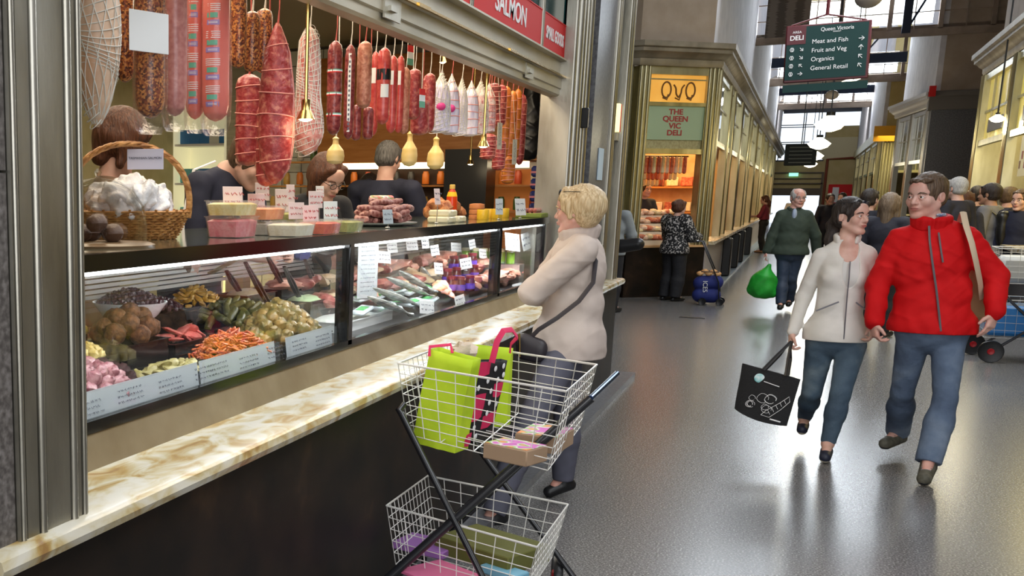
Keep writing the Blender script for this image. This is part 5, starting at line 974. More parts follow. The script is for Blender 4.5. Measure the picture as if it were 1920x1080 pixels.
for i in range(5): o = MB().ball((0, 0, 0), (.05, .04, .035), 10, wob=.2).build('bread_roll', mat('bread_crust', (.6, .25, .07), c2=(.75, .45, .2), scale=14)); o.location = (-1.18 - .12 + .06 * i, 18.32 + .05 * (i % 2), .47 + .03 * (i % 2)); tag(o, 'golden bread roll on top of the navy trolley bag', 'bread', 'bread rolls in the navy trolley')
# wire trolley behind the man in red
tr = thing('shopping_trolley', 'white wire trolley with a blue base and red wheel behind the man in red', 'trolley', (1.96, 13.6, 0)); o0 = co; co = Vector((1.96, 13.6, 0)); cart, c_ = tr, cart
Rq = lambda x0, x1, y0, y1, z: [co + V3(x0, y0, z), co + V3(x1, y0, z), co + V3(x1, y1, z), co + V3(x0, y1, z)]
wire_basket('upper_basket', Rq(-.25, .5, -.28, .28, 1.12), Rq(-.22, .47, -.24, .24, .78), 9, 8, 6); wire_basket('lower_basket', Rq(-.32, .5, -.28, .28, .62), Rq(-.28, .47, -.24, .24, .24), 9, 8, 5)
MB().rbox((-.27, -.23, .26), (.46, .23, .56), .03).build('blue_liner', mat('bright_blue_plastic', (.02, .2, .55), rough=.35), tr)
for s_ in (-1, 1): MB().tube([(-.22, .3 * s_, .1), (.55, .3 * s_, .75)], .013, 6).build('leg', M_cartbar, tr); MB().tube([(.45, .3 * s_, .05), (-.2, .3 * s_, .7)], .013, 6).build('leg', M_cartbar, tr)
wheel(tr, V3(-.22, -.34, .11), (0, 1, 0), .11); wheel(tr, V3(-.3, .25, .11), (0, 1, 0), .11); wheel(tr, V3(.45, -.32, .08), (0, 1, 0), .08)
o = MB().rbox((-.22, -.2, 0), (.4, .2, .25), .04).build('grey_carton', mat('grey_carton', (.5, .5, .48))); o.location = (1.96, 13.6, .79); tag(o, 'pale grey carton in the wire trolley behind the man in red', 'carton')
cart = c_; co = o0

# ---------------------------------------------------------------- hanging signs and lamps of the hall
M_sgreen = mat('dark_green_sign', (.003, .035, .032), rough=.7); M_maroon = mat('maroon_frame', (.10, .015, .02), rough=.4)
c = at(1551, 97, Y=14); dx = V3(1, .12, .0); sg = thing('direction_sign', 'big green and maroon hanging direction sign headed DELI', 'sign', c); m = frame((0, 0, 0), (1, .10, .035), (0, 0, 1)); wd, ht = .80, .60
MB().rbox((-wd / 2, -ht / 2, -.05), (wd / 2, ht / 2, -.012), .01, m).build('frame', M_maroon, sg); MB().box((-wd / 2 + .01, -ht / 2 + .03, -.012), (wd / 2 - .03, ht / 2 - .02, -.006), m).box((-wd / 2 - .0, -ht / 2 - .1, -.05), (wd / 2 - .0, -ht / 2 - .02, -.02), m).build('green_board', M_sgreen, sg, False)
MB().box((-wd / 2 + .01, ht / 2 - .20, -.006), (-wd / 2 + .19, ht / 2 - .02, -.003), m).build('maroon_board', M_maroon, sg, False)
M_let = mat('white_lettering', (.85, .85, .85), rough=.5)
def st(tx, x, y, s_, **k): text(tx, s_, M_let, m @ Matrix.Translation((x, y, -.003)), sg, 'lettering', .001, **k)
st('AREA', -.295, .225, .035); st('DELI', -.295, .165, .068, bold=.0012); st('Queen Victoria', .08, .235, .055, sx=.9); st('MARKET', .08, .205, .02)
for k, tx in enumerate(('Meat and Fish', 'Fruit and Veg', 'Organics', 'General Retail')): st(tx, -.15, .115 - .092 * k, .064, align='LEFT', sx=.95)
def arrow(x, y, a, s_=.022):
    b = MB(); d = V3(math.cos(a), math.sin(a), 0); n = V3(-d.y, d.x, 0); p = V3(x, y, -.002)
    for q0, q1 in ((p - d * s_, p + d * s_), (p + d * s_, p + n * s_ * .8), (p + d * s_, p - n * s_ * .8)): b.tube([m @ q0, m @ q1], .0035, 5)
    b.build('arrow', M_let, sg)
for k, a in enumerate((0, .0, 2.3, .6)): arrow(.31, .115 - .092 * k, a + PI / 2 if k in (1, 3) else a, .026)
for k, a in enumerate((-.8, -.8, 2.4, 0)): arrow(-.245, .045 - .085 * k, a); b = MB(); b.tube([m @ V3(-.335 + .018 * math.cos(t_), .045 - .085 * k + .022 * math.sin(t_), -.002) for t_ in [e * 1.05 for e in range(7)]], .004, 5); b.tube([m @ V3(-.335, .06 - .085 * k, -.002), m @ V3(-.335, .03 - .085 * k, -.002)], .005, 5); b.build('pictogram', M_let, sg)
b = MB()
for x in (-.35, .35): b.tube([m @ V3(x, ht / 2, -.03), m @ V3(-.02, ht / 2 + .09, -.03)], .01, 5)
b.tube([m @ V3(-.02, ht / 2 + .08, -.03), m @ V3(-.02, ht / 2 + .09, -.03) + V3(0, 0, 6.1 - c.z - .4)], .02, 6); b.build('hanger', M_maroon, sg)
c = at(1501, 290, Y=38); s2 = thing('direction_sign', 'small dark hanging direction sign far down the aisle', 'sign', c); MB().rbox((-.42, -.04, -.32), (.42, .04, .30), .02).build('board', mat('slate_sign', (.02, .035, .045)), s2)
for k in range(5): MB().box((-.3, -.045, .2 - k * .11), (.3, -.04, .225 - k * .11)).build('text_line', mat('grey_line', (.25, .3, .3)), s2)
MB().tube([(0, 0, .3), (0, 0, 6.2 - c.z)], .015, 5).build('hanger', M_black, s2)
def hall_lamp(px, py, Y_, r_, lb, z_=None):
    v = at(px, py, Y=Y_); o = thing('pendant_lamp', lb, 'lamp', v); MB().lathe([(r_ * .2, -r_ * .55), (r_ * .7, -r_ * .38), (r_, -r_ * .02), (r_ * .72, r_ * .2), (r_ * .3, r_ * .5), (r_ * .2, r_ * .6)], n=24).build('opal_shade', M_bulb, o)
    MB().tube([(0, 0, r_ * .55), (0, 0, r_ * .8)], r_ * .3, 10).tube([(0, 0, r_ * .7), (0, 0, max(5.9 - v.z, .5))], .012, 5).build('rod', M_black, o); point('opal_lamp', v + V3(0, 0, -r_), 45, (1, .9, .65), .15)
for a in ((1556, 232, 24, .26, 'nearest glowing opal pendant lamp below the blue truss'), (1536, 269, 32, .26, 'second glowing opal pendant lamp along the aisle'), (1528, 292, 40, .25, 'third glowing opal pendant lamp'), (1519, 307, 50, .26, 'farthest glowing opal pendant lamp near the exit sign'), (1870, 222, 20, .1, 'opal lamp behind the yellow-lit window')): hall_lamp(*a)
def globe(px, py, Y_, r_, lb): v = at(px, py, Y=Y_); o = thing('pendant_lamp', lb, 'lamp', v); MB().ball((0, 0, 0), (r_, r_, r_ * .8), 20).build('unlit_globe', mat('unlit_globe', (.38, .33, .28), rough=.3), o); MB().tube([(0, 0, r_ * .7), (0, 0, max(5.9 - v.z, .3))], .012, 5).build('rod', M_black, o)
v = at(1600, 150, Y=27); t = thing('fluorescent_fitting', 'bright fluorescent fitting hanging just behind the direction sign', 'lamp', v); MB().tube([(-.3, 0, -.12), (.22, .1, .12)], .05, 8).build('tube', M_bulb, t); MB().tube([(0, 0, 0), (0, 0, 6.0 - v.z)], .01, 5).build('rod', M_black, t)
globe(1560, 178, 26, .12, 'unlit round lamp globe under the green direction sign'); globe(1629, -4, 13, .12, 'unlit lamp cut off above the direction sign')
v = at(1724, 172, Y=32.8); tag(MB().box((2.37, 32.78, v.z - .12), (2.51, 32.86, v.z + .13)).build('alarm_box', M_red), 'small red alarm box at the corner of the grey cornice', 'alarm')
v = at(1688, 250, Y=44); tag(MB().box((v.x - .3, 43.9, v.z - .25), (v.x + .3, 44, v.z + .25)).build('orange_banner', mat('orange_banner', (.65, .3, .01))), 'small orange banner far down the aisle by the third block', 'banner').location = (-.45, 0, 0)
tag(MB().box((-.16, -.05, .001), (.16, .05, .006)).build('floor_drain', M_black), 'small dark drain grate in the floor near the corner stall', 'drain').location = at(1298, 596, Z=0)
# goods behind the slanted front of the corner stall
q = random.Random(12); gm = [food('stall_meat_%d' % i, a, b_) for i, (a, b_) in enumerate((((.5, .08, .04), (.7, .25, .12)), ((.7, .45, .3), (.85, .65, .5)), ((.3, .05, .03), (.5, .15, .08)), ((.75, .6, .3), (.85, .75, .5))))]
gs = [MB().tube([(0, 0, -.14), (0, 0, -.12), (0, 0, .12), (0, 0, .14)], [.01, .035, .035, .01], 10).build('hanging_sausage', g_) for g_ in gm]
ad = set()
for i in range(44):
    k = q.randrange(4); o = gs[k] if k not in ad else dup(gs[k]); ad.add(k); p_ = C3(.15 + (i % 15) * .085, -.45 - .22 * (i // 15), 2.12 - .10 * (i // 15)); o.location = p_; tag(o, ('red', 'pale', 'dark', 'yellowish')[k] + ' sausage hanging behind the slanted corner front', 'sausage', 'sausages hanging in the corner stall')
tag(MB().tube([C3(.1, -.45, 2.26), C3(1.4, -.45, 2.26)], .012, 5).tube([C3(.1, -.67, 2.16), C3(1.4, -.67, 2.16)], .012, 5).tube([C3(.1, -.89, 2.06), C3(1.4, -.89, 2.06)], .012, 5).build('hanging_rack', M_black), 'dark rack of bars that carries sausages in the corner stall', 'rack')
ph = [MB().ball((0, 0, 0), (.09, .07, .045), 10, wob=.3).build('meat_cut', g_) for g_ in gm]; ad = set()
for i in range(60):
    k = q.choice((0, 1, 1, 2, 3)); o = ph[k] if k not in ad else dup(ph[k]); ad.add(k); r_ = i // 15; p_ = C3(.2 + (i % 15) * .083, -.16 - .16 * r_, .95 + .13 * r_ + q.uniform(-.01, .03)); o.location = p_; o.rotation_euler = (0, 0, q.random() * 3); tag(o, ('bright red', 'pale pink', 'dark red', 'yellowish')[k] + ' meat cut on the stepped counter of the corner stall', 'meat', 'meat cuts in the corner stall')
for k in range(4):
    for s_, a_ in ((gs, None), (ph, None)):
        pass
st_ = thing('stepped_counter', 'stepped pale counter behind the slanted corner front', 'counter')
for r_ in range(4): fixn(cbox(MB(), .1, CL - .1, -.24 - .16 * r_, -.09 - .16 * r_, .3, .91 + .13 * r_).build('step', mat('warm_white_step', (.8, .7, .55)), st_, False))
for i in range(18): o = MB().rbox((-.1, -.06, 0), (.1, .06, .16), .01).build('stock_box', gm[i % 4]) if i < 4 else dup(bpy.data.objects['stock_box' if i % 4 == 0 else 'stock_box.%03d' % (i % 4)]); o.location = (-3.6 + (i % 9) * .24, 22.1, 1.35 + .45 * (i // 9)); tag(o, 'stock box on the back wall of the corner stall', 'box', 'stock boxes in the corner stall')
for z in (1.34, 1.79): tag(MB().box((-3.8, 21.98, z - .03), (-1.5, 22.2, z)).build('shelf_board', M_wood), ('lower' if z < 1.5 else 'upper') + ' shelf board on the back wall of the corner stall', 'shelf')
# ---------------------------------------------------------------- people
def V3(*a): return Vector(a)
M_skin = mat('skin', (.60, .33, .25), rough=.5, c2=(.70, .44, .35), scale=14, sub=.08)
M_skin2 = mat('skin_flushed', (.62, .30, .23), rough=.45, c2=(.71, .43, .35), scale=12, sub=.08)
M_skin3 = mat('skin_tanned', (.38, .20, .12), rough=.5, c2=(.46, .25, .16), scale=12)
M_lip = mat('lips', (.5, .17, .14), rough=.4)
M_eyew = mat('eye_white', (.75, .74, .72), rough=.15); M_iris = mat('eye_iris', (.08, .06, .04), rough=.1); M_pup = mat('eye_pupil', (.005, .005, .005), rough=.1)
def hairmat(name, a, b): return mat(name, a, rough=.5, c2=b, scale=30, stretch=(4, 4, .5), detail=6, bump=.7, bscale=34, thr=(.3, .7))
M_hbrown = hairmat('brown_hair', (.055, .032, .018), (.15, .09, .05)); M_hdark = hairmat('dark_hair', (.012, .009, .008), (.05, .035, .028))
M_hblond = hairmat('blond_hair', (.42, .27, .12), (.78, .62, .38)); M_hgrey = hairmat('grey_hair', (.3, .28, .26), (.6, .58, .55)); M_hred = hairmat('auburn_hair', (.045, .014, .008), (.14, .05, .022))
M_denim = mat('blue_denim', (.045, .065, .11), rough=.85, c2=((.10, .14, .21), (.22, .27, .34)), scale=4, thr=(.3, .75), detail=7, bump=.3, bscale=60)
M_denimg = mat('washed_denim', (.025, .045, .075), rough=.8, c2=((.07, .11, .15), (.21, .26, .28)), scale=4, thr=(.3, .75), detail=7, bump=.3, bscale=60)
def cloth(name, a, b=None, sc=6, bump=.35, bs=9, rough=.8): return mat(name, a, rough=rough, c2=b or tuple(v * 1.25 for v in a), scale=sc, bump=bump, bscale=bs, detail=5)
def hand(F, wr, d, n, t, curl=.5, s=1.0, spread=0, thumb=.35):
    """palm, four bent fingers and a thumb; d to the fingertips, n out of the palm, t towards the thumb"""
    d = Vector(d).normalized(); n = Vector(n); n = (n - d * n.dot(d)).normalized(); t = Vector(t); t = (t - d * t.dot(d) - n * t.dot(n)).normalized()
    wr = Vector(wr)
    F.cap(wr - d * .02 * s, wr + d * .03 * s, .027 * s, .03 * s, k=.015, flat=.75, ax=n)
    for q in (-.022, -.006, .010, .024): F.cap(wr + d * .02 * s + t * q * .8 * s, wr + d * .088 * s + t * q * 1.1 * s, .015 * s, .0135 * s, k=.012)
    for i, (q, L, r) in enumerate(((.027, .072, .0088), (.009, .082, .009), (-.010, .076, .0086), (-.028, .058, .0078))):
        p = wr + d * (.092 - (.006 if i == 3 else 0)) * s + t * q * 1.08 * s; a = .18 + .08 * i
        for k, (fr, bd) in enumerate(((.45, .55), (.3, 1.0), (.25, .6))):
            a += bd * curl; dd = (d * math.cos(a) + n * math.sin(a) + t * (spread * (1.5 - i) * .12)).normalized(); e = p + dd * L * fr * s
            F.cap(p, e, r * (1 - .1 * k) * s, r * (.93 - .1 * k) * s, k=.004); p = e
    p = wr + d * .028 * s + t * .026 * s; d1 = (d * .75 + t * .75 + n * thumb).normalized(); e = p + d1 * .045 * s; F.cap(p, e, .0135 * s, .0105 * s, k=.010)
    d2 = (d * .95 + t * .25 + n * (thumb + .1)).normalized(); F.cap(e, e + d2 * .032 * s, .0102 * s, .0085 * s, k=.004)
def headmtx(J):
    y, p, r = J.get('hy', 0), J.get('hp', 0), J.get('hr', 0)
    return Matrix.Rotation(y, 3, 'Z') @ Matrix.Rotation(r, 3, 'Y') @ Matrix.Rotation(p, 3, 'X')
def head(F, J, male=True, fat=1.0):
    c = J['head']; R = headmtx(J); s = J.get('hs', 1); k = .012
    def q(x, y, z): return c + R @ (Vector((x, y, z)) * s)
    E_ = lambda p, r, k=k, sub=False, R2=None: F.ell(q(*p), [v * s for v in r], k=k, R=(R @ R2) if R2 is not None else R, sub=sub)
    E_((0, .016, .036), (.075, .094, .086)); E_((0, -.030, -.030), (.060 * fat, .062, .086), k=.02)
    for sg in (-1, 1):
        F.cap(q(.054 * sg * fat, .0, -.045), q(.018 * sg, -.068, -.098), .020 * s, .017 * s, k=.02)
        E_((.038 * sg, -.066, -.022), (.026 * fat, .022, .026), k=.018)
        F.cap(q(.012 * sg, -.089, .024), q(.048 * sg, -.070, .026), .010 * s, .009 * s, k=.012)
    E_((0, -.082, -.098), (.024, .016, .017), k=.016)
    E_((0, -.083, .05), (.045, .02, .035), k=.03)
    for sg in (-1, 1): E_((.031 * sg, -.100, .004), (.017, .014, .0125), k=.010, sub=True)
    F.cap(q(0, -.090, .014), q(0, -.112, -.027), .0085 * s, .0125 * s, k=.010)
    for sg in (-1, 1): E_((.012 * sg, -.099, -.030), (.010, .011, .009), k=.006)
    E_((0, -.086, -.053), (.028, .012, .020), k=.012)
    E_((0, -.0985, -.0535), (.023, .0065, .0055), k=.004); E_((0, -.0965, -.0655), (.020, .0065, .006), k=.004)
    for sg in (-1, 1):
        for (a, b) in (((.016, -.093, .006), (.031, -.0965, .0125)), ((.031, -.0965, .0125), (.046, -.085, .004)), ((.018, -.091, -.001), (.031, -.0945, -.0085)), ((.031, -.0945, -.0085), (.045, -.085, .0))):
            F.cap(q(a[0] * sg, a[1], a[2]), q(b[0] * sg, b[1], b[2]), .0042 * s, k=.004)
        R2 = Matrix.Rotation(-.25 * sg, 3, 'Z') @ Matrix.Rotation(.12, 3, 'X')
        E_((.078 * sg, .010, .000), (.010, .019, .031), k=.006, R2=R2); E_((.087 * sg, .004, .002), (.006, .010, .016), k=.004, sub=True, R2=R2)
    nb = J['neck']; F.cap(nb, q(0, .012, -.055), .058 * s * (1.08 if male else .9), .050 * s * (1.08 if male else .9), k=.025)
def face_parts(J, par, gaze=0, hair=None, lipm=None, brow=1.0, male=True):
    c = J['head']; R = headmtx(J); s = J.get('hs', 1)
    def q(x, y, z): return c + R @ (Vector((x, y, z)) * s)
    for sg in (-1, 1):
        b = MB(); n = 20; g = R @ Vector((math.sin(gaze), -math.cos(gaze), 0)); ex = g.orthogonal().normalized(); ey = g.cross(ex); rings = []; r = .0128 * s; cc = q(.031 * sg, -.0835, .003)
        ang = [.02, .2, .36, .56, .9, 1.4, 2.2, 3.1]
        rings = [[cc + g * r * math.cos(a) + (ex * math.cos(2 * PI * k / n) + ey * math.sin(2 * PI * k / n)) * r * math.sin(a) for k in range(n)] for a in ang]
        for i in range(len(rings) - 1): b.mi = 2 if i < 1 else 1 if i < 3 else 0; b.loft(rings[i:i + 2], cap=(i == 0))
        fixn(b.build('eye', [M_eyew, M_iris, M_pup], par))
        b = MB(); b.tube([q(.014 * sg, -.1005, .019), q(.028 * sg, -.1035, .0265), q(.042 * sg, -.094, .0245), q(.052 * sg, -.080, .018)], [.0028 * brow * s, .0042 * brow * s, .0036 * brow * s, .0015 * s], 6); b.build('eyebrow', hair or M_hbrown, par)
    b = MB(); b.tube([q(-.024, -.097, -.0590), q(-.010, -.1045, -.0555), q(0, -.1045, -.0570), q(.010, -.1045, -.0555), q(.024, -.097, -.0590)], [.0015 * s, .0042 * s, .0045 * s, .0042 * s, .0015 * s], 6, flat=.8)
    b.tube([q(-.022, -.0965, -.0600), q(-.008, -.1025, -.0655), q(.008, -.1025, -.0655), q(.022, -.0965, -.0600)], [.0015 * s, .0046 * s, .0046 * s, .0015 * s], 6, flat=.9); b.build('lips', lipm or M_lip, par)
def hair(par, J, style, m, h=.006, vol=1.0, extra=()):
    c = J['head']; R = headmtx(J); s = J.get('hs', 1)
    def q(x, y, z): return c + R @ (Vector((x, y, z)) * s)
    F = Field(c - V3(.2, .2, .42), c + V3(.2, .2, .2), h)
    E_ = lambda p, r, k=.012, sub=False: F.ell(q(*p), [v * s for v in r], k=k, R=R, sub=sub)
    v = .012 * vol
    E_((0, .018, .038), (.076 + v, .095 + v, .087 + v))
    if style in ('short', 'bald'):
        E_((0, .03, -.02), (.074 + v * .5, .078 + v * .6, .055), k=.02)
        for sg in (-1, 1): F.cap(q(.072 * sg, -.02, .03), q(.077 * sg, -.022, -.01), .012 * s, .006 * s, k=.01)
        for i in range(9): F.cap(q(-.05 + .0125 * i, -.075 + abs(i - 4) * .004, .09), q(-.055 + .014 * i, -.092 + abs(i - 4) * .006, .078 + .006 * (i % 3)), .013 * s, .007 * s, k=.008)
        E_((0, -.10, -.018), (.066, .055, .088), k=.008, sub=True)
        for sg in (-1, 1): E_((.085 * sg, -.002, -.02), (.022, .03, .045), k=.008, sub=True)
        F.cut(q(0, 0, -.055), R @ V3(0, -.25, -1))
        if style == 'bald': E_((0, -.03, .10), (.066, .10, .09), k=.01, sub=True)
    elif style == 'pixie':
        E_((0, .045, .03), (.088 + v, .085 + v, .085 + v), k=.02); E_((0, .05, -.03), (.072, .062, .06), k=.02)
        for sg in (-1, 1):
            F.cap(q(.06 * sg, -.055, .075), q(.078 * sg, -.045, .01), .022 * s, .013 * s, k=.015); F.cap(q(.078 * sg, -.03, .05), q(.08 * sg, -.012, -.03), .02 * s, .012 * s, k=.015)
        for i in range(8): F.cap(q(-.05 + .014 * i, -.05, .105), q(-.062 + .016 * i, -.092 + abs(i - 4) * .005, .055 + .008 * (i % 2)), .018 * s, .010 * s, k=.012)
        E_((0, -.112, -.022), (.062, .05, .072), k=.008, sub=True)
    else:
        for sg in (-1, 1): F.cap(q(.045 * sg, -.07, .08), q(.078 * sg, -.01, .0), .022 * s, .016 * s, k=.02)
        E_((0, .03, -.01), (.078 + v, .078 + v, .07), k=.02)
        E_((0, -.098, -.022), (.064, .058, .092), k=.008, sub=True)
        if style == 'pony':
            for sg in (-1, 1): E_((.085 * sg, -.012, -.012), (.022, .03, .04), k=.008, sub=True)
            P0 = [(0, .09, .02), (.0, .125, -.05), (-.01, .125, -.14), (-.02, .11, -.24), (-.02, .1, -.3)]; rr = (.03, .042, .044, .034, .012)
            for i in range(4): F.cap(q(*P0[i]), q(*P0[i + 1]), rr[i] * s, rr[i + 1] * s, k=.02)
        elif style == 'bob':
            for sg in (-1, 1): F.cap(q(.07 * sg, .0, .03), q(.078 * sg, -.008, -.10), .030 * s, .022 * s, k=.03)
            F.cap(q(0, .07, .0), q(0, .06, -.10), .05 * s, .04 * s, k=.04)
        elif style == 'long':
            for sg in (-1, 1): F.cap(q(.066 * sg, .02, .03), q(.075 * sg, .03, -.20), .034 * s, .028 * s, k=.03)
            F.cap(q(0, .07, .0), q(0, .075, -.24), .06 * s, .05 * s, k=.04)
        elif style == 'bun': E_((0, .11, .06), (.045, .04, .045), k=.015)
    for e in extra: F.cap(q(*e[0]), q(*e[1]), e[2] * s, e[3] * s, k=.012)
    F.ripple(.0016, 160, 120, 55, 1.0)
    return F.build('hair', m, par)
def torso(F, J, t=0, chw=.165, chd=.11, ww=.14, wd=.10, hw=.165, hd=.115, bust=0, k=.022):
    a, b = J['shA'], J['shB']; ax = (b - a); ax.z = 0; ax.normalize(); up = V3(0, 0, 1); fwd = V3(ax.y, -ax.x, 0)
    spine = (J['neck'] - J['pel']).normalized(); R = Matrix((ax, -fwd, spine)).transposed(); R = Matrix((ax, spine.cross(ax).normalized(), spine)).transposed()
    nb = J['neck']; dn = V3(0, 0, .012)
    F.cap(a.lerp(b, .08), a.lerp(b, .92), .042 + t, k=.015); F.cap(a - dn * 0, nb - dn, .036 + t, .046 + t, k=.015); F.cap(b, nb - dn, .036 + t, .046 + t, k=.015)
    ch = J.get('chest', (a + b) / 2 * .55 + J['pel'] * .0 + J['waist'] * .45) if 'chest' not in J else J['chest']
    L = (J['neck'] - J['waist']).length
    F.ell(ch, (chw + t, chd + t, L * .52 + t), k=k, R=R); F.ell(J['waist'], (ww + t, wd + t, L * .5), k=k, R=R); F.ell(J['pel'], (hw + t, hd + t, .12 + t), k=k, R=R)
    if bust:
        for sg in (-1, 1): F.ell(ch + ax * sg * .062 + fwd * (chd - .045 + t * .6) + V3(0, 0, -.0), (.056, .055, .056), k=.03)
def arm(F, J, S, t=0, r=1.0, to=1.0, k=.02, t2=None):
    t2 = t if t2 is None else t2
    sh, el, wr = J['sh' + S], J['el' + S], J['wr' + S]
    F.cap(sh, el, .048 * r + t, .040 * r + t, k=k)
    F.cap(el, el + (wr - el) * to, .038 * r + t, .038 * r * (1 - to) + .028 * r * to + t2, k=k)
def leg(F, J, S, t=0, r=1.0, t2=None, k=.02, to=1.0):
    t2 = t if t2 is None else t2; hi, kn, an = J['hip' + S], J['kn' + S], J['an' + S]
    F.cap(hi, kn, .082 * r + t, .054 * r + t, k=.015); F.cap(kn, kn + (an - kn) * .4, .052 * r + t, .055 * r + (t + t2) / 2, k=k); F.cap(kn + (an - kn) * .35, kn + (an - kn) * to, .055 * r + (t + t2) / 2, .036 * r + t2, k=k)
def shoe(par, J, S, m, ms, h=.006, r=1.0, low=False, lace=None):
    an, to = J['an' + S], J['to' + S]; d = (to - an); d.z = 0; d.normalize(); z0 = min(an.z, to.z) - .1
    heel = an - d * .035 + V3(0, 0, -.055 * r); heel.z = max(heel.z, .03)
    F = Field(Vector(map(min, an, to)) - V3(.09, .09, .14), Vector(map(max, an, to)) + V3(.09, .09, .07), h)
    F.cap(heel, to, .036 * r, .034 * r, k=.02, flat=.9, ax=(0, 0, 1)); F.cap(heel + (to - heel) * .35 + V3(0, 0, .015), to, .038 * r, .03 * r, k=.02)
    if not low: F.cap(an + V3(0, 0, -.0), heel, .045 * r, .038 * r, k=.025)
    sp = (to - heel); nn = V3(0, 0, 1); nn = (nn - sp.normalized() * nn.dot(sp.normalized())).normalized(); base = heel - nn * .026
    F.cut(base, -nn); o = F.build('shoe', m, par)
    F2 = Field(F.lo, F.lo + F.n * h, h); F2.cap(heel, to, .040 * r, .038 * r, k=.01); F2.cut(base + nn * .012, nn); F2.cut(base - nn * .006, -nn); F2.build('sole', ms, o)
    if lace:
        b = MB(); sd = d.cross(nn)
        for i in range(4):
            p = heel + (to - heel) * (.42 + .11 * i) + nn * (.052 - .006 * i) * r; b.tube([p - sd * .024, p + nn * .005, p + sd * .024], .0032, 5)
        b.build('laces', lace, o)
    return o
def bounds(J, keys, m):
    P0 = [J[k] for k in keys if k in J]; return Vector([min(p[i] for p in P0) - m for i in range(3)]), Vector([max(p[i] for p in P0) + m for i in range(3)])
def person(label, root, J, h=.006, rz=0, male=True, skin=None, fat=1.0, top=None, tt=.014, sleeve=1.0, hemz=None, neckcut=.02, bottom=None, bt=.012, bt2=None, shoes=None, sole=None, hairstyle='short', hairm=None,
           vol=1.0, gaze=0, group=None, kw={}, armr=1.0, legr=1.0, hands=True, facep=True, fold=.0022, carve=(), inner=None, cuffs=None, lace=None, lowshoe=False, hemw=0, tops=None, collar=None, curl=(.5, .5), cat='person', legs=True, handf=None, extra=(), blen=1.0):
    t = thing('person', label, cat, root, rz, group)
    skin = skin or M_skin; lo, hi = bounds(J, J.keys() - {'hy', 'hp', 'hr', 'hs', 'haA', 'haB'}, .17) if False else bounds({k: v for k, v in J.items() if isinstance(v, Vector)}, [k for k, v in J.items() if isinstance(v, Vector)], .16)
    F = Field(lo, hi, h); torso(F, J, 0, **kw)
    for S in 'AB':
        arm(F, J, S, 0, armr)
        if legs: leg(F, J, S, 0, legr); F.cap(J['an' + S], J['an' + S] * .4 + J['to' + S] * .6 + V3(0, 0, -.0), .032, .026, k=.02)
        if hands:
            d, n, th = J.get('ha' + S, ((J['wr' + S] - J['el' + S]).normalized(), V3(1 if S == 'A' else -1, 0, 0), V3(0, -1, 0)))
            hand(F, J['wr' + S], d, n, th, curl=curl[0 if S == 'A' else 1], s=J.get('hands', .98 if male else .9))
    head(F, J, male, fat); F.build('body', skin, t)
    if facep: face_parts(J, t, gaze, hairm, male=male)
    if hairstyle: hair(t, J, hairstyle, hairm or M_hbrown, h=max(h * .9, .0045), vol=vol, extra=extra)
    if top:
        F = Field(lo, hi, h); torso(F, J, tt, **kw)
        for S in 'AB':
            if sleeve > 0: arm(F, J, S, tt, armr, to=max(sleeve * 2 - 1, .02) if sleeve <= 1 else 1, t2=tt * (1.0 if cuffs is None else cuffs))
        if hemz is not None:
            z = J['pel'].z; pz = J['pel']; ax = (J['shB'] - J['shA']); ax.z = 0; ax.normalize(); R = Matrix((ax, V3(-ax.y, ax.x, 0), V3(0, 0, 1))).transposed()
            F.ell(V3(pz.x, pz.y, hemz + .03), (kw.get('hw', .165) + tt + hemw, kw.get('hd', .115) + tt + hemw * .6, abs(pz.z - hemz) + .16), k=.04, R=R)
        if fold: F.crease(fold, 1.0); F.ripple(fold * .4, 55, 47, 70, 5.0)
        for c_, r_ in carve: F.ell(c_, r_, k=.004, sub=True)
        if hemz is not None: F.cut(V3(0, 0, hemz), (0, 0, -1), ((lo.x, lo.y, lo.z), (hi.x, hi.y, hemz + .001 + h)))
        nk = J['neck']; sp = (nk - J['waist']).normalized(); F.cut(nk + V3(0, 0, .045 - neckcut), (sp.x, sp.y, 1), (nk - V3(.12, .12, .06), nk + V3(.12, .12, .25)))
        if sleeve <= 1 and sleeve > .55:
            for S in 'AB': d = (J['wr' + S] - J['el' + S]).normalized(); p = J['el' + S] + (J['wr' + S] - J['el' + S]) * (sleeve * 2 - 1); F.cut(p, d, (p - V3(.09, .09, .09), p + V3(.09, .09, .09))) if False else None
        F.build('jacket' if tops is None else tops, top, t)
        if collar:
            F = Field(nk - V3(.15, .15, .08), nk + V3(.15, .15, .13), h); ax = (J['shB'] - J['shA']); ax.z = 0; ax.normalize(); fw = V3(ax.y, -ax.x, 0); cz, cr, ct, op = collar; N_ = 18
            for i in range(N_):
                a0, a1 = [-PI / 2 + op + (2 * PI - 2 * op) * (i + e) / N_ for e in (0, 1)]
                for zz in (0, cz * .5, cz): F.cap(*[nk + ax * math.cos(a) * (cr + zz * .15) + fw * -math.sin(a) * (cr + zz * .25) + V3(0, 0, .0 + zz + .012 * math.sin(a)) for a in (a0, a1)], ct, k=.012)
            F.build('collar', top, t)
    if inner:
        F = Field(V3(lo.x, lo.y, J['waist'].z), V3(hi.x, hi.y, J['neck'].z + .06), h); torso(F, J, inner[1], **kw); F.cut(J['waist'] + V3(0, 0, .03), (0, 0, -1))
        for c_, r_ in inner[2]: F.ell(c_, r_, k=.004, sub=True)
        F.build('shirt', inner[0], t)
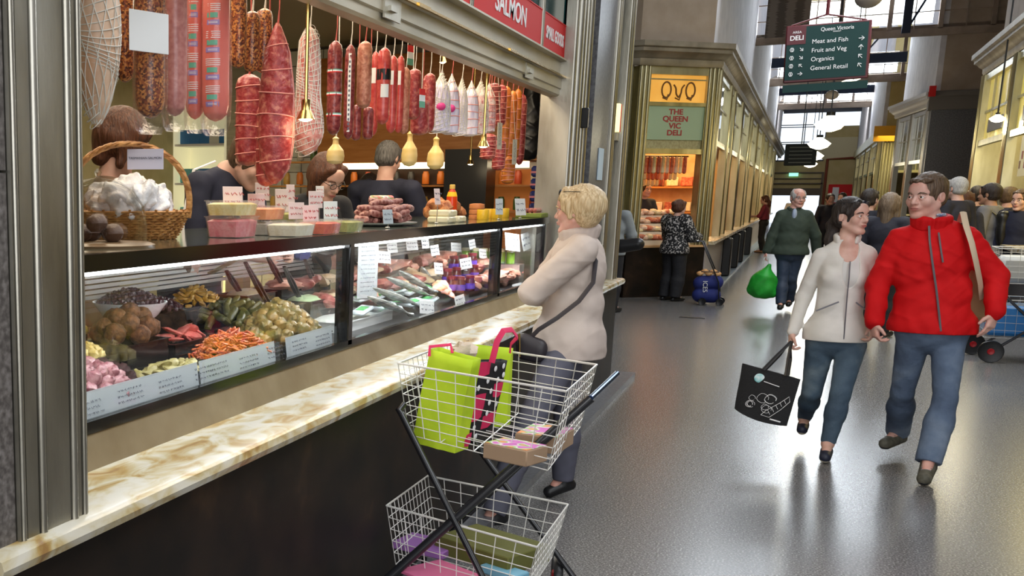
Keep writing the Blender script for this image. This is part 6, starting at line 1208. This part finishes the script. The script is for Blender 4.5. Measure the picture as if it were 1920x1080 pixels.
    if bottom and legs:
        F = Field(lo, V3(hi.x, hi.y, J['pel'].z + .22), h); F.ell(J['pel'], (kw.get('hw', .165) + bt + .003, kw.get('hd', .115) + bt + .003, .135), k=.03)
        for S in 'AB': leg(F, J, S, bt, legr, t2=bt2 if bt2 is not None else bt, to=blen)
        F.crease(.0022, 2.0); F.ripple(.0008, 70, 60, 95, 3.0)
        for S in 'AB': d = (J['an' + S] - J['kn' + S]).normalized(); p = J['kn' + S] + (J['an' + S] - J['kn' + S]) * (blen + .05); F.cut(p, d, (p - V3(.12, .12, .1), p + V3(.12, .12, .12)))
        F.build('trousers', bottom, t)
    if shoes and legs:
        for S in 'AB': shoe(t, J, S, shoes, sole or M_black, h=h, low=lowshoe, lace=lace, r=1.0 if male else .86)
    return t

# couple walking towards us -------------------------------------------------
def joints(root, Y0, spec):
    J = {}
    for k, v in spec.items():
        if isinstance(v, tuple) and len(v) in (2, 3) and k[:2] in ('sh', 'el', 'wr', 'hi', 'kn', 'an', 'to', 'pe', 'wa', 'ne', 'he', 'ch'): J[k] = at(v[0], v[1], Y=Y0 + (v[2] if len(v) > 2 else 0)) - Vector(root)
        else: J[k] = v
    return J
M_redj = cloth('red_rain_jacket', (.52, .004, .006), (.64, .01, .012), sc=5, bump=.35, bs=12, rough=.75)
M_redj.node_tree.nodes['Principled BSDF'].inputs['Specular IOR Level'].default_value = .2
M_zip = mat('grey_zip', (.25, .25, .28), rough=.4, metal=.6)
r = (.70, 7.78, 0)
J = joints(r, 7.78, dict(head=(1737, 369), neck=(1745, 424), chest=(1746, 490), waist=(1748, 560), pel=(1747, 622), shA=(1688, 450), shB=(1812, 448, .02), elA=(1645, 535, .02), wrA=(1640, 602, -.12),
    elB=(1868, 520, .03), wrB=(1866, 584, -.08), hipA=(1712, 640), hipB=(1778, 640), knA=(1692, 735, .12), anA=(1684, 806, .36), toA=(1660, 832, .22), knB=(1772, 750, -.18), anB=(1742, 862, -.32), toB=(1733, 898, -.50)))
J.update(hy=-.62, hp=.05, hs=1.06, haA=(V3(.15, -.1, -1), V3(.9, .3, .2), V3(.3, -1, 0)), haB=(V3(-.18, -.12, -1), V3(-.8, .6, 0), V3(-.4, -1, -.2)))
redman = person('man in a bright red zipped rain jacket and blue jeans holding the woman\'s hand', r, J, h=.0052, skin=M_skin2, fat=1.12, top=M_redj, tt=.022, hemz=at(1747, 622, Y=7.78).z - .0, hemw=.03, kw=dict(chw=.178, chd=.125, ww=.172, wd=.125, hw=.178, hd=.12),
    bottom=M_denim, bt=.008, bt2=.032, shoes=mat('olive_trainer', (.07, .065, .045), rough=.7, c2=(.13, .12, .09), scale=30), sole=M_black, hairm=M_hbrown, gaze=-.25, armr=1.02, legr=.98, fold=.006, lace=mat('grey_laces', (.2, .2, .2)), collar=(.045, .078, .02, .25), curl=(.75, .25))
# zip, chest pocket zip, shirt collar, shoulder strap
def along(pts, dep, root, Y0): return [at(x, y, Y=Y0 + d) - Vector(root) for (x, y), d in zip(pts, dep)]
b = MB(); b.tube(along([(1742, 424), (1743, 450), (1748, 490), (1756, 545), (1761, 590), (1764, 621)], (-.11, -.145, -.160, -.160, -.160, -.158), r, 7.78), .006, 6); b.build('front_zip', M_zip, redman)
b = MB(); b.tube(along([(1760, 436), (1764, 466), (1768, 492)], (-.135, -.15, -.158), r, 7.78), .005, 6); b.build('chest_pocket_zip', M_zip, redman)
F = Field(J['neck'] - V3(.14, .14, .05), J['neck'] + V3(.14, .14, .14), .005)
for i in range(16):
    a0, a1 = [-PI / 2 + .35 + (2 * PI - .7) * (i + e) / 16 for e in (0, 1)]
    for zz in (.02, .045, .066): F.cap(*[J['neck'] + V3(math.cos(a) * .062, math.sin(a) * .062, zz) for a in (a0, a1)], .008, k=.006)
F.build('shirt_collar', mat('checked_shirt', (.1, .16, .3), c2=(.5, .55, .6), scale=120, thr=(.45, .55)), redman)
sat = thing('shoulder_bag', 'tan shoulder bag with cream strap on the man in the red jacket', 'bag', r)
b = MB(); P0 = along([(1806, 398), (1812, 425), (1822, 455), (1830, 490), (1838, 530), (1841, 560)], (.0, -.1, -.15, -.13, -.04, .06), r, 7.78)
for d_ in (0,): b.tube([P0[0] + V3(0, .10, -.06)] + P0, .017, 8, flat=.3, up=(0, -1, 0)); b.build('strap', mat('cream_strap', (.62, .48, .33), rough=.7), sat)
b = MB().rbox((-.09, -.05, -.2), (.07, .08, .16), .03, Matrix.Translation(at(1838, 540, Y=7.98) - Vector(r))); b.build('pouch', mat('tan_canvas', (.42, .27, .13), rough=.8), sat)

M_wjack = cloth('off_white_jacket', (.66, .62, .55), (.76, .72, .66), sc=6, bump=.3, bs=14)
r = (.30, 7.95, 0)
J = joints(r, 7.95, dict(head=(1596, 407), neck=(1588, 452), chest=(1580, 520), waist=(1574, 572), pel=(1566, 632), shA=(1540, 482, .02), shB=(1626, 478, .03), elA=(1507, 556, .05), wrA=(1487, 622, -.05), elB=(1642, 548, .08), wrB=(1637, 604, -.12),
    hipA=(1538, 648), hipB=(1596, 648), knA=(1522, 735, .04), anA=(1508, 784, .30), toA=(1504, 806, .14), knB=(1576, 737, -.14), anB=(1552, 832, -.16), toB=(1547, 858, -.32)))
J.update(hy=.85, hp=-.05, hs=.93, haA=(V3(-.1, -.1, -1), V3(1, .1, 0), V3(0, -1, 0)), haB=(V3(.1, -.2, -1), V3(-.9, .3, 0), V3(.2, -1, 0)))
wwoman = person('woman in an off-white zipped jacket and jeans carrying a black tote bag', r, J, h=.0052, male=False, top=M_wjack, tt=.009, hemz=at(1566, 638, Y=7.95).z, hemw=.012, kw=dict(chw=.128, chd=.095, ww=.122, wd=.088, hw=.158, hd=.108, bust=1), armr=.9,
    carve=[(at(1597, 498, Y=7.84) - Vector(r), (.046, .10, .14)), (at(1594, 466, Y=7.87) - Vector(r), (.06, .09, .07))], inner=(mat('white_knit', (.66, .64, .6), rough=.8), .003, [(at(1594, 464, Y=7.86) - Vector(r), (.06, .1, .09))]),
    bottom=M_denimg, bt=.004, bt2=.008, shoes=mat('navy_pump', (.015, .018, .035), rough=.5), sole=mat('cream_sole', (.5, .45, .35)), hairstyle='pony', hairm=M_hdark, gaze=.2, fold=.0028, legr=.98, neckcut=.035, collar=(.03, .058, .010, .95), lowshoe=True, curl=(.9, .8), blen=.93)
b = MB(); b.tube(along([(1594, 490), (1592, 520), (1588, 560), (1585, 600), (1582, 636)], (-.10, -.128, -.118, -.118, -.125), r, 7.95), .004, 6); b.build('front_zip', M_zip, wwoman)
for (p, q_, d) in (((1530, 583), (1573, 566), -.105), ((1605, 567), (1622, 580), -.105)): MB().tube(along([p, q_], (d, d - .02), r, 7.95), .0045, 6).build('pocket_zip', M_zip, wwoman)
def glasses(par, J, m, up=0, back=0, r0=.022, lens=None):
    c = J['head']; R = headmtx(J); s = J.get('hs', 1); q = lambda x, y, z: c + R @ (Vector((x, y + back, z + up)) * s); b = MB()
    for sg in (-1, 1):
        b.tube([q(.031 * sg + r0 * math.cos(a), -.112, .002 + r0 * .75 * math.sin(a)) for a in [2 * PI * k / 14 for k in range(15)]], .0019, 5); b.tube([q(.052 * sg, -.112, .006), q(.08 * sg, -.06, .01), q(.082 * sg, .01, .006)], .0018, 5)
    b.tube([q(-.01, -.113, .006), q(.01, -.113, .006)], .0016, 5); o = b.build('glasses', m, par)
    if lens:
        b = MB()
        for sg in (-1, 1): b.ball(q(.031 * sg, -.11, .002), (r0 * .95 * s, .006, r0 * .72 * s), 12, R.to_4x4())
        b.build('lenses', lens, o)
    return o
glasses(wwoman, J, M_black, up=.085, back=.035, r0=.026, lens=mat('dark_lens', (.02, .02, .03), rough=.05))

# tote bag
tb = thing('tote_bag', 'black tote bag with white line drawing hanging from the woman\'s hand', 'bag', r)
Q = [at(x, y, Y=Y_) - Vector(r) for x, y, Y_ in ((1392, 681, 7.86), (1501, 711, 7.74), (1475, 799, 7.72), (1377, 766, 7.84))]
ux = (Q[1] - Q[0]).normalized(); uy = (Q[0] - Q[3]).normalized(); un = ux.cross(uy).normalized(); b = MB(); rings = []
for i in range(9):
    f_ = i / 8; L0 = Q[3].lerp(Q[0], f_); R0 = Q[2].lerp(Q[1], f_); th = .045 * (1 - f_ * .75) ; ring = []
    for j in range(13): g = j / 12; ring.append(L0.lerp(R0, g) - uy * (.02 * math.sin(g * PI) * (1 - f_)) + un * (th * math.sin(g * PI) ** .6 + .003 * math.sin(g * 9 + f_ * 7)))
    for j in range(12, -1, -1): g = j / 12; ring.append(L0.lerp(R0, g) - un * (th * math.sin(g * PI) ** .6 + .002))
    rings.append(ring)
fixn(b.loft(rings).build('bag_body', mat('black_canvas', (.012, .012, .013), rough=.85, bump=.3, bscale=90), tb))
hnd = at(1484, 640, Y=7.86) - Vector(r)
for g in (.40, .78): 
    s0 = Q[0].lerp(Q[1], g); MB().tube([s0 + un * .03, s0.lerp(hnd, .5) + un * .02, hnd + V3(0, -.01, 0), s0.lerp(hnd, .5) - un * .02, s0 - un * .01], .011, 6, flat=.3, up=un).build('handle', M_black, tb)
def Qp(u_, v_, o_=.05): a = Q[3].lerp(Q[0], v_).lerp(Q[2].lerp(Q[1], v_), u_); th = .045 * (1 - v_ * .75) * math.sin(max(min(u_, 1), 0) * PI) ** .6; sg = 1 if un.y < 0 else -1; return a + un * sg * (th + .006)
MB().ball(Qp(.36, .8), (.03, .004, .03), 16).build('round_badge', mat('teal_badge', (.2, .6, .6), c2=(.8, .9, .9), scale=30), tb)
b = MB(); rnd = random.Random(4)
for k in range(9):
    cx, cy, rr = .22 + .45 * rnd.random(), .2 + .3 * rnd.random(), .04 + .07 * rnd.random()
    b.tube([Qp(cx + rr * math.cos(a * .52) * (1 + .2 * math.sin(a)), cy + rr * math.sin(a * .52)) for a in range(12)], .0013, 4)
b.tube([Qp(.55, .08), Qp(.62, .2), Qp(.8, .42), Qp(.92, .6), Qp(.95, .5), Qp(.85, .3), Qp(.7, .08), Qp(.55, .08)], .0016, 4)
for k in range(5): b.tube([Qp(.64 + k * .055, .22 + k * .07), Qp(.70 + k * .05, .14 + k * .075)], .0014, 4)
b.tube([Qp(.45, .76), Qp(.72, .74)], .003, 4); b.tube([Qp(.72, .05), Qp(.9, .05)], .005, 4); b.build('white_print', M_white, tb)

# old man -------------------------------------------------
r = (-.17, 17.85, 0)
J = joints(r, 17.85, dict(head=(1497, 372), neck=(1489, 394), chest=(1489, 425), waist=(1485, 450), pel=(1481, 476), shA=(1466, 404), shB=(1513, 405), elA=(1449, 442), wrA=(1438, 470), elB=(1529, 442, .05), wrB=(1531, 472, .1), hipA=(1471, 481), hipB=(1492, 481), knA=(1467, 524, -.05), anA=(1464, 568, -.15), toA=(1462, 577, -.3), knB=(1484, 522, .05), anB=(1480, 562, .25), toB=(1478, 571, .1)))
J.update(hy=.35, hs=1.12)
oldm = person('white-haired older man in a dark green fleece jacket carrying a green bag', r, J, h=.008, top=cloth('dark_green_fleece', (.035, .05, .035)), tt=.028, hemz=at(1481, 477, Y=17.85).z, hemw=.04, kw=dict(chw=.185, chd=.13, ww=.185, wd=.14, hw=.175, hd=.13), bottom=mat('navy_jeans', (.02, .035, .07), c2=(.04, .06, .1), scale=5), bt=.018, bt2=.03, shoes=M_black,
    hairstyle='bald', hairm=M_hgrey, skin=M_skin2, armr=1.15, collar=(.03, .07, .015, .5))
glasses(oldm, J, M_zip)
F = Field(J['neck'] - V3(.12, .22, .2), J['neck'] + V3(.12, .05, .1), .008); F.ell(J['neck'] + V3(.01, -.10, -.06), (.034, .05, .085), k=.01); F.build('shirt', mat('light_blue_shirt', (.35, .42, .55)), oldm)
g = thing('shopping_bag', 'bulging bright green shopping bag held by the older man', 'bag', r)
c0 = at(1431, 530, Y=17.75) - Vector(r); F = Field(c0 - V3(.3, .2, .4), c0 + V3(.3, .2, .4), .01)
F.ell(c0 + V3(0, 0, -.03), (.19, .12, .20), k=.05); F.cap(c0 + V3(.02, 0, .1), c0 + V3(.05, 0, .24), .10, .03, k=.06); F.cap(c0 + V3(-.14, 0, -.12), c0 + V3(.13, 0, -.17), .05, k=.06, ); F.ripple(.006, 25, 20, 33)
F.build('bag_body', mat('bright_green_bag', (.01, .25, .02), c2=(.02, .42, .04), scale=7, rough=.5, bump=.4), g)
for dx in (-.02, .04): MB().tube([c0 + V3(dx, 0, .2), c0 + V3(dx, -.01, .33), at(1437, 478, Y=17.85) - Vector(r)], .006, 6).build('handle', mat('pale_handle', (.55, .6, .55)), g)
def pose(h=1.7, arms='down', lean=0, w=1.0):
    k = h / 1.75; z = lambda v: v * k
    J = dict(head=V3(0, -.02 - lean * 1.1, z(1.635)), neck=V3(0, .02 - lean * .9, z(1.47)), chest=V3(0, .01 - lean * .7, z(1.28)), waist=V3(0, .01 - lean * .3, z(1.08)), pel=V3(0, .01, z(.93)),
        shA=V3(-.18 * w, .02 - lean * .85, z(1.42)), shB=V3(.18 * w, .02 - lean * .85, z(1.42)), hipA=V3(-.09, 0, z(.9)), hipB=V3(.09, 0, z(.9)), knA=V3(-.1, -.02, z(.5)), knB=V3(.1, -.02, z(.5)), anA=V3(-.11, .03, z(.09)), anB=V3(.11, .03, z(.09)), toA=V3(-.13, -.12, .035), toB=V3(.13, -.12, .035))
    if arms == 'down': J.update(elA=V3(-.25 * w, .03, z(1.13)), wrA=V3(-.26 * w, -.05, z(.87)), elB=V3(.25 * w, .03, z(1.13)), wrB=V3(.26 * w, -.05, z(.87)))
    elif arms == 'front': J.update(elA=V3(-.24 * w, -.08 - lean * .6, z(1.14)), wrA=V3(-.12, -.32 - lean * .6, z(1.12)), elB=V3(.24 * w, -.08 - lean * .6, z(1.14)), wrB=V3(.12, -.32 - lean * .6, z(1.12)))
    return J
# blond woman at the ledge
r = (-1.0, 5.95, 0)
J = joints(r, 5.95, dict(head=(1084, 396), neck=(1085, 446, .05), chest=(1082, 505, .05), waist=(1075, 570, .05), pel=(1066, 630, .05), shA=(1068, 462, .25), shB=(1092, 470, -.14), elB=(998, 548, -.16), wrB=(1012, 556, .10), elA=(1010, 545, .3), wrA=(1035, 560, .12),
    hipA=(1058, 645, .12), hipB=(1062, 650, -.04), knB=(990, 800, -.36), anB=(928, 955, -.58), toB=(902, 990, -.62), knA=(1064, 775, .08), anA=(1056, 893, .10), toA=(1030, 922, .06)))
J.update(hy=-1.78, hp=.02, hs=1.0, haA=(V3(0, 1, 0), V3(0, 0, -1), V3(-1, 0, 0)), haB=(V3(.2, 1, 0), V3(0, 0, -1), V3(-1, 0, 0)))
M_beige = cloth('beige_quilted_coat', (.52, .43, .38), (.60, .51, .45), sc=5, bump=.3, bs=10)
bw = person('blond woman in a beige coat leaning on the marble ledge, looking into the case', r, J, h=.0055, male=False, top=M_beige, tt=.022, hemz=at(1060, 668, Y=5.95).z, hemw=.035, kw=dict(chw=.155, chd=.12, ww=.15, wd=.13, hw=.17, hd=.145), armr=1.12,
    bottom=mat('grey_trousers', (.09, .09, .12), rough=.8), bt=.014, bt2=.022, shoes=M_black, hairstyle='pixie', hairm=M_hblond, vol=1.15, fold=.004, collar=(.04, .078, .018, .3), skin=M_skin2, hands=True)
glasses(bw, J, M_black, up=.09, back=.03, r0=.024, lens=mat('dark_lens', (.02, .02, .03)))
bg = thing('handbag', 'small black handbag on a long strap worn across the blond woman\'s beige coat', 'bag', r)
P0 = [at(x, y, Y=5.95 + d) - Vector(r) for x, y, d in ((1098, 455, -.10), (1117, 490, -.10), (1112, 530, -.16), (1085, 565, -.19), (1045, 596, -.2), (1010, 618, -.2), (996, 632, -.18))]
MB().tube(P0, .013, 6, flat=.35, up=(0, -1, 0)).build('strap', mat('dark_leather', (.03, .025, .03), rough=.4), bg)
F = Field(P0[-1] - V3(.2, .2, .25), P0[-1] + V3(.2, .2, .15), .008); F.cap(P0[-1] + V3(-.04, 0, -.02), P0[-1] + V3(.04, 0, -.05), .04, .045, k=.03, flat=.6); F.cap(P0[-1] + V3(-.03, 0, -.08), P0[-1] + V3(.03, 0, -.09), .042, k=.03, flat=.6); F.build('pouch', mat('dark_leather', (.03, .025, .03)), bg)
MB().tube([P0[-1] + V3(-.05, -.05, .02), P0[-1] + V3(-.04, -.06, -.1)], .006, 6).build('brass_zip', M_gold, bg)

# staff behind the case (only what shows above the counter is built below the waist as far as the hips)
M_navy = cloth('navy_polo', (.012, .014, .03), (.022, .025, .05)); M_black_top = cloth('black_top', (.015, .015, .018))
def staff(label, loc, head, yaw, J0, **k): J0.update(hy=head[0], hp=head[1]); return person(label, loc, J0, rz=yaw, legs=False, h=k.pop('h', .008), hemz=J0['pel'].z - .05, **k)
J = pose(1.8, 'front', .12); staff('shop assistant with auburn hair and a brown top bending behind the wicker basket', (-2.72, 4.0, .16), (.2, .5), 2.3, J, top=cloth('brown_top', (.13, .075, .045)), hairstyle='bob', hairm=M_hred, vol=2.2, male=False, facep=False)
J = pose(1.86, 'front', .28, 1.1); J['head'] += V3(0, -.04, -.12); p = staff('shop assistant in a navy polo shirt with white side stripes, head behind the big salami', (-2.66, 4.82, .16), (.1, .6), 1.35, J, top=M_navy, sleeve=.55, hairstyle='short', hairm=M_hbrown)
for sg in (-1, 1): MB().tube([J['neck'] + V3(.06 * sg, .03, .055), J['sh' + 'AB'[sg > 0]] + V3(.02 * sg, .01, .066), (J['sh' + 'AB'[sg > 0]] + J['el' + 'AB'[sg > 0]]) / 2 + V3(.064 * sg, .02, .01), J['el' + 'AB'[sg > 0]] + V3(.056 * sg, .02, .03)], .009, 6, flat=.6).build('white_stripe', M_white, p)
J = pose(1.72, 'front', .16); J['head'] += V3(0, -.02, -.05); p = staff('shop assistant with glasses and auburn hair tied back, looking down', (-2.52, 5.9, .16), (.1, .5), 1.0, J, top=M_black_top, hairstyle='bob', hairm=M_hred, male=False, skin=M_skin, h=.006); glasses(p, J, M_black)
J = pose(1.84, 'front', 0, 1.3); staff('shop assistant in a dark shirt seen from behind', (-2.72, 7.9, .16), (0, .3), PI - .25, J, top=M_navy, hairstyle='short', hairm=hairmat('dark_greying_hair', (.05, .045, .04), (.2, .19, .18)), facep=False, tt=.03)
J = pose(1.62, 'front', .1); staff('dark-haired shop assistant half hidden beside the red sauce bottle', (-3.4, 10.2 - .9, .16), (.2, .3), .8, J, top=M_black_top, hairstyle='short', hairm=M_hdark, facep=False, h=.012)

# customers further away
J = pose(1.54, 'front'); p = person('stout woman in a black and white speckled jacket waiting at the corner stall', (-1.72, 18.75, 0), J, rz=2.45, h=.01, male=False, top=mat('speckled_jacket', (.012, .012, .014), c2=(.55, .52, .5), scale=38, thr=(.52, .6), rough=.8), tt=.05, hemw=.03, hemz=.74, bottom=M_black_top, bt=.04, bt2=.05, shoes=M_black, hairstyle='bun', hairm=M_hred, facep=False)
J = pose(1.62, 'front'); person('woman in a maroon top and black trousers at the far aisle ledge', (-1.02, 36.2, 0), J, rz=-1.7, h=.012, male=False, top=cloth('maroon_top', (.18, .02, .04)), sleeve=.55, hemz=.95, bottom=M_black_top, shoes=mat('tan_shoes', (.4, .2, .1)), hairstyle='pony', hairm=M_hred, facep=False)
J = pose(1.66, 'front'); p = person('customer in grey half hidden behind the deli corner column', (-2.33, 16.45, 0), J, rz=2.9, h=.012, top=cloth('grey_jacket', (.22, .24, .25)), tt=.03, hemz=.8, bottom=M_black_top, shoes=M_black, hairstyle='short', hairm=M_hbrown, facep=False)
pr = at(1188, 462, D=14.15) + V3(-.05, 0, 0); F = Field(pr - V3(.25, .2, .2), pr + V3(.25, .2, .2), .012); F.cap(pr + V3(-.1, 0, 0), pr + V3(.1, 0, .03), .09, .08, k=.04); o = F.build('black_handbag', M_black); tag(o, 'black handbag held by the customer behind the deli corner column', 'bag')
def crowd(label, px, py, D, h, yaw, top, hs, hm, male=True, fp=False, **k):
    w = at(px, py, D=D); hz = h * .935; J = pose(h, k.pop('arms', 'down')); J['hs'] = 1.15; return person(label, (w.x, w.y + .02, 0), J, rz=yaw, h=.009 if D < 15 else .014, male=male, top=top, tt=k.pop('tt', .03), hemz=.8, bottom=k.pop('bottom', M_black_top), shoes=M_black, hairstyle=hs, hairm=hm, facep=fp, **k), w
M_dkj = cloth('charcoal_jacket', (.02, .02, .03))
p, w = crowd('dark-haired man in a grey hooded top wearing a black backpack', 1858, 372, 14.6, 1.76, -2.1, cloth('grey_hoodie', (.16, .155, .16)), 'short', M_hdark, skin=M_skin3, vol=1.3)
bp = thing('backpack', 'black backpack on the man in the grey hooded top', 'bag', (w.x, w.y, 0), -2.1)
F = Field((-.25, .08, .85), (.25, .4, 1.5), .012); F.ell((0, .22, 1.18), (.16, .09, .25), k=.03); F.cap((-.08, .2, 1.36), (.08, .2, 1.36), .07, k=.05); F.build('pack', M_black, bp)
for x in (-.1, .1): MB().tube([(x, .14, 1.38), (x, .03, 1.46), (x, -.12, 1.36), (x * 1.2, -.13, 1.15)], .018, 6, flat=.4).build('strap', M_black, bp)
crowd('grey-haired man just behind the red jacket\'s shoulder', 1797, 352, 14.2, 1.84, -2.4, M_dkj, 'short', M_hgrey)
crowd('brown-haired woman in the crowd between the grey-haired man and the hooded top', 1808, 378, 14.6, 1.66, 2.6, M_dkj, 'bob', M_hred, male=False)
crowd('dark-haired person deep in the crowd under the yellow windows', 1832, 362, 16, 1.74, 2.9, M_dkj, 'short', M_hdark)
crowd('person in a navy coat cut by the frame edge beside the wire trolley', 1915, 385, 14.3, 1.68, -.6, cloth('navy_coat', (.01, .012, .03)), 'short', M_hbrown, fp=True, tt=.05)
crowd('woman with long brown hair and a dark coat behind the couple', 1668, 390, 12.6, 1.62, 2.8, M_dkj, 'long', hairmat('mid_brown_hair', (.1, .065, .04), (.24, .17, .11)), male=False)
crowd('person with short black hair behind the long-haired woman', 1630, 374, 14.5, 1.68, 2.6, M_dkj, 'short', M_hdark)
crowd('person in a black coat near the red kiosk', 1555, 385, 27, 1.65, .3, M_dkj, 'short', M_hdark)
crowd('second person in black by the red kiosk, next to the rust pipe', 1578, 384, 29, 1.68, -.4, M_black_top, 'short', M_hdark)
crowd('distant person in a pale top standing in the bright end doorway', 1486, 381, 48, 1.55, 0, M_white, 'short', M_hdark)
crowd('person behind the wire trolley in a dark padded coat', 1893, 368, 15.5, 1.72, 2.0, M_dkj, 'short', M_hbrown)
# vendors inside the corner stall
J = pose(1.68, 'front', .1); person('vendor in dark clothes bending inside the corner stall', (-2.5, 20.6, .15), J, rz=.7, legs=False, h=.014, top=M_black_top, hemz=.85, hairstyle='short', hairm=M_hdark)
